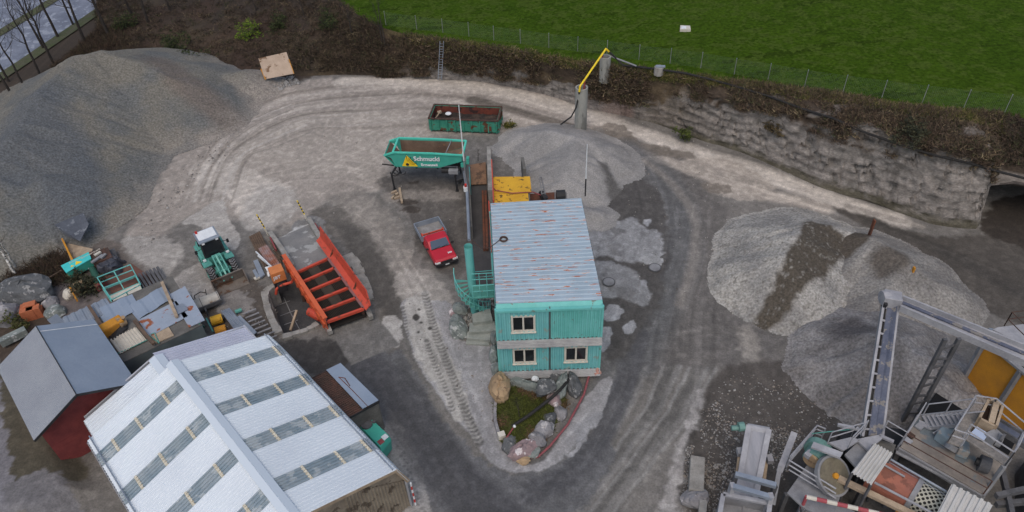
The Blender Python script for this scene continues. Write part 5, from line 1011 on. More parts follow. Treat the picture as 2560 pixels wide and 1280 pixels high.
M_slate = mat('green_grey_stone', S(128, 134, 130, K), S(100, 106, 104, K), 1.6, .15, 8, .85, bump=.6, bs=5, spot=S(160, 162, 160, K), spot_amt=.33, spot_sc=2)
M_stoned = mat('dark_stone', S(92, 94, 96, K), S(74, 76, 78, K), 1.6, .15, 8, .85, bump=.6, bs=5, spot=S(130, 130, 130, K), spot_amt=.33, spot_sc=2)
M_tan = mat('tan_boulder', S(166, 142, 112, K), S(146, 124, 98, K), 1, .1, 8, .9, bump=.5, bs=4, spot=S(120, 100, 80, K), spot_amt=.36, spot_sc=1.4)
M_pinks = mat('pinkish_stone', S(150, 128, 128, K), S(120, 106, 108, K), 1.2, .1, 8, .85, bump=.5, bs=4, spot=S(190, 182, 182, K), spot_amt=.36, spot_sc=1.5)
M_greys = mat('grey_stone', S(136, 134, 136, K), S(112, 110, 112, K), 1.4, .12, 8, .85, bump=.6, bs=4, spot=S(165, 162, 162, K), spot_amt=.35, spot_sc=1.6)
stp = [([(1180, 785), (1225, 770), (1232, 800), (1182, 806)], .95, 'topmost flat stone step beside the teal post'), ([(1174, 807), (1236, 802), (1242, 826), (1172, 830)], .64, 'second flat stone step below the teal post'), ([(1168, 828), (1228, 830), (1226, 850), (1166, 845)], .38, 'third flat stone step below the teal post'), ([(1166, 848), (1222, 852), (1224, 862), (1165, 858)], .15, 'lowest flat stone step below the teal post')]
for poly, z_, lb in stp:
    m = MB(); m.prism([tuple(at(x, y, z_)[:2]) for x, y in poly], -.1, z_); tag(m.build('stone_step', mat('step_stone', S(146, 148, 142, K), S(126, 130, 124, K), 1.6, .1, 8, .9, bump=.4, bs=5), bevel=.03), lb, 'step', 'stone steps by the stair')
ST = [(1145, 818, .9, 1.9, .9, .25, M_slate, 'long upright grey slab stone left of the stone steps'), (1150, 775, .9, .9, .7, .8, M_slate, 'flat greenish stone under the spiral stair'), (1134, 783, .5, .5, .5, 0, M_pinks, 'small round pinkish stone left of the stair post'), (1236, 842, .5, 1.0, .8, .1, M_slate, 'upper slab stone in the row along the cabin base'), (1235, 888, .5, 1.2, .8, .05, M_slate, 'middle tall slab stone in the row along the cabin base'), (1240, 922, .6, .7, .7, 0, M_slate, 'low slab stone just above the tan boulder'),
      (1250, 975, 1.05, 1.75, 1.6, .1, M_tan, 'big tan boulder at the front left corner of the cabins'), (1312, 965, 1.9, .7, .8, -.42, M_slate, 'long slanting grey green slab below the cabin front'), (1362, 985, 1.1, .9, .9, .2, M_stoned, 'dark blocky stone with a white pebble on top'), (1405, 965, .6, 1.8, .9, -.35, M_slate, 'tall leaning slab right of the dark blocky stone'), (1434, 965, .7, 1.6, .9, .15, M_stoned, 'rightmost upright slab below the cabin front'),
      (1385, 1005, .8, 1.0, .8, .1, M_pinks, 'purplish stone beside the black pipe'), (1398, 1030, .7, .9, .6, .3, M_greys, 'grey stone on the right rim of the grass island'), (1375, 1050, .8, .7, .6, .6, M_stoned, 'dark stone halfway down the island rim'), (1361, 1078, 1.0, .9, .8, .5, M_greys, 'large rounded grey stone low on the island rim'), (1342, 1102, .8, 1.0, .7, .2, M_greys, 'pale grey stone beside the pink boulder'), (1307, 1125, 1.35, .8, .85, .45, M_pinks, 'big pink and white boulder at the tip of the island'), (1333, 1133, .7, .5, .5, .5, M_slate, 'small green grey stone touching the pink boulder'), (1275, 1112, .9, .9, .6, .4, M_stoned, 'dark stone left of the pink boulder'), (1308, 1152, .6, .45, .4, .2, M_tan, 'small tan stone at the lowest tip of the island'), (1338, 962, .35, .3, .3, 0, M_white, 'white pebble on the slanting slab'), (1357, 972, .35, .3, .3, 0, M_white, 'white pebble lying on the dark blocky stone'), (1262, 905, .3, .3, .3, 0, M_slate, 'small stone wedged beside the cabin base'), (1432, 945, .5, .6, .5, 0, M_greys, 'grey stone under the right cabin corner'), (1385, 948, .8, .6, .6, 0, M_stoned, 'dark stone under the middle of the cabin front'), (1355, 1105, .4, .5, .4, .0, M_stoned, 'small dark stone between two grey rim stones')]
for k, (x, y, dx, dy, dz, rz_, mm, lb) in enumerate(ST):
    p = at(x, y, dz*.3); boulder('boulder' if dx*dy > .4 else 'stone', lb, 'stone', (p.x, p.y, dz*.3+(.55 if 'white pebble' in lb else 0)), (dx*1.06, dy*1.06, dz*1.15), rz_, mm, 200+k, 'stones round the island and cabins')
# rubble under the cabins (stuff) and grassy island
def rubble(name, label, polys, n, size, cols, seed, zf=None, m=M_tint):
    rs_ = np.random.RandomState(seed); T = []; C = []
    for poly in polys:
        P = px2(poly); xs = [q[0] for q in P]; ys = [q[1] for q in P]; X = rs_.uniform(min(xs), max(xs), n*3); Y = rs_.uniform(min(ys), max(ys), n*3); k = in_poly(X, Y, P); X, Y = X[k][:n], Y[k][:n]
        for x, y in zip(X, Y):
            r_ = rs_.uniform(*size)*(1+.8*(rs_.rand() > .9)); z_ = zf(x, y) if zf else .0
            o = np.array([[1, 0, 0], [-1, 0, 0], [0, 1, 0], [0, -1, 0], [0, 0, 1], [0, 0, -.5]])*rs_.uniform(.7, 1.2, (6, 3))*r_; a_ = rs_.rand()*6; R_ = np.array([[math.cos(a_), -math.sin(a_), 0], [math.sin(a_), math.cos(a_), 0], [0, 0, 1]]); o = o@R_.T+[x, y, z_+r_*.2]
            for f in ((0, 2, 4), (2, 1, 4), (1, 3, 4), (3, 0, 4), (2, 0, 5), (1, 2, 5), (3, 1, 5), (0, 3, 5)): T.append(o[list(f)])
            c = np.array(S(*cols[rs_.randint(len(cols))], K))*rs_.uniform(.8, 1.2); C += [c]*8
    return tag(soup(name, np.array(T), np.array(C), m), label, 'rubble', kind='stuff')
rubble('rubble', 'loose grey stones under the cabins and beside the stair', [[(1280, 935), (1420, 930), (1430, 960), (1360, 975), (1290, 955)], [(1140, 775), (1180, 760), (1180, 830), (1150, 800)], [(1170, 745), (1235, 745), (1235, 775), (1190, 785)]], 240, (.06, .16), [(120, 122, 122), (96, 98, 100), (140, 138, 134), (84, 80, 76)], 31)
ip = smooth_poly(px2([(1242, 1000), (1290, 960), (1340, 985), (1400, 985), (1420, 1010), (1390, 1060), (1350, 1120), (1310, 1145), (1270, 1125), (1246, 1070)]), 4, True)
xs = np.arange(min(p[0] for p in ip)-.2, max(p[0] for p in ip)+.2, .08); ys = np.arange(min(p[1] for p in ip)-.2, max(p[1] for p in ip)+.2, .08); X, Y = np.meshgrid(xs, ys); D, _, _ = seg_dist(X, Y, ip+[ip[0]]); ins_ = in_poly(X, Y, ip)
Z = np.where(ins_, .05+.45*(1-np.exp(-D/.5)), -.05)+(fbm(X, Y, 1.5, 3, 140)-.5)*.15; n_ = fbm(X, Y, .9, 4, 141); cc = mixc(mixc(S(76, 66, 44, K), S(62, 66, 30, K), (n_-.46)*7), S(84, 66, 50, K), (.42-n_)*6)
sheet('island', np.stack([X, Y, Z], -1).reshape(-1, 3), len(xs), len(ys), cc.reshape(-1, 3), M_ground, drop=~ins_)['kind'] = 'structure'
k = np.where(ins_.ravel())[0]; k = k[rs.randint(0, len(k), 900)]; p_ = np.stack([X.ravel()[k], Y.ravel()[k], Z.ravel()[k]], -1); nn = n_.ravel()[k]; t_ = blades(p_, 8, rs, (.1, .3), .02, .8, .12)
cg = np.where(nn[:, None] > .48, np.array(S(76, 82, 34, K)), np.array(S(104, 82, 60, K)))*rs.uniform(.7, 1.25, (len(k), 1)); tag(soup('island_grass', t_, np.repeat(cg, 8, 0), M_tint), 'moss green and brown tufts of grass on the stone edged island', 'grass', kind='stuff')
# pipes and tape over the island
m = MB(); m.path([at(1432, 938, .5), at(1400, 975, .95), at(1372, 1000, 1.0), at(1320, 1040, .75), at(1280, 1066, .5)], .1, 8); tag(m.build('black_drain_pipe', M_black), 'black pipe crossing the grass island from the cabin corner', 'pipe')
m = MB(); m.path([at(1475, 930, .3), at(1460, 985, .25), at(1420, 1060, .2), at(1375, 1115, .15), at(1345, 1142, .12), at(1300, 1146, .12)], .07, 8); tag(m.build('red_pipe', mat('faded_red_pipe', S(136, 76, 80, K), S(120, 68, 72, K), 2, .1, 10, .7)), 'faded red pipe curving round the right rim of the island', 'pipe')
m = MB(); m.path([at(1264, 1098, .5), at(1284, 1068, .5)], .05); tag(m.build('red_stake', M_pinkred), 'short red pipe stub lying on the island grass', 'pipe'); m = MB(); m.sphere(at(1286, 1066, .55), .1, 8); tag(m.build('white_stone', M_white), 'small white stone at the end of the red pipe stub', 'stone')
m = MB(); k_ = smooth_poly(px2([(1240, 1005), (1238, 1050), (1246, 1085), (1252, 1100)]), 4)
for a_, b_ in zip(k_[:-1], k_[1:]): m.bar(Vector((*a_, .15)), Vector((*b_, .15)), .18, .35)
tag(m.build('kerb_stones', M_greys), 'row of kerb stones along the left side of the island', 'kerb')
m = MB(); m.box(at(1254, 1090, .25), (.4, .35, .45), .3); tag(m.build('pale_block', M_offw), 'small pale concrete block at the end of the kerb stones', 'block')
cn = thing('lamp_unit', 'small pinkish beacon at the lower right corner of the cabins', 'beacon', tuple(at(1493, 930, .5))); q = at(1493, 931, .45); m = MB(); m.box(q, (.42, .3, .16), .3); m.build('base', mat('salmon_plastic', S(176, 132, 120, K), rough=.7), cn); m = MB(); m.tube(q+Vector((0, 0, .06)), q+Vector((0, 0, .35)), .14, .08, 10); m.build('cone', MATS['salmon_plastic'], cn)
# manhole covers
for x, y, lb in ((1522, 706, 'round manhole cover nearest the cabin wall'), (1637, 670, 'round manhole cover with a slotted grate by the dark road')):
    p = at(x, y, .0); mh = thing('manhole_cover', lb, 'manhole', (p.x, p.y, 0), 'manhole covers'); m = MB(); m.tube(p, p+Vector((0, 0, .07)), .46, n=24); m.build('ring', M_dustd, mh); m = MB(); m.tube(p+Vector((0, 0, .05)), p+Vector((0, 0, .085)), .38, n=24)
    for k in range(5): m.bar(p+Vector((-.24+.12*k, -.22, .09)), p+Vector((-.24+.12*k, .22, .09)), .05, .02)
    m.build('cover', M_dust, mh)
# ================================================================= LEFT: loader, feeder, pit, junk yard
ld = thing('wheel_loader', 'turquoise wheel loader with white cab roof and lowered bucket', 'wheel loader')
# built along +x, origin under the front axle
m = MB(); loft(m, [(-3.15, [(-.75, .75), (.75, .75), (.82, 1.1), (.75, 1.55), (-.75, 1.55), (-.82, 1.1)]), (-2.6, [(-.85, .6), (.85, .6), (.95, 1.1), (.85, 1.7), (-.85, 1.7), (-.95, 1.1)]), (-1.2, [(-.85, .6), (.85, .6), (.95, 1.1), (.8, 1.6), (-.8, 1.6), (-.95, 1.1)]), (-.95, [(-.6, .6), (.6, .6), (.65, 1.0), (.6, 1.35), (-.6, 1.35), (-.65, 1.0)])])
m.build('body', M_teald, ld, bevel=.05)
for s in (-1, 1):
    m = MB(); m.slab([(-.95, s*.55, 1.28), (-.55, s*.55, 1.28), (-.55, s*1.12, 1.2), (-.95, s*1.12, 1.2)][::s], .06); m.slab([(-1.25, s*.85, .6), (-.62, s*.85, .95), (-.62, s*1.12, .95), (-1.25, s*1.12, .6)][::s], .05); m.slab([(-.6, s*.5, 1.3), (-.15, s*.5, 1.36), (-.15, s*1.12, 1.3), (-.6, s*1.12, 1.24)][::s], .06); m.build('fender', M_teald, ld)
    m = MB(); m.slab([(-3.0, s*.95, .75), (-1.0, s*1.0, .75), (-1.0, s*1.0, 1.25), (-3.0, s*.97, 1.4)][::s], .06); m.slab([(-3.0, s*.7, 1.42), (-1.6, s*.7, 1.5), (-1.0, s*1.05, 1.25), (-3.0, s*1.02, 1.38)][::s], .05); m.build('side_panel', M_teald, ld)
    wheel(ld, 0, s*.83, .56, .46, lug=18, rim=M_teald); wheel(ld, -2.2, s*.83, .56, .46, lug=18, rim=M_teald)
m = MB(); m.box((-.05, 0, .6), (.7, .9, .45)); m.tube((0, -.7, .56), (0, .7, .56), .16); m.box((-.7, 0, .65), (.8, .4, .3)); m.build('front_frame', M_teald, ld)
# cab
m = MB()
cw, cx0, cx1 = .72, -2.35, -1.05
for x, y in ((cx0, cw), (cx0, -cw), (cx1+.12, cw), (cx1+.12, -cw)): m.bar((x, y, 1.5), (x+(.0 if x < -2 else -.22), y*.92, 2.72), .1, .1)
m.build('cab_frame', M_dark, ld)
m = MB(); m.slab([(cx1+.1, -cw+.04, 1.4), (cx1+.1, cw-.04, 1.4), (cx1-.12, cw*.92-.04, 2.66), (cx1-.12, -cw*.92+.04, 2.66)], .02); m.build('windscreen', M_glass, ld)
for s in (-1, 1): m = MB(); m.slab([(cx1+.08, s*cw, 1.5), (cx0, s*cw, 1.5), (cx0, s*cw*.92, 2.66), (cx1-.14, s*cw*.92, 2.66)][::s], .02); m.build('side_window', M_glass, ld)
m = MB(); m.slab([(cx0-.02, cw-.04, 1.55), (cx0-.02, -cw+.04, 1.55), (cx0-.02, -cw*.92, 2.66), (cx0-.02, cw*.92, 2.66)], .02); m.build('rear_window', M_glass, ld)
m = MB(); m.box((-1.78, 0, 2.75), (1.5, 1.55, .14)); rfl = m.build('cab_roof', M_galv, ld, bevel=.04)
m = MB(); m.box((-1.86, 0, 2.835), (1.1, 1.3, .04)); m.build('roof_panel', M_white, rfl)
m = MB(); m.tube((-2.3, -.55, 2.85), (-2.3, -.55, 3.02), .09, .08, 10); m.build('beacon', M_redlens, rfl)
for s in (-1, 1):
    m = MB(); m.box((-1.02, s*.5, 2.66), (.06, .2, .1)); m.build('work_lamp', M_lamp, ld)
    m = MB(); m.bar((-1.2, s*.72, 2.2), (-1.0, s*1.12, 2.25), .03, .03); m.box((-1.0, s*1.16, 2.2), (.06, .18, .3)); m.build('mirror', M_dark, ld)
    m = MB(); m.box((-.78, s*.86, 1.42), (.12, .22, .14)); m.build('headlight', M_lamp, ld)
    m = MB(); m.bar((-.7, s*.28, 1.55), (.5, s*.3, .95), .1, .24); m.bar((.5, s*.3, .95), (1.05, s*.3, .42), .1, .22); m.build('lift_arm', M_teald, ld)
m = MB(); m.bar((-.3, -.3, 1.3), (-.3, .3, 1.3), .14, .14); m.bar((.5, -.3, .92), (.5, .3, .92), .14, .12); m.hexa([(-.85, -.3, .7), (-.4, -.3, .7), (-.4, .3, .7), (-.85, .3, .7), (-.8, -.3, 1.6), (-.5, -.3, 1.6), (-.5, .3, 1.6), (-.8, .3, 1.6)]); m.build('arm_tower', M_teald, ld)
m = MB(); m.tube((-.65, 0, 1.62), (.15, 0, 1.25), .07); m.tube((.15, 0, 1.25), (.62, 0, 1.02), .04); m.bar((.55, .0, 1.1), (1.0, 0, .62), .12, .16); m.build('tilt_cylinder', mat('light_teal', S(120, 178, 164, K), rough=.5), ld)
m = MB(); bwid = 1.15; ptsb = [(1.0, .25), (1.03, .75), (1.15, .95)]
m.slab([(1.0, -bwid, .12), (1.0, bwid, .12), (1.12, bwid, .92), (1.12, -bwid, .92)], .05); m.slab([(1.0, -bwid, .1), (1.95, -bwid, .05), (1.95, bwid, .05), (1.0, bwid, .1)], .05)
for s in (-1, 1): m.slab([(1.0, s*bwid, .1), (1.95, s*bwid, .05), (1.75, s*bwid, .5), (1.12, s*bwid, .92)][::s], .05)
m.bar((1.12, -bwid, .93), (1.12, bwid, .93), .12, .07); m.build('bucket', mat('worn_bucket_steel', S(120, 112, 104, K), S(98, 90, 84, K), 1.5, .12, 10, .7, .2, spot=S(92, 70, 56, K), spot_amt=.35, spot_sc=1.5), ld)
fa = at(563, 690); ra = at(519, 629); ld.location = (fa.x, fa.y, 0); ld.rotation_euler = (0, 0, heading(ra, fa)-.05); ld.scale = (.98,)*3
# sweeper attachment
sw_ = thing('sweeper_drum', 'grey roller sweeper attachment on the ground in front of the loader bucket', 'sweeper'); q0, q1 = at(484, 768, .5), at(548, 742, .5); hd = heading(q0, q1); W_ = (q1-q0).length
m = MB(); n = 10; vs = []
prof = [(.5*math.cos(a_), .5+.42*math.sin(a_)) for a_ in np.linspace(-.1, PI+.3, n)]
for x in (0, W_): vs += [(x, p[0], p[1]) for p in prof]
m.add(vs, [(i, n+i, n+i+1, i+1) for i in range(n-1)]+[tuple(range(n)), tuple(range(2*n-1, n-1, -1))]); m.build('hood', mat('worn_hood', S(172, 168, 160, K), S(146, 142, 134, K), 1.5, .1, 10, .6, spot=S(120, 104, 88, K), spot_amt=.35, spot_sc=1.5), sw_)
m = MB(); m.tube((.05, 0, .42), (W_-.05, 0, .42), .36, n=14); m.build('brush', M_dark, sw_)
m = MB(); m.bar((-.05, -.5, .5), (W_+.05, -.5, .5), .1, .3); m.bar((0, .55, .45), (W_, .55, .45), .1, .12); m.bar((W_*.35, -.5, .5), (W_*.35, -.85, .4), .12, .16); m.tube((W_*.35, -.85, 0), (W_*.35, -.85, .5), .05)
for x in (.02, W_*.33, W_-.02): m.slab([(x-.02, p[0]*1.02, p[1]+.01) for p in prof], .04)
m.build('frame', M_dustd, sw_)
m = MB(); m.path([(.3, .55, .6), (.35, .9, .7), (.8, .95, .75), (1.1, .6, .8)], .03); m.bar((.2, .5, .6), (.15, .8, .95), .04, .04); m.bar((W_*.6, .5, .6), (W_*.6+.1, .85, .9), .04, .04); m.build('hose', M_black, sw_)
sw_.location = (q0.x, q0.y, 0); sw_.rotation_euler = (0, 0, hd)
# ---- red hopper with grizzly grid
gz = 1.0
gp = [at(738, 684, gz), at(820, 647, gz), at(909, 772, gz), at(818, 805, gz)]                 # tl tr br bl
fd = thing('grizzly_hopper', 'red drive over feeder hopper with a bar grid and orange side wall', 'hopper', tuple((gp[0]+gp[2])/2-Vector((0, 0, gz))))
def gq(u, v, z=0): return gp[0].lerp(gp[1], u).lerp(gp[3].lerp(gp[2], u), v)+Vector((0, 0, z))
m = MB()
for u in (0, 1): m.bar(gq(u, 0), gq(u, 1), .16, .2)
m.build('side_beam', mat('dull_red_frame', S(136, 82, 78, K), S(116, 96, 96, K), 2, .1, 12, .7), fd)
for k in range(6):
    m = MB(); m.bar(gq(0, k/5), gq(1, k/5), .17, .2); m.build('cross_beam', M_red, fd)
M_barm = mat('brown_bars', S(52, 44, 37, K), S(42, 36, 31, K), 3, .2, 10, .9); M_barp = mat('brown_plate', S(64, 55, 46, K), S(54, 47, 40, K), 2, .15, 10, .9)
for k in range(5):
    m = MB()
    for j in range(1, 26):
        m.bar(gq(j/26, k/5+.025, -.05), gq(j/26, (k+1)/5-.025, -.05), .05, .1)
    m.bar(gq(0, k/5+.1, -.1), gq(1, k/5+.1, -.1), .06, .06); m.build('grid_bars', M_barm, fd)
    if k < 4: m = MB(); m.slab([gq(.36, k/5+.03, .012), gq(.36, (k+1)/5-.03, .012), gq(.64, (k+1)/5-.03, .012), gq(.64, k/5+.03, .012)], .03); m.build('blank_plate', M_barp, fd)
m = MB(); m.slab([gq(-.02, 0, -.4), gq(1.02, 0, -.4), gq(1.02, 1, -.7), gq(-.02, 1, -.7)][::-1], .05); m.build('material_bed', mat('dark_earth', S(40, 36, 32, K), S(32, 29, 26, K), 2, .2, 8, .95, bump=.5, bs=6), fd)
wl0, wl1 = gq(0, -.32, .05), gq(-.0, 1.03, .0)
m = MB(); o = (gp[0]-gp[1]); o.z = 0; o.normalize()
a0_, a1_ = gq(0, -.3)+o*.08, gq(0, 1.02)+o*.08
m.slab([a0_+Vector((0, 0, -.9)), a1_+Vector((0, 0, -1.2)), a1_+Vector((0, 0, .45)), a0_+Vector((0, 0, .55))][::-1], .08)
m.bar(a0_+Vector((0, 0, .6)), a1_+Vector((0, 0, .5)), .3, .06); m.bar(a0_+o*.12+Vector((0, 0, .1)), a1_+o*.12+Vector((0, 0, 0)), .14, .1)
for k in range(8): q = a0_.lerp(a1_, (k+.5)/8)+o*.12; m.bar(q+Vector((0, 0, -.7)), q+Vector((0, 0, .45)), .1, .16)
m.build('left_wall', M_orange, fd); 
b0_, b1_ = gq(1, -.38)-o*.08, gq(1, 1.04)-o*.08
m = MB(); sl_ = -o*.95+Vector((0, 0, .75)); m.slab([b0_+Vector((0, 0, 0)), b1_+Vector((0, 0, 0)), b1_-o*.4+Vector((0, 0, .25)), b0_-o*.4+Vector((0, 0, .25))][::-1], .08); m.slab([b0_-o*.4+Vector((0, 0, .25)), b1_-o*.4+Vector((0, 0, .25)), b1_.lerp(b0_, .08)-o*.55+Vector((0, 0, 1.0)), b0_-o*.55+Vector((0, 0, 1.15))][::-1], .08)
m.build('right_wall', M_red, fd)
for k in (.28, .75): m = MB(); q = b0_.lerp(b1_, k); m.slab([q, q-o*.4+Vector((0, 0, .24)), q-o*.54+Vector((0, 0, .9))], .08); m.build('gusset', M_rust, fd)
for u, v in ((0, .05), (0, .95), (1, .05), (1, .95)): m = MB(); m.bar(gq(u, v, -.1), Vector((gq(u, v).x, gq(u, v).y, -1.5)), .2, .2); m.build('leg', M_rustd, fd)
m = MB(); q = at(778, 780, .2); m.tube(q+Vector((-.1, .1, 0)), q+Vector((.75, -.5, 0)), .35, n=14); m.build('drive_drum', M_red, fd)
# dump ramp + guide beams + striped poles
m = MB(); m.slab([at(738, 684, .8), at(820, 647, .8), at(802, 612, .06), at(716, 640, .06)], .6) if False else m.hexa([*(at(x, y, -.05) for x, y in ((735, 684), (822, 647), (775, 560), (685, 600))), *(at(x, y, z_) for x, y, z_ in ((735, 684, .82), (822, 647, .82), (775, 560, .05), (685, 600, .05)))]); tag(m.build('ramp', mat('ramp_concrete', S(112, 112, 112, K), S(128, 126, 124, K), .7, .1, 8, .9, spot=S(152, 152, 150, K), spot_amt=.36, spot_sc=.5)), kind='structure')
for (p, q, r_, lb) in (((676, 583), (716, 640), (731, 664), 'left long concrete guide beam of the dump ramp'), ((772, 548), (808, 608), (819, 628), 'right long concrete guide beam of the dump ramp')):
    m = MB(); m.bar(at(*p, .25), at(*q, .72), .36, .36); m.bar(at(*q, .72), at(*r_, .95), .34, .3); tag(m.build('guide_beam', M_conc, bevel=.02), lb, 'beam', 'guide beams')
for (p, lb, n_) in (((671, 588), 'left black and yellow striped pole at the ramp mouth', 0), ((769, 553), 'right black and yellow striped pole at the ramp mouth', 1)):
    b_ = at(*p, 0); pol = thing('marker_pole', lb, 'pole', tuple(b_), 'striped poles'); m = MB(); m.tube(b_, b_+Vector((-.1, 0, .7)), .07); m.build('base', M_offw, pol); m = MB(); 
    for k in range(9): m.m = k % 2; m.tube(b_+Vector((-.1-.03*k, 0, .7+.15*k)), b_+Vector((-.13-.03*k, 0, .85+.15*k)), .05)
    m.build('striped_tube', [M_boomy, M_black], pol)
m = MB(); m.bar(at(786, 560, .3), at(797, 575, .35), .16, .2); tag(m.build('red_clamp', M_pinkred), 'short red bar beside the right guide beam', 'bar'); m = MB(); m.bar(at(676, 595, .5), at(690, 625, .5), .1, .2); tag(m.build('red_bar', M_pinkred), 'thin dark red bar lying along the left guide beam', 'bar')
for p, q, z_, lb in (((915, 765), (928, 795), .3, 'right concrete beam end below the red hopper'), ((814, 805), (826, 832), .3, 'left concrete beam end below the red hopper')):
    m = MB(); m.bar(at(*p, z_), at(*q, z_), .32, .35); tag(m.build('beam_end', M_conc, bevel=.02), lb, 'beam', 'lower guide beams')
# pale stone edge right of the hopper and pit walls
def edge_stones(name, pts, w, z0_, z1_, mm, label, seed, step_=.55):
    m = MB(); P = smooth_poly(px2(pts), 6); rr = random.Random(seed); acc = 0; last = P[0]
    for a_, b_ in zip(P[:-1], P[1:]):
        l = math.dist(last, b_)
        if l > step_*rr.uniform(.7, 1.3):
            c = ((last[0]+b_[0])/2, (last[1]+b_[1])/2); m.box((c[0], c[1], (z0_+z1_)/2+rr.uniform(-.03, .03)), (l*1.02, w*rr.uniform(.8, 1.15), z1_-z0_), math.atan2(b_[1]-last[1], b_[0]-last[0])+rr.uniform(-.08, .08)); last = b_
    return tag(m.build(name, mm, bevel=.03), label, 'wall')
edge_stones('stone_edge', [(868, 640), (890, 665), (905, 700), (918, 740), (926, 760)], .8, -.1, .18, M_conc, 'row of broken concrete slabs along the right wall of the red hopper', 3, .5)
edge_stones('pit_wall', [(690, 715), (665, 732), (668, 765), (680, 800), (700, 840)], .5, -1.5, .22, M_conc, 'pale rough concrete wall on the left of the pit', 4, .35)
edge_stones('pit_wall', [(708, 846), (745, 835), (780, 822), (795, 812)], .4, -1.5, .2, M_conc, 'rough concrete wall along the lower side of the pit', 5, .4)
m = MB(); m.bar(at(726, 826, -.9), at(742, 776, -.5), .16, .12); tag(m.build('timber_plank', M_wood), 'pale plank leaning in the dark pit', 'plank')
m = MB()
for (p, q) in (((706, 735), (728, 785)), ((728, 785), (750, 825)), ((690, 765), (725, 752)), ((700, 790), (740, 775)), ((710, 812), (745, 800))): m.bar(at(*p, -1.44), at(*q, -1.44), .06, .02)
tag(m.build('floor_seams', M_dust), 'pale joints between the slabs of the pit floor', 'joint')
m = MB(); m.path([at(690, 735, -.1), at(692, 722, .4), at(708, 712, .7), at(728, 706, .7), at(733, 698, .6)], .1, 8); tag(m.build('red_tube', M_red), 'bent red tube railing at the top of the pit', 'tube')
# orange jaw unit with letters
bz0 = .9; jb = thing('orange_unit', 'orange box with white letters beside the pit', 'machine', tuple(at(694, 700, 0))); c = at(693, 684, 1.2); rz_ = heading(at(703, 740), at(680, 690)); 
m = MB(); m.box(c, (.85, .95, .9), rz_); m.build('housing', mat('orange_tan', S(196, 122, 72, K), S(184, 112, 66, K), 2, .06, 10, .6), jb, bevel=.03)
fx = Vector((math.cos(rz_), math.sin(rz_), 0)); fy = Vector((-fx.y, fx.x, 0))
m = text_mb('JBT', .36, c-fx*.43+fy*.38+Vector((0, 0, -.1)), -fy, (0, 0, 1), .02, bold=.01); m.build('lettering', M_white, jb)
m = MB(); m.box(c-fx*.02+Vector((0, 0, -.75)), (.8, .9, .7), rz_); m.box(c-fx*.6+Vector((0, 0, -.8)), (.5, .6, .5), rz_); m.build('base', M_dark, jb)
# scrap profiles between loader and hopper
def junk_sheet(name, label, pts, z, mm, ribs=0, t=.05, cat='sheet'):
    P = [at(x, y, z if not isinstance(z, (list, tuple)) else z[i]) for i, (x, y) in enumerate(pts)]; m = MB()
    if (P[1]-P[0]).cross(P[2]-P[0]).z < 0: P = [P[1], P[0], P[3], P[2]] if len(P) == 4 else P[::-1]
    if ribs: m.corr(P[0], P[1], P[2], P[3], ribs, .05, .02)
    else: m.slab(P, t)
    return tag(m.build(name, mm), label, cat)
junk_sheet('ribbed_sheet', 'stack of dark ribbed steel sheets left of the ramp', [(622, 592), (650, 578), (688, 655), (660, 668)], .3, M_woodd, 6)
junk_sheet('ribbed_sheet', 'rusty pale ribbed sheet below the dark sheets', [(646, 622), (668, 612), (706, 668), (680, 680)], .42, mat('rusty_sheet', S(150, 150, 156, K), S(140, 92, 72, K), .9, .1, 10, .7), 5)
junk_sheet('steel_angle', 'long grey steel angle beside the pale ribbed sheet', [(633, 652), (644, 648), (662, 686), (650, 694)], .25, M_galv, 0, .15, 'profile')
junk_sheet('steel_angle', 'short grey steel angle at the left of the scrap profiles', [(631, 676), (638, 672), (648, 690), (641, 695)], .25, M_galv, 0, .12, 'profile')
junk_sheet('white_sheet', 'white ribbed panel propped beside the orange box', [(667, 680), (704, 668), (707, 678), (670, 692)], [.9, .9, .7, .7], M_white, 5)
junk_sheet('white_sheet', 'small white panel next to the white ribbed panel', [(662, 668), (676, 664), (683, 672), (668, 678)], .6, M_white)
m = MB(); m.bar(at(640, 630, .4), at(681, 670, .9), .09, .14); m.bar(at(645, 640, .4), at(684, 672, .8), .08, .1); tag(m.build('white_profile', M_white), 'pair of white steel profiles lying across the scrap', 'profile')
m = MB(); m.bar(at(636, 698, .15), at(652, 690, .15), .3, .1); tag(m.build('white_plate', M_offw), 'white plate at the lower end of the scrap profiles', 'plate')
rr = random.Random(9); m = MB()
for k in range(16):
    x = rr.uniform(670, 700); y = 600+ (x-670)*1.9+rr.uniform(-14, 22); m.bar(at(x, y, rr.uniform(.1, .4)), at(x+rr.uniform(6, 16), y+rr.uniform(14, 32), rr.uniform(.1, .4)), .06, .06)
tag(m.build('scrap_rods', M_woodd), 'tangle of thin dark rods beside the left guide beam', 'scrap', kind='stuff')
# lower scrap: pipes, sheets
junk_sheet('grey_sheet', 'wide grey steel sheet behind the white hall', [(552, 778), (574, 770), (642, 850), (606, 852)], .5, M_galv, 4)
junk_sheet('grey_sheet', 'narrow grey steel sheet beside the row of pipes', [(592, 792), (600, 788), (642, 830), (632, 838)], .35, M_galv)
for k in range(8):
    m = MB(); x = 606+k*7.5; y = 786+k*9.5; m.tube(at(x, y, .3), at(x+34, y-14, .3), .06); tag(m.build('steel_tube', M_dust), 'one of eight thin grey tubes lying in a row above the white hall', 'tube', 'grey tubes above the hall')
od = thing('orange_drum', 'orange drum roller lying among scrap above the hall', 'drum', tuple(at(545, 800, .3))); m = MB(); m.tube(at(528, 804, .35), at(556, 795, .35), .33, n=14); m.build('shell', M_orange if False else M_yellow, od); m = MB(); m.tube(at(552, 796, .35), at(560, 794, .35), .2, n=12); m.build('hub', M_dark, od)
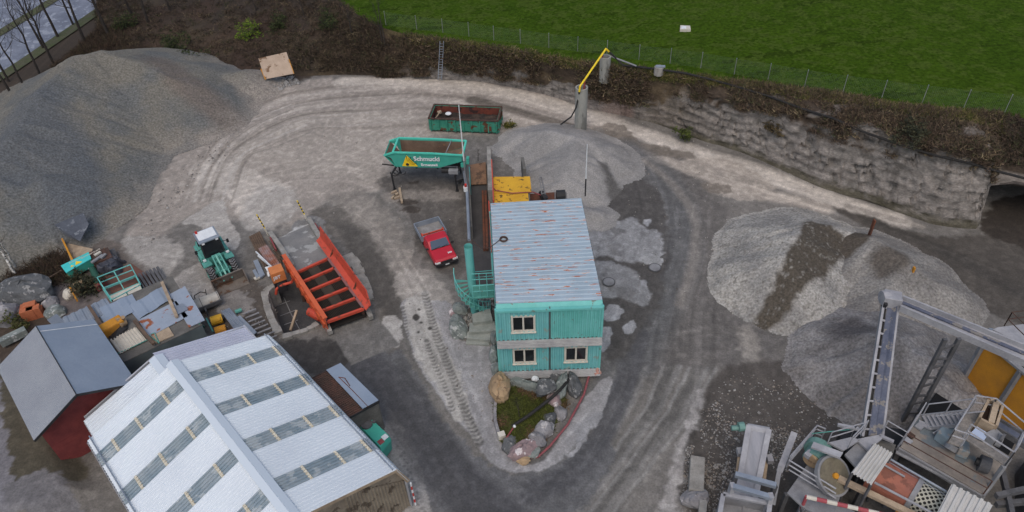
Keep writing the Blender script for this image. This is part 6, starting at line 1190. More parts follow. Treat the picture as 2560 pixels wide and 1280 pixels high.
m = MB(); m.tube(at(538, 828, .3), at(565, 820, .3), .28, n=12); tag(m.build('yellow_roller', M_ochre), 'short yellow roller below the orange drum', 'roller')
m = MB(); m.bar(at(516, 796, .5), at(532, 828, .5), .1, .1); tag(m.build('teal_post', M_teald), 'thin teal post lying left of the orange drum', 'post'); m = MB(); m.slab([at(x, y, .2) for x, y in ((556, 830), (590, 815), (600, 840), (570, 850))][::-1], .1); tag(m.build('brown_sheet', M_rustd), 'dark brown sheet under the grey steel sheets', 'sheet')
m = MB(); m.tube(at(588, 780, .3), at(604, 774, .3), .14); tag(m.build('green_flask', M_teald), 'small green cylinder at the top of the row of tubes', 'cylinder')
# ---- low flat roofed store in the junk yard
fz = 2.3; fr_ = [at(x, y, fz) for x, y in ((205, 786), (430, 690), (505, 812), (310, 905))]
fs_ = thing('low_store', 'low grey concrete store with a cluttered flat roof beside the red shed', 'shed', (fr_[0].x, fr_[0].y, 0)); m = MB(); m.prism([(p.x, p.y) for p in fr_], 0, fz-.06); m.build('wall', mat('grey_green_wall', S(96, 106, 108, K), S(80, 88, 90, K), 1, .1, 8, .9), fs_); m = MB(); m.slab(fr_ if (fr_[1]-fr_[0]).cross(fr_[2]-fr_[0]).z > 0 else fr_[::-1], .05); m.build('roof', M_concd, fs_)
for i, (pts, mm, lb, rb, dz) in enumerate([([(155, 795), (265, 745), (285, 775), (170, 830)], M_galv, 'long blue grey ribbed sheet beside the ridge of the red shed', 6, .05), ([(240, 775), (330, 735), (352, 772), (265, 815)], M_s1, 'blue grey sheet next to the teal cage', 2, .06), ([(318, 768), (412, 712), (432, 745), (345, 800)], M_s1, 'pale blue sheet above the rust streaked plate', 2, .08), ([(345, 800), (440, 752), (470, 790), (372, 842)], mat('rust_streaked_plate', S(146, 156, 170, K), S(136, 146, 160, K), .8, .06, 10, .6, spot=S(140, 82, 54, K), spot_amt=.34, spot_sc=1.3), 'rust streaked plate in the middle of the low store roof', 0, .1), ([(425, 735), (462, 715), (512, 800), (472, 818)], MATS['rust_streaked_plate'], 'rust streaked plate at the right end of the low store roof', 0, .1), ([(275, 850), (340, 818), (366, 850), (300, 885)], M_offw, 'white ribbed sheet lying next to the yellow drum', 9, .08), ([(372, 838), (420, 815), (435, 838), (390, 858)], M_wood, 'tan plate on the low store roof', 0, .06), ([(430, 770), (455, 758), (470, 772), (445, 786)], M_galv, 'small grey plate near the rust streaks', 0, .2)]):
    junk_sheet('roof_sheet' if rb else 'roof_plate', lb, pts, fz+dz, mm, rb)
yd = thing('yellow_tank', 'yellow tank with a domed end lying on the low store roof', 'tank', tuple(at(285, 815, fz))); m = MB(); m.box((at(264, 826, fz+.35)+at(296, 808, fz+.35))/2, (1.45, .75, .7), heading(at(264, 826), at(300, 806))); m.build('box', M_ochre, yd, bevel=.08); m = MB(); m.tube(at(296, 810, fz+.35), at(313, 800, fz+.35), .42, .3, 14); m.tube(at(308, 796, fz+.7), at(307, 793, fz+.95), .12); m.build('end', M_tan, yd)
for (p, q, lb, mm) in (((405, 706, .25), (442, 792, .25), 'long timber across the rust streaked plates', M_wood), ((336, 802, .3), (384, 860, .3), 'dark timber at the end of the white ribbed sheet', M_woodd), ((222, 765, .25), (258, 820, .25), 'brown timber beside the red shed roof edge', M_woodd)):
    m = MB(); m.bar(at(p[0], p[1], fz+p[2]), at(q[0], q[1], fz+q[2]), .2, .16); tag(m.build('timber', mm), lb, 'timber')
m = MB(); m.path([at(x, y, fz+.12) for x, y in ((372, 838), (388, 850), (398, 858), (386, 832), (376, 836))], .03); m.path([at(x, y, fz+.1) for x, y in ((290, 885), (330, 868), (368, 850))], .03); tag(m.build('wire_rack', M_teald), 'thin dark wire rack by the tan plate', 'rack')
tpp_ = MB(); P = [at(x, y, z_) for x, y, z_ in ((500, 808, fz+.1), (512, 815, 1.6), (508, 832, .6), (488, 830, .5), (484, 820, fz-.3))]; tpp_.slab(P, .03); tag(tpp_.build('tarpaulin_corner', M_teald), 'grey green tarpaulin hanging at the corner of the low store', 'tarpaulin')
m = MB(); m.slab([at(x, y, fz+z_) for x, y, z_ in ((268, 838, .1), (300, 815, .4), (320, 800, .1), (318, 820, .15), (280, 852, .1))][::-1], .03); tag(m.build('grey_tarpaulin', M_dark), 'dark tarpaulin beside the yellow tank', 'tarpaulin')
# red-brown yard slab, teal cage
m = MB(); m.prism(px2([(262, 690), (330, 660), (372, 690), (420, 760), (330, 800), (290, 760)]), -.1, .06); tag(m.build('brown_slab', mat('brown_slab', S(110, 76, 66, K), S(90, 66, 58, K), .8, .15, 8, .9)), kind='structure')
cg_ = thing('teal_cage', 'teal steel work platform cage with a concrete floor in the junk yard', 'work cage', tuple(at(315, 745, .3))); cf = [at(258, 722, .5), at(340, 690, .5), at(366, 740, .5), at(295, 778, .5)]
m = MB(); m.slab([c.lerp((cf[0]+cf[2])/2, .04) for c in [cf[0].lerp(cf[3], .35), cf[1].lerp(cf[2], .35), cf[2], cf[3]]][::-1], .1); m.build('floor', M_offw, cg_)
m = MB()
for i in range(4):
    a_, b_ = cf[i], cf[(i+1) % 4]
    for z_ in (0, .6, 1.1): m.bar(a_+Vector((0, 0, z_)), b_+Vector((0, 0, z_)), .09 if z_ == 0 else .055, .16 if z_ == 0 else .055)
    for k in range(3): q = a_.lerp(b_, k/2); m.bar(q, q+Vector((0, 0, 1.1)), .06, .06)
m.build('frame', M_teal, cg_)
m = MB(); f0_ = cf[0].lerp(cf[3], .35); f1_ = cf[1].lerp(cf[2], .35); m.bar(f0_, f1_, .06, .06); m.bar(f0_.lerp(f1_, .5), cf[0].lerp(cf[1], .5)+Vector((0, 0, 1.1)), .06, .06); m.build('gate', M_teal, cg_)
# stacked poles/beams
for k in range(7):
    m = MB(); a_ = at(340+k*9, 690-k*3.4, .3); b_ = at(392+k*8, 772-k*5, .3); m.bar(a_, b_, .17, .26); m.m = 1; q = a_.lerp(b_, .8); m.bar(q, a_.lerp(b_, .87), .19, .28)
    tag(m.build('concrete_post', [M_dustd, M_slate]), 'one of seven long dark posts stacked side by side right of the teal cage', 'post', 'stacked dark posts')
m = MB(); m.bar(at(336, 700, .15), at(388, 785, .15), .2, .2); tag(m.build('rusty_beam', M_rustd), 'rusty beam lying along the left of the stacked dark posts', 'beam')
# turquoise sign bin with faded lettering
tb_ = thing('turquoise_bin', 'turquoise box lid with faded white lettering and yellow triangles among the junk', 'box', tuple(at(190, 660, .5))); c4 = [at(152, 664, 1.0), at(221, 630, 1.0), at(228, 646, 1.0), at(165, 682, 1.0)]
M_turq = mat('turquoise_lid', S(58, 178, 176, K), S(76, 190, 188, K), 1, .06, 12, .5); m = MB(); m.slab(c4[::-1] if (c4[1]-c4[0]).cross(c4[2]-c4[0]).z < 0 else c4, .06); m.build('lid', M_turq, tb_); m = MB(); m.prism([(p.x, p.y) for p in [c.lerp((c4[0]+c4[2])/2, .06) for c in c4]], .3, .94); m.build('box', M_green, tb_)
lx = (c4[1]-c4[0]).normalized(); ly = lx.cross(Vector((0, 0, -1))) if False else Vector((-lx.y, lx.x, 0)); o_ = c4[3]+Vector((0, 0, .01))
m = text_mb('Ermenswil', .34, c4[0]+lx*1.35-ly*.42+Vector((0, 0, .012)), lx, ly, .006); m.build('lettering', M_offw, tb_)
m = text_mb('Schmucki', .26, c4[0]+lx*.5-ly*.3+Vector((0, 0, .012)), lx, ly, .006); m.build('lettering', M_offw, tb_)
for k, (u, s_) in enumerate(((.75, .42), (.42, .22))): m = MB(); q = c4[0]+lx*u-ly*.78+Vector((0, 0, .015)); m.slab([q, q+lx*s_*1.2, q+lx*s_*.5+ly*s_*1.0], .004); m.build('triangle', MATS['yellow_decal'], tb_)
m = MB(); m.path([at(x, y, z_) for x, y, z_ in ((182, 678, .5), (186, 690, .2), (192, 695, .1), (195, 684, .4))], .04); m.bar(at(214, 662, .5), at(224, 674, .3), .06, .06); m.build('bracket', M_galv, tb_)
# ochre plate and pallets of dark slabs
junk_sheet('ochre_plate', 'large ochre steel plate standing behind the turquoise box', [(160, 606), (232, 622), (225, 640), (178, 655)], [.2, .4, .4, .3], M_wood, 0, .08, 'plate')
m = MB(); m.bar(at(158, 602, .5), at(186, 660, .5), .12, .5); tag(m.build('ochre_beam', M_ochre), 'ochre edge beam along the ochre plate', 'beam')
junk_sheet('green_plate', 'dark green plate leaning right of the stacked slabs', [(266, 628), (286, 620), (302, 660), (292, 672)], [.5, .5, .1, .1], M_dustd, 0, .05, 'plate')
junk_sheet('orange_rail', 'orange rust rail right of the stacked slabs', [(256, 622), (262, 620), (296, 664), (288, 668)], .35, M_ochre, 0, .1, 'rail')
for k in range(5):
    m = MB(); a_ = at(226+k*9.5, 632-k*2.5, .75+.05*(k % 2)); b_ = at(240+k*9, 658-k*3, .75); m.bar(a_, b_, .36, .16); m.bar(a_-Vector((0, 0, .35)), b_-Vector((0, 0, .35)), .36, .5); tag(m.build('brown_slab_stack', M_rustd, bevel=.01), 'one of five brown slab stacks next to the turquoise box', 'slabs', 'brown slab stacks')
for k, (x, y) in enumerate(((244, 634), (236, 652), (250, 642), (258, 640))):
    m = MB(); m.box(at(x, y, .95), (.5, .22, .12), .9+.1*k); tag(m.build('grey_brick', M_dust if k else M_offw, bevel=.01), ['pale grey brick topmost on the brown slabs', 'white brick on the left brown slab', 'small white brick in the middle of the brown slabs', 'grey brick on the right brown slabs'][k], 'brick')
# dark tarpaulin lump
X, Y = np.meshgrid(np.linspace(0, 1, 40), np.linspace(0, 1, 26)); tq = [at(248, 690, 0), at(300, 690, 0), at(316, 656, 0), at(262, 660, 0)]
V = np.array([[tuple(tq[0].lerp(tq[1], u).lerp(tq[3].lerp(tq[2], u), v)) for u, v in zip(r1_, r2_)] for r1_, r2_ in zip(X, Y)]); ed = np.clip(np.minimum(np.minimum(X, 1-X), np.minimum(Y, 1-Y))*9, 0, 1); V[..., 2] = .04+ed*(.5+.5*fbm(X*3, Y*3, 1.0, 3, 150)); V[..., 0] += (fbm(X*2, Y*4, 2, 2, 151)-.5)*.6; V[..., 1] += (fbm(X*4, Y*2, 2, 2, 152)-.5)*.6
tag(sheet('dark_tarpaulin', V.reshape(-1, 3), 40, 26, np.ones((1040, 3))*np.array(S(66, 68, 76, K)), mat('tarpaulin', (1, 1, 1), (.8, .8, .82), 2, .1, 10, .55, attr=True)), 'crumpled dark blue grey tarpaulin on the ground above the teal cage', 'tarpaulin')
gt = thing('green_chute', 'dark green tube with a red square mouth lying in the junk yard', 'tube', tuple(at(240, 690, .3))); m = MB(); m.tube(at(231, 672, .5), at(250, 712, .4), .22, .3, 12); m.build('tube', mat('bottle_green', S(44, 82, 68, K), rough=.6), gt); m = MB(); m.bar(at(248, 710, .35), at(256, 716, .35), .75, .5); m.build('mouth', M_pinkred, gt)
ct = thing('concrete_pipe', 'short tan concrete pipe with an orange lever lying by the conifer bush', 'pipe', tuple(at(200, 722, .4))); m = MB(); m.tube(at(184, 728, .45), at(214, 712, .45), .5, .45, 14); m.build('barrel', M_tan, ct); m = MB(); m.bar(at(176, 720, .5), at(192, 750, .5), .1, .3); m.bar(at(182, 714, .8), at(200, 706, .8), .08, .1); m.build('lever', M_ochre, ct)
p = at(174, 735, .3); boulder('boulder', 'white rounded stone beside the tan concrete pipe', 'stone', (p.x, p.y, .3), (.8, .8, .7), 0, M_offw, 301)
for k, (x, y, d, mm, lb) in enumerate([(70, 730, (3.0, 2.0, 1.6), M_stoned, 'very large dark rock at the left edge near the bramble slope'), (8, 788, (1.5, 1.6, 1.3), M_greys, 'grey boulder at the far left edge'), (125, 760, (.8, .9, .7), M_greys, 'grey stone right of the stacked orange bricks'), (135, 782, (1.0, .9, .8), M_slate, 'greenish stone below the stacked orange bricks'), (40, 790, (1.0, .8, .7), M_slate, 'greenish stone left of the stacked orange bricks'), (100, 715, (1.2, 1.2, .9), M_stoned, 'dark stone behind the stacked orange bricks')]):
    p = at(x, y, d[2]*.35); boulder('boulder', lb, 'stone', (p.x, p.y, d[2]*.3), tuple(v*1.2 for v in d), .3*k, mm, 310+k, 'boulders by the bramble slope')
ob_ = thing('orange_bricks', 'pallet of stacked orange clay bricks by the dark rock', 'bricks', tuple(at(80, 785, 0)))
M_clay = mat('orange_clay', S(176, 104, 72, K), S(156, 90, 62, K), 2, .12, 12, .85); rz_ = .35
for k, (x, y, z_, d) in enumerate([(72, 785, .45, (.85, .5, .9)), (88, 780, .45, (.85, .5, .9)), (80, 772, .5, (.8, .5, 1.0)), (97, 778, .3, (.6, .5, .6)), (66, 775, .4, (.5, .5, .8))]):
    m = MB(); p = at(x, y, z_); m.box(p, d, rz_)
    m.build('brick_stack', M_clay, ob_, bevel=.02)
junk_sheet('ribbed_offcut', 'small grey ribbed offcut behind the red shed ridge', [(118, 800), (142, 785), (164, 806), (140, 822)], 1.5, M_galv, 8); m = MB(); m.bar(at(0, 858, .5), at(66, 826, .5), .5, .5); tag(m.build('kerb_stack', M_slate), 'row of greenish kerb stones at the left edge above the red shed', 'kerb')
m = MB(); m.bar(at(85, 718, .25), at(155, 676, .25), .12, .12); tag(m.build('thin_pole', M_woodd), 'thin dark pole lying on the bramble slope', 'pole')
m = MB(); P = [at(x, y, z_) for x, y, z_ in ((135, 562, 1.6), (208, 532, 1.6), (222, 560, 1.4), (200, 603, 1.0), (166, 590, 1.0))]
m.slab(P if (P[1]-P[0]).cross(P[2]-P[0]).z > 0 else P[::-1], .05); tag(m.build('rubber_sheet', mat('grey_rubber', S(84, 88, 96, K), S(66, 70, 78, K), 1.2, .12, 10, .7, spot=S(110, 114, 120, K), spot_amt=.36, spot_sc=1.4)), 'grey rubber sheet with bolt holes lying on the toe of the huge heap', 'sheet')
# fuel tank by the hall
gk = thing('fuel_tank', 'green fuel tank with hazard labels between the store and the hall', 'tank', tuple(at(935, 1085, 0))); kz = 1.5; k4 = [at(895, 1060, kz), at(925, 1043, kz), at(972, 1088, kz), at(950, 1118, kz)]
m = MB(); ctr = (k4[0]+k4[2])/2; low4 = [Vector((p.x, p.y, .15)) for p in k4]; mid4 = [p.lerp(ctr, -.12)-Vector((0, 0, .35)) for p in k4]
m.hexa(low4[::-1]+[Vector((p.x, p.y, 1.1)) for p in mid4][::-1]) if False else m.hexa(low4+[Vector((p.x, p.y, 1.15)) for p in mid4]); m.hexa([Vector((p.x, p.y, 1.152)) for p in mid4]+k4); m.build('tank', M_green, gk, bevel=.04)
m = MB(); q = at(917, 1062, kz); m.tube(q, q+Vector((0, 0, .12)), .33, n=16); m.tube(q+Vector((.4, .15, 0)), q+Vector((.4, .15, .12)), .1); m.build('hatch', M_dustd, gk)
def decal(name, px_, z_, mm, s_=.16):
    q = at(*px_, z_); m = MB(); d1 = (k4[2]-k4[1]).normalized(); d2 = Vector((-d1.y, d1.x, 0)); m.slab([q-d1*s_-d2*s_, q+d1*s_-d2*s_, q+d1*s_+d2*s_, q-d1*s_+d2*s_], .01); return m.build(name, mm, gk)
decal('label', (962, 1092), kz+.015, M_white); decal('label', (952, 1104), kz+.015, M_pinkred); m = MB(); q = at(960, 1118, 1.0); m.box(q, (.5, .06, .22), heading(k4[3], k4[2])); m.build('lamp', M_redlens, gk)
bk = thing('bucket', 'small pale bucket beside the green fuel tank', 'bucket', tuple(at(941, 1053, 0))); m = MB(); q = at(940, 1052, 0); m.tube(q, q+Vector((0, 0, .45)), .2, .26, 12); m.build('body', M_galv, bk); m = MB(); m.tube(q+Vector((0, 0, .4)), q+Vector((0, 0, .46)), .22, n=12); m.build('content', M_dark, bk)
for (bx, by, tx, ty, lb) in ((1039, 1262, 1026, 1204, 'red and white striped pole by the front corner of the white hall'), (949, 1050, 942, 1010, 'red and white striped pole by the corner of the small store')):
    b_ = at(bx, by, 0); t_ = Vector((b_.x, b_.y, 2.15)); pol = thing('barber_pole', lb, 'pole', tuple(b_), 'red and white poles'); m = MB()
    for k in range(7): m.m = k % 2; m.tube(b_.lerp(t_, k/7), b_.lerp(t_, (k+1)/7), .05)
    m.build('tube', [M_white, M_redlens], pol)
# ================================================================= RIGHT: gravel plant
def rail(mb, pts, h=1.05, r=.035, mids=(.55,), post=1.3):
    for a_, b_ in zip(pts[:-1], pts[1:]):
        for z_ in (h,)+tuple(mids): mb.tube(a_+Vector((0, 0, z_)), b_+Vector((0, 0, z_)), r, n=5)
        n = max(1, int((b_-a_).length/post))
        for k in range(n+1): q = a_.lerp(b_, k/n); mb.tube(q, q+Vector((0, 0, h)), r, n=5)
    return mb
M_belt = mat('dusty_blue_belt', S(74, 80, 96, K), S(92, 96, 110, K), 1.2, .15, 8, .8, spot=S(120, 116, 112, K), spot_amt=.4, spot_sc=2)
M_cream = mat('dusty_grey_white', S(156, 156, 160, K), S(132, 132, 137, K), .9, .1, 8, .8)
lp = at(2272, 1052, .9); tz2 = vtop(lp, 842)
# long conveyor with head drum
c1 = thing('conveyor', 'long steep dark belt conveyor rising to the pale head over the conical heap', 'conveyor', tuple(at(2185, 1090, 0)))
zh, zt1 = tz2-.6, 3.6
La, Lb = at(2155, 1092, zt1), at(2209, 752, zh); Ra, Rb_ = at(2204, 1092, zt1), at(2243, 765, zh)
m = MB(); m.bar(La, Lb, .12, .4); m.bar(Ra, Rb_, .14, .4); m.build('side_frame', M_cream, c1)
m = MB(); i0, i1, j0, j1 = La.lerp(Ra, .3), Lb.lerp(Rb_, .3), La.lerp(Ra, .62), Lb.lerp(Rb_, .62); dzv = Vector((0, 0, .1))
m.slab([La.lerp(Ra, .3)+dzv, La.lerp(Ra, .92)+dzv, Lb.lerp(Rb_, .92)+dzv, Lb.lerp(Rb_, .3)+dzv], .04); m.slab([La.lerp(Ra, .62)+dzv*1.2, La.lerp(Ra, .94)+Vector((0, 0, .3)), Lb.lerp(Rb_, .94)+Vector((0, 0, .3)), Lb.lerp(Rb_, .62)+dzv*1.2], .03); m.build('belt', M_belt, c1)
m = MB(); m.slab([La+Vector((0, 0, -.12)), La.lerp(Ra, .3)+Vector((0, 0, -.12)), Lb.lerp(Rb_, .3)+Vector((0, 0, -.12)), Lb+Vector((0, 0, -.12))], .03); m.build('gap_plate', M_dark, c1)
for k in range(10):
    m = MB(); q = La.lerp(Lb, (k+.5)/10); w = Ra.lerp(Rb_, (k+.5)/10); m.tube(q+dzv*.5, q.lerp(w, .3)+dzv*.5, .06, n=8); m.build('roller', M_cream, c1)
m = MB(); h0, h1 = at(2208, 744, zh+.25), at(2252, 752, zh+.25); m.bar(h0, h1, .75, .65); m.tube(h0+Vector((-.1, 0, 0)), h0+Vector((.3, 0, 0)), .4, n=12); m.build('head_box', M_cream, c1, bevel=.03)
m = MB(); m.bar(at(2207, 742, zh+.2), at(2212, 768, zh), .15, .5); m.build('drive', M_dark, c1)
# second conveyor
c2 = thing('conveyor', 'pale trough conveyor running from the head out to the right edge', 'conveyor', tuple(at(2400, 820, 0)))
za_, zb_ = zh+.3, zh+.3; A0, A1 = at(2254, 748, za_), at(2600, 888, zb_); B0, B1 = at(2250, 770, za_), at(2600, 924, zb_)
m = MB(); m.slab([B0, B1, A1, A0], .08); m.build('trough', M_cream, c2); m = MB(); m.bar(A0+Vector((0, 0, .1)), A1+Vector((0, 0, .1)), .1, .35); m.bar(B0+Vector((0, 0, 0)), B1, .1, .4); m.build('side_frame', M_cream, c2)
mA, mB_ = A0.lerp(B0, .4), A1.lerp(B1, .4); m = MB(); m.bar(mA+Vector((0, 0, .05)), mB_+Vector((0, 0, .05)), .2, .08); m.build('belt', M_belt, c2)
tr = thing('truss_tower', 'grey lattice truss tower standing in the heap under the pale trough conveyor', 'tower', tuple(lp)); m = MB(); tt = Vector((lp.x, lp.y, tz2-.15))
for s in (-.35, .35): m.bar(lp+Vector((s, 0, -1)), tt+Vector((s, 0, 0)), .16, .2)
m.build('post', M_dustd, tr)
for k in range(1, 9): m = MB(); q = lp.lerp(tt, k/9); m.bar(q+Vector((-.35, 0, 0)), q+Vector((.35, 0, 0 if k % 2 else .3)), .08, .12); m.build('brace', M_dustd, tr)
# yellow walled bay
yw = thing('yellow_bay_wall', 'tall ochre yellow sheet wall with grey posts holding the conical heap', 'wall', tuple(at(2480, 980, 0)))
B_ = [at(2412, 935, 1.2), at(2497, 1006, 1.2), at(2580, 1078, 1.2)]; T_ = [vtop(B_[0], 850), vtop(B_[1], 925), vtop(B_[1], 925)]
for i in range(2):
    m = MB(); m.slab([Vector((B_[i].x, B_[i].y, -.2)), Vector((B_[i+1].x, B_[i+1].y, -.2)), Vector((B_[i+1].x, B_[i+1].y, T_[i+1])), Vector((B_[i].x, B_[i].y, T_[i]))], .06); m.build('panel', M_ochre, yw)
for i in range(2):
    m = MB(); q = Vector((B_[i].x-.05, B_[i].y-.12, 0)); m.bar(q, q+Vector((0, 0, T_[i]+.1)), .22, .22); m.build('post', M_dust, yw)
m = MB(); m.bar(Vector((B_[0].x, B_[0].y, T_[0]+.05)), Vector((B_[2].x, B_[2].y, T_[2]+.05)), .3, .14); m.bar(Vector((B_[0].x+.5, B_[0].y+.5, T_[0]+.1)), Vector((B_[2].x+.5, B_[2].y+.5, T_[2]+.1)), .16, .16); m.build('cap_beam', M_dust, yw)
zr2 = T_[0]; hr_ = thing('plant_roof', 'pale flat platform with thin railings at the right edge above the yellow wall', 'platform', tuple(at(2540, 840, zr2)))
m = MB(); P = [at(x, y, zr2+.6) for x, y in ((2482, 823), (2495, 818), (2640, 800), (2640, 910), (2560, 862))]; m.slab(P if (P[1]-P[0]).cross(P[2]-P[0]).z > 0 else P[::-1], .12); m.build('deck', M_cream, hr_)
m = MB(); P2 = [at(x, y, zr2+.6) for x, y in ((2510, 815), (2640, 798))]; rail(m, P2, 1.1, .03); rail(m, [at(2510, 815, zr2+.6), at(2575, 880, zr2+.6)], 1.1, .03); m.build('railing', M_rustd, hr_)
m = MB()
for q in ((2500, 826), (2555, 858)): p = at(*q, zr2+.5); m.bar(Vector((p.x, p.y, 0)), p, .2, .2)
p = at(2620, 830, zr2+.5); m.bar(Vector((p.x, p.y, 0)), p, .2, .2); m.build('post', M_dustd, hr_)
m = MB(); m.slab([at(2470, 822, zr2+.3), at(2484, 824, zr2+.3), at(2560, 890, zr2+.3), at(2548, 896, zr2+.3)], .08); tag(m.build('narrow_gutter', M_galv), 'narrow grey gutter beside the pale platform', 'gutter')
# elevated deck of the crushing plant
dz_ = 3.6
dk = thing('plant_deck', 'dusty concrete work deck on steel legs in the crushing plant', 'platform', tuple(at(2370, 1130, 0))); dp = [at(2250, 1116, dz_), at(2300, 1036, dz_), at(2420, 1050, dz_), at(2508, 1160, dz_), at(2458, 1235, dz_)]
M_deck = mat('dusty_deck', S(140, 132, 124, K), S(116, 109, 103, K), .9, .12, 8, .9, spot=S(104, 112, 116, K), spot_amt=.38, spot_sc=.7)
m = MB(); m.slab(dp[::-1] if (dp[1]-dp[0]).cross(dp[2]-dp[0]).z < 0 else dp, .15); m.build('floor', M_deck, dk)
m = MB()
for i in range(5): m.bar(dp[i]-Vector((0, 0, .25)), dp[(i+1) % 5]-Vector((0, 0, .25)), .2, .35)
m.build('edge_beam', M_dust, dk)
for i in (0, 1, 3, 4):
    m = MB(); p = dp[i]; m.bar(Vector((p.x, p.y, 0)), p-Vector((0, 0, .3)), .25, .25); m.build('leg', M_dustd, dk)
m = MB(); rail(m, [dp[0]+Vector((0, 0, 0)), dp[4]], 1.1, .03, (.5,), 2.2); m.build('railing', M_rustd, dk)
m = MB(); rail(m, [dp[0], dp[1]], 1.0, .03); m.build('railing', M_cream, dk)
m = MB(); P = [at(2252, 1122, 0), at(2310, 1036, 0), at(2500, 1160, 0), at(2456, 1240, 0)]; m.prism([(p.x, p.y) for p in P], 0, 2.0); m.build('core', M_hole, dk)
# junk on the deck
for k, (a_, b_, mm, lb) in enumerate([((2290, 1062), (2306, 1072), M_cream, 'pale board lying nearest the stair on the plant deck'), ((2296, 1056), (2330, 1070), M_cream, 'long pale board beside the others on the plant deck'), ((2336, 1052), (2344, 1066), M_woodd, 'short brown board near the deck middle'), ((2348, 1052), (2352, 1066), M_cream, 'thin upright looking board by the deck middle'), ((2268, 1082), (2284, 1094), M_rustd, 'reddish slab by the left deck edge'), ((2262, 1096), (2278, 1108), M_cream, 'pale slab at the left corner of the deck')]):
    m = MB(); m.bar(at(*a_, dz_+.1), at(*b_, dz_+.12), .3, .1); tag(m.build('board', mm), lb, 'board')
for k, (x, y) in enumerate(((2345, 1074), (2352, 1070), (2360, 1066))):
    m = MB(); m.slab([at(x-14, y+8, dz_+.3+.1*k), at(x+12, y-8, dz_+.4+.1*k), at(x+16, y-3, dz_+.2+.1*k), at(x-10, y+12, dz_+.15+.1*k)], .04); tag(m.build('metal_sheet', M_cream), ['lowest of three crumpled pale sheets on the deck', 'middle of three crumpled pale sheets on the deck', 'topmost of three crumpled pale sheets on the deck'][k], 'sheet')
cb = thing('crusher_hood', 'pale blue grey crusher hood on the plant deck', 'machine', tuple(at(2350, 1110, dz_))); m = MB(); M_pb = mat('pale_blue_steel', S(136, 152, 160, K), S(120, 130, 136, K), 1, .1, 8, .7, spot=S(150, 144, 138, K), spot_amt=.42, spot_sc=1.5); P = [at(2332, 1098, dz_), at(2350, 1078, dz_), at(2376, 1092, dz_), at(2360, 1118, dz_)]; m.prism([(p.x, p.y) for p in P], dz_, dz_+.7); m.build('hood', M_pb, cb, bevel=.06); m = MB(); P = [at(2385, 1110, dz_), at(2412, 1112, dz_), at(2416, 1150, dz_), at(2388, 1140, dz_)]; m.prism([(p.x, p.y) for p in P], dz_, dz_+.6); m.build('casing', M_pb, cb, bevel=.06); m = MB(); m.tube(at(2374, 1124, dz_+.3), at(2382, 1112, dz_+.5), .3, n=14); m.build('pulley', M_dust, cb)
mt = thing('electric_motor', 'round dusty motor on the right part of the plant deck', 'motor', tuple(at(2460, 1158, dz_))); m = MB(); m.tube(at(2448, 1156, dz_+.4), at(2474, 1166, dz_+.4), .42, n=14); m.build('casing', M_dustd, mt); m = MB(); m.tube(at(2440, 1152, dz_+.4), at(2449, 1156, dz_+.4), .2, n=10); m.build('shaft', M_dark, mt)
# stair and upper walkway
uz = 5.4
sr = thing('steel_stair', 'pale steel stair rising from the plant deck to the upper walkway', 'staircase', tuple(at(2310, 1036, dz_))); s0, s1 = at(2306, 1040, dz_+.1), at(2422, 1028, uz); wv = Vector((0, -.75, 0)); m = MB(); m.bar(s0, s1, .08, .2); m.bar(s0+wv, s1+wv, .08, .2); m.build('stringer', M_cream, sr)
for k in range(10):
    m = MB(); q = s0.lerp(s1, (k+.5)/10)+wv*.5; m.box(q, (.28, .72, .05), .0); m.build('tread', M_cream, sr)
m = MB(); m.tube(s0+Vector((0, 0, 1)), s1+Vector((0, 0, 1)), .035); m.tube(s0+wv+Vector((0, 0, 1)), s1+wv+Vector((0, 0, 1)), .035)
for k in (0, 5, 10): m.tube(s0.lerp(s1, k/10), s0.lerp(s1, k/10)+Vector((0, 0, 1)), .03)
m.build('handrail', M_cream, sr)
wk = thing('walkway', 'raised grating walkway with pale railings on the crushing plant', 'walkway', tuple(at(2450, 1110, uz)))
wa = [at(2408, 1094, uz), at(2424, 1078, uz), at(2526, 1142, uz), at(2512, 1163, uz)]; wb = [at(2368, 1105, uz), at(2420, 1022, uz), at(2452, 1036, uz), at(2402, 1116, uz)]
M_grate = mat('gravelly_grating', S(140, 134, 128, K), S(112, 108, 104, K), 3, .25, 10, .9)
for P in (wa, wb): m = MB(); m.slab(P if (P[1]-P[0]).cross(P[2]-P[0]).z > 0 else P[::-1], .08); m.build('grating', M_grate, wk)
m = MB(); rail(m, [wa[0], wa[3], wa[2]], 1.05, .04); m.build('railing', M_cream, wk); m = MB(); rail(m, [wb[1], at(2470, 1030, uz), at(2546, 1096, uz), at(2526, 1142, uz)], 1.05, .04, (.55,), 2.0); m.build('railing', M_cream, wk); m = MB(); rail(m, [wb[0], wb[3]], 1.0, .035); rail(m, [wb[0], wb[1]], 1.0, .035, (.5,), 2.4); m.build('railing', M_cream, wk)
for p in (wa[3], wa[2], wb[1], at(2470, 1034, uz)): m = MB(); m.bar(Vector((p.x, p.y, 0)), p-Vector((0, 0, .08)), .16, .16); m.build('leg', M_dust, wk)
fh = thing('feed_hopper', 'open wooden lined feed hopper with pale panel on the upper walkway', 'hopper', tuple(at(2460, 1060, uz))); P = [at(2440, 1066, uz), at(2462, 1022, uz), at(2490, 1034, uz), at(2474, 1084, uz)]
m = MB()
for i in range(4): m.slab([P[i]+Vector((0, 0, -.5)), P[(i+1) % 4]+Vector((0, 0, -.5)), P[(i+1) % 4]+Vector((0, 0, .7)), P[i]+Vector((0, 0, .7))], .12)
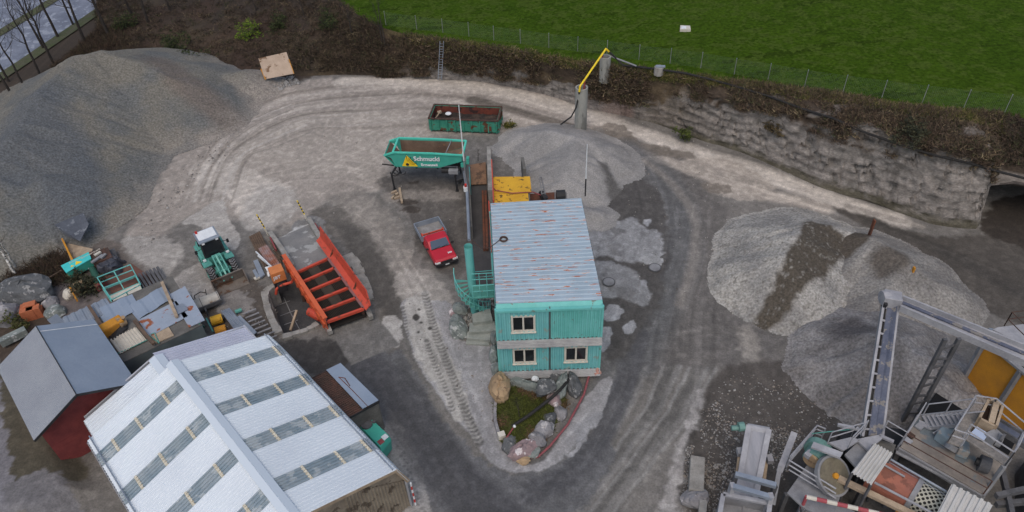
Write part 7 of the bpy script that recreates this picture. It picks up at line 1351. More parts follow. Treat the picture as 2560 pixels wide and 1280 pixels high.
m.build('side', M_wood, fh); m = MB(); m.slab([P[0].lerp(P[1], .1), P[3].lerp(P[2], .2), P[3].lerp(P[2], .9)+Vector((0, 0, .3)), P[0].lerp(P[1], .9)+Vector((0, 0, .3))], .05); m.build('bottom', M_rustd, fh)
m = MB(); m.bar((P[1]+P[2])/2+Vector((0, 0, .7)), (P[0]*.3+P[3]*.7)+Vector((0, 0, .6)), .25, .3); m.build('divider', M_wood, fh)
m = MB(); P = [at(2424, 1086, uz+.1), at(2442, 1066, uz+.4), at(2472, 1084, uz+.4), at(2458, 1104, uz+.1)]; m.slab(P if (P[1]-P[0]).cross(P[2]-P[0]).z > 0 else P[::-1], .06); m.build('panel', mat('pale_blue_panel', S(158, 172, 196, K), rough=.6), fh)
c3 = thing('conveyor', 'short blue dark belt conveyor leaving the feed hopper towards the right edge', 'conveyor', tuple(at(2520, 1085, uz))); P = [at(2476, 1062, uz), at(2482, 1042, uz), at(2600, 1112, uz-1), at(2600, 1140, uz-1)]; m = MB(); m.slab(P if (P[1]-P[0]).cross(P[2]-P[0]).z > 0 else P[::-1], .08); m.build('belt', M_belt, c3); m = MB(); m.bar(P[0], P[3], .1, .3); m.bar(P[1], P[2], .1, .3); m.build('side_frame', M_dustd, c3)
gm = thing('gear_motor', 'grey geared motor beside the short blue belt', 'motor', tuple(at(2498, 1100, uz))); m = MB(); m.tube(at(2490, 1098, uz+.2), at(2504, 1104, uz+.2), .32, n=12); m.box(at(2482, 1094, uz+.15), (.7, .5, .5), .4); m.build('casing', M_dust, gm); m = MB(); m.tube(at(2503, 1092, uz+.6), at(2510, 1096, uz+.6), .22, n=12); m.build('wheel', M_dustd, gm)
# trommel screen
tz3 = 2.7; tm = thing('trommel', 'orange rusted trommel drum with a perforated steel section', 'trommel', tuple(at(2270, 1230, 0))); a_, b_, e_ = at(2178, 1178, tz3), at(2283, 1238, tz3), at(2385, 1298, tz3)
m = MB(); m.tube(a_, b_, .92, n=28); m.build('drum', mat('orange_rust_drum', S(156, 98, 80, K), S(136, 88, 76, K), 1, .1, 8, .8, spot=S(120, 78, 66, K), spot_amt=.35, spot_sc=.8), tm, smooth=False)
def perforated(name):
    m = mat(name, S(150, 150, 138, K), S(170, 168, 156, K), 1.5, .1, 10, .7); t = m.node_tree; N = t.nodes; L = t.links; b = N['Principled BSDF']; src = b.inputs['Base Color'].links[0].from_socket
    at_ = N.new('ShaderNodeAttribute'); at_.attribute_name = 'UVMap'; at_.attribute_type = 'GEOMETRY'; mp = N.new('ShaderNodeMapping'); mp.inputs['Scale'].default_value = (1, 1, 1); L.new(at_.outputs['Vector'], mp.inputs[0])
    v = N.new('ShaderNodeTexVoronoi'); v.voronoi_dimensions = '2D'; v.inputs['Randomness'].default_value = 0; v.inputs['Scale'].default_value = 5.2; L.new(mp.outputs[0], v.inputs['Vector'])
    r = N.new('ShaderNodeMath'); r.operation = 'LESS_THAN'; r.inputs[1].default_value = .36; L.new(v.outputs['Distance'], r.inputs[0]); x = N.new('ShaderNodeMix'); x.data_type = 'RGBA'; L.new(r.outputs[0], x.inputs[0]); L.new(src, x.inputs[6]); x.inputs[7].default_value = (*S(26, 24, 22), 1); L.new(x.outputs[2], b.inputs['Base Color']); return m
m = MB(); n = 36; d_ = (e_-b_); Ld = d_.length; dn_ = d_.normalized(); u_ = dn_.cross(Vector((0, 0, 1))).normalized(); w_ = dn_.cross(u_); vs = []
for k in (0, 1):
    for i in range(n+1): vs.append(b_.lerp(e_, k)+(u_*math.cos(2*PI*i/n)+w_*math.sin(2*PI*i/n))*.9)
m.add(vs, [(i, i+1, n+2+i, n+1+i) for i in range(n)]); ps = m.build('screen', perforated('perforated_steel'), tm); uvl = ps.data.uv_layers.new(name='UVMap')
for p in ps.data.polygons:
    for li in p.loop_indices:
        vi = ps.data.loops[li].vertex_index; k = vi//(n+1); i = vi % (n+1); r45 = .7071; U, Vv = 2*PI*.9*i/n, Ld*k; uvl.data[li].uv = ((U-Vv)*r45, (U+Vv)*r45)
m = MB(); m.tube(b_, e_, .82, n=20); m.build('inner_shell', M_hole, tm)
m = MB(); m.tube(b_-dn_*.12, b_+dn_*.12, 1.0, n=28); m.build('ring', M_dust, tm)
for q in (a_.lerp(b_, .3), b_.lerp(e_, .6)): 
    for dx_ in (-.8, .8): m = MB(); m.bar(Vector((q.x+dx_, q.y, 0)), Vector((q.x+dx_, q.y, tz3-.6)), .2, .2); m.build('stand', M_dustd, tm)
# corrugated covers
for lb, P in (('pale ribbed cover sheet over the upper end of the orange drum', [(2185, 1108), (2232, 1134), (2178, 1213), (2128, 1182)]), ('pale ribbed cover sheet over the lower end of the perforated drum', [(2379, 1210), (2482, 1263), (2440, 1340), (2338, 1290)])):
    c = [at(x, y, 4.3) for x, y in P]; t = thing('ribbed_cover', lb, 'cover', tuple((c[0]+c[2])/2)); m = MB(); q = [c[1], c[0], c[3], c[2]]
    if (q[1]-q[0]).cross(q[3]-q[0]).z < 0: q = [q[1], q[0], q[3], q[2]]
    m.corr(q[0], q[1], q[2], q[3], 6, .07, .02); m.build('sheet', mat('cream_ribbed_sheet', S(184, 182, 178, K), S(170, 168, 164, K), .8, .05, 8, .7), t)
    for k, p in enumerate(c): m = MB(); m.bar(Vector((p.x, p.y, 0)).lerp(Vector((*((c[0]+c[2])/2)[:2], 0)), .06), p.lerp((c[0]+c[2])/2, .06)-Vector((0, 0, .05)), .1, .1); m.build('post', M_dustd, t)
# long rails along the drum
for k, (p, q, z_, r_, mm, lb) in enumerate([((2222, 1146), (2385, 1240), 3.7, .06, M_galv, 'upper of the two long pipes between the deck and the drum'), ((2218, 1154), (2375, 1246), 3.5, .05, M_galv, 'lower of the two long pipes between the deck and the drum'), ((2210, 1162), (2262, 1192), 3.7, .05, M_cream, 'short pale pipe above the orange drum'), ((2186, 1206), (2345, 1290), 3.8, .06, M_cream, 'pale handrail pipe running in front of the orange drum'), ((2240, 1130), (2460, 1245), 3.3, .09, M_dust, 'long dusty beam along the lower deck edge')]):
    m = MB(); m.tube(at(*p, z_), at(*q, z_), r_); t = m.build('long_pipe', mm); tag(t, lb, 'pipe')
m = MB(); m.bar(at(2096, 1196, 3.2), at(2310, 1300, 3.2), .3, .2); tag(m.build('timber_beam', M_wood), 'long brown timber beam below the orange drum', 'beam')
m = MB(); P = [at(2235, 1285, 2.2), at(2250, 1262, 2.2), at(2300, 1292, 2.2), at(2290, 1310, 2.2)]; m.prism([(p.x, p.y) for p in P], 1.6, 2.3); tag(m.build('yellow_guard', M_ochre), 'yellow steel guard under the perforated drum', 'guard')
# left part of the plant: plates, motor, wheel
pf_ = thing('machine_platform', 'grey plated machine platform with the green motor and large pulley', 'platform', tuple(at(2040, 1200, 0))); mz = 2.6; P = [at(1968, 1232, mz), at(2026, 1150, mz), at(2115, 1200, mz), at(2080, 1300, mz), at(2010, 1270, mz)]
m = MB(); m.slab(P if (P[1]-P[0]).cross(P[2]-P[0]).z > 0 else P[::-1], .1); m.build('plate', M_dust, pf_)
for i in range(5): m = MB(); m.bar(Vector((P[i].x, P[i].y, 0)), P[i]-Vector((0, 0, .1)), .2, .2); m.build('leg', M_dustd, pf_)
m = MB(); P2 = [at(1966, 1160, mz), at(1970, 1152, mz), at(2036, 1084, mz)]; rail(m, [at(1966, 1168, mz), at(2032, 1092, mz), at(2052, 1100, mz)], 1.0, .04, (.35, .7)); m.build('railing', M_cream, pf_)
m = MB()
for d in (0, 12, 24): m.tube(at(1972, 1150+d, mz+.9-.02*d), at(2090, 1222+d, mz+.9-.02*d), .04)
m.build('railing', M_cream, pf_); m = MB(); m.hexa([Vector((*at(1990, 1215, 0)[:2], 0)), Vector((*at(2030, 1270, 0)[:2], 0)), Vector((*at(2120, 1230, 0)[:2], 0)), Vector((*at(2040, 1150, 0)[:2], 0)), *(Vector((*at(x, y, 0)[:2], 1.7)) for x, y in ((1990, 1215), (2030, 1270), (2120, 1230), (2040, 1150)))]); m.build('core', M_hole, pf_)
em = thing('green_motor', 'pale green electric motor beside the large pulley', 'motor', tuple(at(2040, 1130, mz))); M_pg = mat('pale_green_paint', S(104, 140, 132, K), S(92, 124, 118, K), 1.5, .1, 10, .6); m = MB(); m.tube(at(2030, 1150, mz+.5), at(2044, 1128, mz+.5), .5, n=16); m.build('body', M_pg, em); m = MB(); m.tube(at(2042, 1131, mz+.5), at(2050, 1118, mz+.5), .68, n=18); m.build('flange', M_pg, em); m = MB(); m.tube(at(2027, 1154, mz+.5), at(2030, 1150, mz+.5), .42, n=16); m.build('end_cap', M_tan, em); m = MB(); m.box(at(2022, 1136, mz+.8), (.4, .3, .25), .6); m.build('terminal_box', M_cream, em)
pw = thing('pulley_wheel', 'large round pulley wheel caked in grey brown dust', 'wheel', tuple(at(2080, 1190, mz))); ax_ = Vector((.35, -.5, .8)).normalized(); q = at(2077, 1190, mz+.5); m = MB(); m.tube(q, q+ax_*.25, 1.0, n=28); m.build('rim', M_dust, pw); m = MB(); m.tube(q+ax_*.2, q+ax_*.27, .88, n=28); m.build('disc', mat('dust_brown', S(112, 106, 90, K), S(98, 92, 80, K), 2, .15, 9, .95), pw); m = MB(); m.tube(q+ax_*.25, q+ax_*.4, .15, n=10); m.build('hub', M_ochre, pw)
for pts, z_, mm, lb in (([(2028, 1117), (2034, 1104), (2108, 1131), (2100, 1144)], 4.2, M_cream, 'pale steel chute cover beside the green motor'), ([(2072, 1106), (2130, 1092), (2150, 1100), (2108, 1126)], 3.9, M_cream, 'bolted pale plate left of the belt tail'), ([(2140, 1098), (2200, 1086), (2206, 1096), (2170, 1126)], 3.9, M_cream, 'bolted pale plate right of the belt tail'), ([(2112, 1136), (2142, 1108), (2178, 1128), (2140, 1168)], 3.7, M_dust, 'dusty square plate between the belt tail and the first ribbed cover'), ([(2200, 1084), (2236, 1100), (2234, 1106), (2198, 1090)], 3.9, M_cream, 'narrow pale lintel right of the belt tail'), ([(2190, 1096), (2240, 1112), (2232, 1136), (2184, 1110)], 3.4, M_concd, 'dark plate behind the first ribbed cover')):
    junk_sheet('steel_plate', lb, pts, z_, mm, 0, .12, 'plate')
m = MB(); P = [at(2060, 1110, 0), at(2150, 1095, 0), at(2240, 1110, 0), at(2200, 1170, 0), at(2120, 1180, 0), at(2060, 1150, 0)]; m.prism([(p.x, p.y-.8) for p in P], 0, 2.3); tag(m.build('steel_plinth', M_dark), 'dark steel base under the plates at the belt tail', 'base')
wr = thing('tail_railing', 'thin pale railings round the belt tail of the tall conveyor', 'railing', tuple(at(2140, 1090, 3.9))); m = MB(); rail(m, [at(2068, 1110, 3.9), at(2128, 1092, 3.9), at(2150, 1086, 3.9)], 1.0, .03); rail(m, [at(2120, 1120, 3.9), at(2158, 1080, 3.9)], 1.0, .03); rail(m, [at(2205, 1082, 3.9), at(2252, 1110, 3.9)], 1.0, .03); m.build('rails', M_cream, wr)
m = MB(); m.bar(at(2094, 1062, 4.6), at(2146, 1072, 4.6), .14, .14); tag(m.build('beam_stub', M_cream), 'pale beam stub sticking out left of the belt tail', 'beam'); m = MB(); m.tube(at(2030, 1084, 3.4), at(2140, 1072, 4.5), .025); tag(m.build('guy_wire', M_teald), 'thin green guy wire left of the belt tail', 'wire')
# dust box with barrier tube
m = MB(); P = [at(2000, 1258, 2.2), at(2018, 1240, 2.2), at(2110, 1262, 2.2), at(2200, 1320, 2.2), at(1990, 1330, 2.2)]; m.prism([(p.x, p.y) for p in P], 0, 2.2); tag(m.build('grey_bin', M_dust), 'grey steel bin behind the red and white barrier tube', 'bin')
bt_ = thing('barrier', 'red and white striped barrier tube at the lower right of the plant', 'barrier', tuple(at(2014, 1280, 0))); p0_, p1_ = at(2016, 1242, 3.3), at(2250, 1296, 3.3); m = MB()
for k in range(9): m.m = k % 2; m.tube(p0_.lerp(p1_, k/9), p0_.lerp(p1_, (k+1)/9), .11)
m.build('tube', [M_offw, mat('dusty_red', S(150, 72, 78, K), rough=.7)], bt_); m = MB(); m.tube(Vector((p0_.x, p0_.y, 1.8)), Vector((p0_.x, p0_.y, 3.35)), .08); m.build('post', MATS['dusty_red'], bt_)
# wide wash conveyor
wc_ = thing('wide_conveyor', 'wide pale belt conveyor with a portal frame at the lower right', 'conveyor', tuple(at(1890, 1150, 0))); z1_, z0w = 3.0, 1.7; P = [at(1872, 1064, z1_), at(1922, 1074, z1_), at(1888, 1245, z0w), at(1842, 1238, z0w)]
m = MB(); m.slab([P[0].lerp(P[1], .1), P[1].lerp(P[0], .1), P[2].lerp(P[3], .1), P[3].lerp(P[2], .1)][::-1], .05); m.build('belt', mat('pale_belt', S(148, 148, 154, K), S(128, 130, 136, K), .7, .06, 8, .8, stretch=(3, .4, 1)), wc_)
m = MB()
for a_, b_ in ((P[0], P[3]), (P[1], P[2])): m.bar(a_, b_, .28, .22)
m.tube(P[0]+Vector((-.05, 0, -.2)), P[1]+Vector((.05, 0, -.2)), .25, n=12); m.build('side_frame', M_cream, wc_)
m = MB(); q = at(1860, 1066, z1_-.1); m.tube(q, q+Vector((-.3, -.02, 0)), .25, n=12); m.tube(q+Vector((-.3, 0, -.1)), q+Vector((-.65, 0, -.1)), .14, n=10); m.build('motor', M_pg, wc_)
for pts in (((1850, 1130), (1842, 1185)), ((1858, 1132), (1852, 1190)), ((1918, 1140), (1910, 1200))): m = MB(); m.bar(at(*pts[0], 1.9), at(*pts[1], 1.6), .16, .2); m.build('plank', M_wood, wc_)
for p in ((1850, 1130), (1924, 1148)): m = MB(); m.box(at(*p, 2.1), (.3, .4, .3)); m.build('bracket', M_cream, wc_)
pg = thing('portal_frame', 'grey steel portal frame spanning the wide pale conveyor', 'frame', tuple(at(1890, 1210, 0)))
m = MB(); m.bar(at(1838, 1186, 3.2), at(1940, 1214, 3.2), .25, .22); m.build('beam', M_galv, pg); m = MB(); m.bar(at(1832, 1216, 3.6), at(1930, 1244, 3.6), .25, .2); m.build('beam', M_galv, pg)
for p in ((1832, 1212, 3.7), (1928, 1238, 3.7)): m = MB(); q = at(*p); m.bar(Vector((q.x, q.y, 0)), q, .3, .22); m.build('post', M_cream, pg)
for p in ((1840, 1188, 3.1), (1938, 1214, 3.1)): m = MB(); q = at(*p); m.bar(Vector((q.x, q.y, 0)), q, .2, .2); m.build('post', M_dustd, pg)
hb_ = thing('feed_bin', 'open grey steel feed bin under the portal frame at the bottom edge', 'bin', tuple(at(1860, 1270, 0))); P = [at(1808, 1236, 3.0), at(1925, 1258, 3.0), at(1915, 1330, 3.0), at(1795, 1310, 3.0)]; m = MB()
for i in range(4): m.slab([Vector((*P[i][:2], .3)), Vector((*P[(i+1) % 4][:2], .3)), P[(i+1) % 4], P[i]], .1)
m.build('wall', M_dust, hb_); m = MB()
for i in range(4): m.bar(P[i], P[(i+1) % 4], .22, .14)
m.build('rim', M_cream, hb_); m = MB(); m.slab([p-Vector((0, 0, .8)) for p in P][::-1], .08); m.bar((P[0]+P[1])/2-Vector((0, 0, .75)), (P[2]+P[3])/2-Vector((0, 0, .75)), .08, .1); m.build('floor', M_dust, hb_)
m = MB(); m.bar(at(1986, 1082, 3.2), at(1948, 1180, 2.4), .32, .2); tag(m.build('pale_plank', M_cream), 'broad pale plank leaning right of the wide conveyor', 'plank'); m = MB(); m.bar(at(1950, 1166, 2.6), at(1932, 1262, 1.8), .22, .2); tag(m.build('pale_beam', M_dust), 'pale steel beam continuing below the broad plank', 'beam')
# blocks by the road
bl = [at(1745, 1140, .7), at(1741, 1226, .7)]
m = MB(); m.bar(bl[0]-Vector((0, 0, .35)), bl[1]-Vector((0, 0, .35)), .78, .75); tag(m.build('concrete_block', M_conc, bevel=.06), 'long pale concrete block standing by the road at lower right', 'block')
p = at(1738, 1248, .3); boulder('boulder', 'light grey boulder below the long concrete block', 'stone', (p.x, p.y, .3), (1.2, 1.0, .9), .3, M_greys, 410)
m = MB(); m.bar(at(1757, 1258, .4), at(1753, 1300, .4), .4, .7); tag(m.build('concrete_block', M_conc, bevel=.04), 'small pale concrete block at the bottom edge beside the boulder', 'block')
rubble('plant_rubble', 'loose white stones scattered over the dark ground round the plant', [[(1780, 970), (1850, 930), (2000, 960), (2110, 1050), (1990, 1110), (1900, 1090), (1800, 1090)], [(1745, 1020), (1800, 1000), (1850, 1080), (1840, 1200), (1760, 1180)], [(1760, 1150), (1840, 1170), (1800, 1290), (1760, 1290)], [(1920, 1060), (2010, 1080), (1960, 1200), (1920, 1160)], [(1715, 1120), (1735, 1110), (1725, 1290), (1700, 1290)]], 480, (.025, .075), [(150, 148, 146), (120, 118, 116), (92, 89, 87), (134, 126, 118)], 33)
# stakes on the ridge heap
for (bx, by, ty, w_, mm, lb) in ((2176, 580, 550, .28, M_rust, 'rusty steel stake standing on the crest beside the haul road'), (2277, 690, 668, .2, M_ochre, 'small ochre wooden stake on the long gravel ridge')):
    p = at(bx, by, 2.2); m = MB(); p.z = max(h3_z(p.x, p.y), h2_z(p.x, p.y), .5); q_ = at(bx, by, p.z); p.x, p.y = q_.x, q_.y; m.bar(p-Vector((0, 0, .5)), Vector((p.x, p.y, vtop(p, ty))), w_, .1); tag(m.build('stake', mm), lb, 'stake')
# dark frames at the lower right edge
for k, (p, q, z_, lb) in enumerate([((2490, 1240), (2600, 1215), 3.4, 'upper dark beam at the lower right edge'), ((2490, 1262), (2600, 1250), 3.0, 'middle dark beam at the lower right edge'), ((2505, 1180), (2530, 1290), 3.2, 'dark post line falling from the walkway end')]):
    m = MB(); m.bar(at(*p, z_), at(*q, z_), .22, .3); tag(m.build('dark_beam', M_dustd), lb, 'beam')
m = MB(); P = [at(2480, 1190, 0), at(2640, 1150, 0), at(2640, 1320, 0), at(2480, 1320, 0)]; m.prism([(p.x+1.2, p.y) for p in P], 0, 1.6); tag(m.build('dark_steel_box', M_dustd), 'dark dusty steel box at the lower right corner', 'box')

rubble('loose_stones', 'loose stones rolled to the foot of the heaps and the cliff', [[(330, 610), (400, 480), (480, 400), (600, 280), (640, 300), (540, 420), (450, 520), (370, 640)], [(1768, 620), (1800, 560), (1792, 700), (1880, 792), (1990, 780), (1900, 825), (1800, 740)], [(1560, 292), (1760, 356), (1960, 428), (2160, 502), (2340, 566), (2330, 578), (2150, 512), (1950, 438), (1750, 364), (1555, 300)], [(2380, 730), (2420, 760), (2410, 850), (2380, 820)], [(1240, 330), (1300, 300), (1420, 296), (1560, 350), (1640, 470), (1600, 520), (1560, 540), (1660, 480), (1570, 345), (1420, 290), (1290, 296)]], 170, (.03, .09), [(150, 146, 142), (124, 120, 116), (104, 100, 97)], 41)
rubble('yard_debris', 'tiny stones and crumbs scattered over the trafficked yard', [[(560, 420), (900, 260), (1060, 280), (1150, 520), (1120, 700), (940, 560), (760, 520)], [(1000, 760), (1120, 760), (1230, 1000), (1180, 1080)], [(1560, 500), (1760, 420), (1900, 500), (1780, 800), (1600, 900)], [(540, 720), (700, 690), (690, 860), (560, 830)]], 130, (.02, .05), [(160, 156, 150), (90, 86, 83), (120, 112, 104)], 42)
# ================================================================= BANK: fence, ladder, board, trees, shrubs
fp_ = [(960, 30), (1038, 41), (1104, 49), (1170, 58), (1233, 67), (1300, 75), (1372, 85), (1445, 94), (1519, 103), (1600, 114), (1679, 123), (1757, 133), (1842, 148), (1928, 161), (2021, 177), (2119, 190), (2218, 203), (2321, 215), (2427, 227), (2531, 239), (2640, 252)]
def crest_z(x): return float(np.interp(x, [p.x for p in cpt], [s[4] for s in SEC]))
fz_ = []
for x, y in fp_:
    z = 4.3
    for _ in range(5): z = crest_z(at(x, y, z+1.4).x)
    t = at(x, y, z+1.45); fz_.append(Vector((t.x, t.y, z+.05)))
fn = thing('mesh_fence', 'thin wire mesh fence with grey posts along the meadow edge', 'fence', tuple(fz_[8]))
M_wire = mat('fence_wire', S(96, 112, 104), rough=.6)
for p in fz_:
    m = MB(); m.tube(p-Vector((0, 0, .3)), p+Vector((0, 0, 1.45)), .024, n=6); m.m = 1; m.tube(p+Vector((0, 0, 1.44)), p+Vector((0, 0, 1.5)), .03, n=6); m.build('post', [M_dust, M_galv], fn)
m = MB()
for a_, b_ in zip(fz_[:-1], fz_[1:]):
    for z_ in np.linspace(.05, 1.4, 14): m.tube(a_+Vector((0, 0, z_)), b_+Vector((0, 0, z_)),   .0026, n=3, cap=False)
    n = int((b_-a_).length/.12)
    for k in range(n): q = a_.lerp(b_, k/n); m.tube(q+Vector((0, 0, .05)), q+Vector((0, 0, 1.4)), .0022, n=3, cap=False)
m.build('wire_mesh', M_wire, fn)
# ladder on the bank
ldr = thing('ladder', 'tall thin aluminium ladder leaning against the brown bank', 'ladder', tuple(at(1098, 199, 0))); f0_, f1_ = at(1096, 203, .1), at(1104, 198, .1); f0_, f1_ = at(1095, 199, .2), at(1104, 199, .2); g0, g1 = at(1102, 103, 3.9), at(1111, 103, 3.9); g0.y -= .9; g1.y -= .9
def fix(p, ty):  # keep the top on its picture row
    q = p.copy(); q.z = vtop(Vector((p.x, p.y, 1)), ty); return q
g0, g1 = fix(g0, 103), fix(g1, 103)
m = MB(); m.bar(f0_, g0, .07, .07); m.bar(f1_, g1, .07, .07); m.build('rail', M_galv, ldr); m = MB()
for k in range(1, 15): m.tube(f0_.lerp(g0, k/15), f1_.lerp(g1, k/15), .025, n=6)
m.build('rung', M_galv, ldr)
# plywood board leaning on the slope, stone lumps under it
P = [at(646, 146, 2.7), at(716, 130, 2.7), at(735, 184, .9), at(662, 198, .9)]; m = MB(); m.slab(P[::-1], .08); tag(m.build('plywood_board', M_ply), 'large pale plywood board leaning on the wooded slope', 'board')
m = MB(); m.bar(at(652, 172, 1.7), at(664, 199, .9), .1, .04); m.bar(at(722, 148, 2.2), at(735, 184, 1.0), .06, .04); tag(m.build('orange_strip', M_ochre), 'orange stained edge strips of the plywood board', 'strip')
rubble('foot_rubble', 'pale broken stones at the foot of the plywood board', [[(650, 205), (740, 190), (750, 210), (700, 225), (655, 222)], [(600, 195), (650, 205), (650, 225), (610, 225)]], 160, (.08, .22), [(134, 132, 130), (112, 110, 108)], 35)
hc_ = thing('meadow_hatch', 'small white concrete slab lying in the green meadow', 'slab', tuple(at(1714, 69, 5.6))); m = MB(); P = [at(x, y, 5.55) for x, y in ((1701, 63), (1725, 64), (1727, 74), (1700, 73))]; m.slab(P[::-1], .25); m.build('slab', M_offw, hc_); m = MB(); P = [at(x, y, 5.6) for x, y in ((1704, 65), (1716, 65.5), (1716, 71), (1703, 71))]; m.slab(P[::-1], .05); m.build('lid', M_white, hc_)
# bare trees
def tree(label, base, top, r=.14, seed=0, mm=None, twigs=1.0, name='bare_tree', depth=3):
    rr = random.Random(seed); t = thing(name, label, 'tree', tuple(base)); tr_ = MB(); br = MB()
    d = (top-base); H = d.length; pts = [base-Vector((0, 0, .4))]; n = 7
    for i in range(1, n+1): f = i/n; pts.append(base+d*f+Vector((rr.uniform(-1, 1), rr.uniform(-1, 1), 0))*.03*H*f)
    for i in range(n): tr_.tube(pts[i], pts[i+1], r*(1-.85*i/n), r*(1-.85*(i+1)/n), n=6, cap=False)
    def grow(p, dir_, l, rad, dep):
        q = p; dd = dir_.copy()
        for k in range(3):
            dd = (dd+Vector((rr.uniform(-.25, .25), rr.uniform(-.25, .25), .12))).normalized(); e = q+dd*l/3; br.tube(q, e, rad*(1-.25*k), rad*(1-.25*(k+1)), n=4, cap=False)
            if dep > 0 and rr.random() < .9:
                sd2 = (dd+Vector((rr.uniform(-1, 1), rr.uniform(-1, 1), rr.uniform(-.2, .6)))*.9).normalized(); grow(e, sd2, l*rr.uniform(.45, .7), rad*.5, dep-1)
            q = e
    nb = int(11*twigs)
    for k in range(nb):
        f = rr.uniform(.28, .98); i = min(int(f*n), n-1); p = pts[i].lerp(pts[i+1], f*n-i); a_ = rr.uniform(0, 6.28); grow(p, Vector((math.cos(a_), math.sin(a_), rr.uniform(.5, 1.1))).normalized(), H*rr.uniform(.18, .34)*(1.15-f*.6), r*.34*(1.1-f*.6), depth-1)
    tr_.build('trunk', mm or M_bark, t, smooth=True); br.build('branches', M_bark, t)
    return t
TB = [(210, 100, 8.5, .17, 'bare tree rising beside the top of the huge heap near the road'), (270, 84, 9, .18, 'bare tree nearest the grassy road verge behind the heap top'), (371, 62, 8, .16, 'bare tree among the scrub above the orange soil slope'), (144, 90, 9, .16, 'thin bare tree on the verge by the pale road'), (108, 118, 8.5, .14, 'slim bare tree beside the road left of the heap top'), (131, 154, 8, .15, 'bare tree at the left shoulder of the heap'), (98, 184, 7.5, .13, 'slender bare tree on the left flank strip'), (36, 246, 8, .14, 'bare tree at the left edge below the road'), (60, 215, 7, .12, 'thin bare tree close to the left edge of the woods'), (330, 40, 7, .14, 'bare tree at the top edge behind the scrub'), (20, 200, 8, .13, 'bare tree at the extreme left above the heap'), (430, 40, 6, .13, 'low bare tree above the orange soil slope'), (182, 60, 8, .13, 'thin bare tree standing on the verge by the top edge'), (250, 40, 8, .14, 'bare tree halfway along the verge at the top')]
for k, (x, y, h, r, lb) in enumerate(TB):
    b_ = at(x, y, .2); rr = random.Random(k); tree(lb, b_, b_+Vector((rr.uniform(-.8, .4), rr.uniform(-.5, .5), h*1.3)), r, 50+k, twigs=1.5)
for k, (x, y, z, h, lb) in enumerate([(966, 115, 2.9, 5.5, 'leafless young tree on the bank left of the ladder'), (957, 108, 2.8, 4.0, 'second thin sapling on the bank just left of the taller one'), (880, 90, 2.6, 3.5, 'small bare tree on the bank at the meadow corner'), (760, 40, 3, 4, 'bare tree near the top edge above the plywood board'), (640, 30, 2.6, 4, 'bare tree at the top edge in the dark scrub')]):
    b_ = on_bank(x, y); tree(lb, b_, b_+Vector((-.3, .4, h)), .08, 80+k, twigs=.9)
for k, (x, y, tx, ty, lb) in enumerate([(38, 685, -40, 560, 'lower leaning white birch trunk at the left edge'), (38, 668, -10, 590, 'upper leaning white birch trunk at the left edge')]):
    b_ = at(x, y, .3); e = at(tx, ty, 3.2); tree(lb, b_, e, .11, 90+k, M_birch, .5, 'birch_tree', 2)
b_ = at(1300, 1045, .5); tree('small leafless shrub growing on the grass island', b_, b_+Vector((-.2, .4, 1.4)), .03, 99, twigs=1.0, name='bare_shrub')
b_ = at(1195, 400, .1); tree('dark leafless shrub behind the brown board', b_, b_+Vector((.1, .2, 1.0)), .03, 100, twigs=1.3, name='bare_shrub'); 
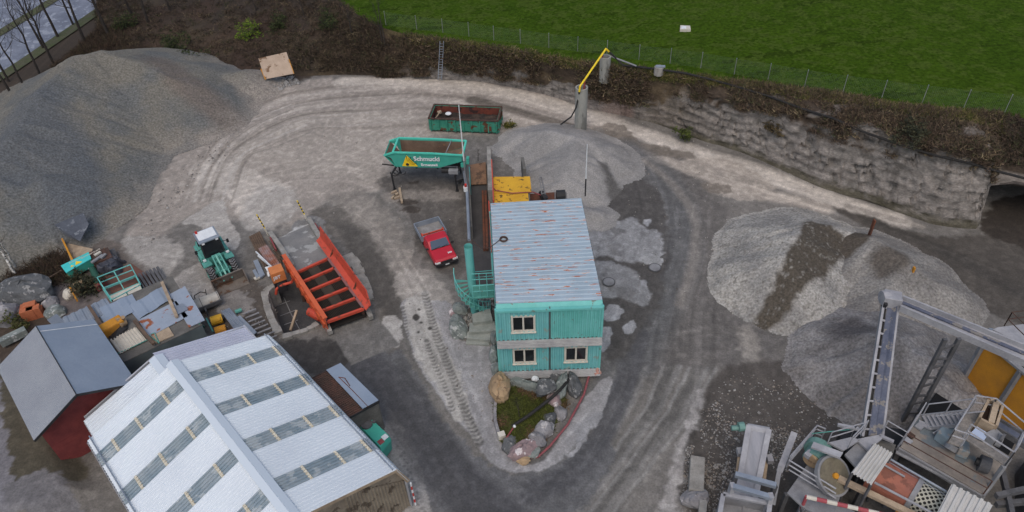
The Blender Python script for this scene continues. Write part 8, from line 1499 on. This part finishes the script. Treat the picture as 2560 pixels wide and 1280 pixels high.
# leafy bushes
def bush(label, c, rad, cols, n, seed, name='bush', size=(.08, .2)):
    rs_ = np.random.RandomState(seed); t = thing(name, label, 'bush', tuple(c)); m = MB(); rr = random.Random(seed)
    for k in range(8): a_ = rr.uniform(0, 6.28); m.tube(c-Vector((0, 0, .2)), c+Vector((math.cos(a_)*rad*.5, math.sin(a_)*rad*.5, rad*rr.uniform(.5, .9))), .03, .01, n=4)
    m.build('stems', M_bark, t)
    k_ = rs_.normal(0, 1, (14, 3))*np.array([.45, .45, .3])*rad+np.array([0, 0, rad*.45]); b2 = k_[rs_.randint(0, 14, n)]+rs_.normal(0, .2*rad, (n, 3)); b2[:, 2] = np.abs(b2[:, 2]); b2 += np.array(c)
    tr_ = blades(b2, 5, rs_, size, .05, .5, .06); cc = np.array([S(*q, K) for q in cols])[rs_.randint(0, len(cols), n)]*rs_.uniform(.6, 1.3, (n, 1)); soup('foliage', tr_, np.repeat(cc, 5, 0), M_tint, t)
G1 = [(52, 62, 34), (44, 52, 30), (64, 72, 40)]; G2 = [(96, 120, 36), (116, 132, 40), (80, 104, 32)]; G3 = [(58, 60, 44), (74, 72, 52), (48, 52, 40)]
for k, (x, y, z, r, g, n, lb) in enumerate([(628, 95, 1.9, 1.3, G2, 260, 'bright yellow green bush above the plywood board'), (440, 130, 1.0, 1.6, G1, 380, 'dark green bush at the foot of the orange soil slope'), (490, 165, .6, 1.5, G1, 360, 'dark evergreen bush right behind the dip of the heap'), (310, 70, .6, 1.4, G1, 300, 'dark green bush behind the top of the huge heap'), (820, 70, 2.8, 1.4, G1, 320, 'dark green bush on the bank near the meadow corner'), (700, 70, 2.4, 1.3, G1, 260, 'dark bush above and right of the yellow green bush'), (2278, 345, 4.2, 1.1, G3, 320, 'grey green bush clinging to the cliff under the black pipe'), (225, 730, .1, 1.2, G3, 420, 'grey green conifer bush beside the tan concrete pipe'), (1710, 345, .4, .8, [(78, 88, 40), (64, 72, 34)], 160, 'small green bush at the foot of the cliff beside the track'), (1268, 318, .0, .5, [(88, 92, 40), (104, 96, 50)], 120, 'low weed clump at the right end of the green skip'), (1240, 318, .0, .45, [(80, 86, 40), (96, 90, 50)], 90, 'tiny weed clump between the skip and the sand heap'), (60, 820, .0, .8, [(70, 76, 40), (84, 80, 50)], 160, 'weed clump at the left edge above the kerb stones'), (195, 700, .1, .7, G3, 160, 'small scraggy shrub left of the green tube'), (1930, 330, 2.4, .7, [(74, 66, 48), (88, 76, 52)], 160, 'brown hanging tuft in the notch of the cliff')]):
    bush(lb, on_bank(x, y, .1) if z > .5 else at(x, y, z), r, g, n, 500+k)
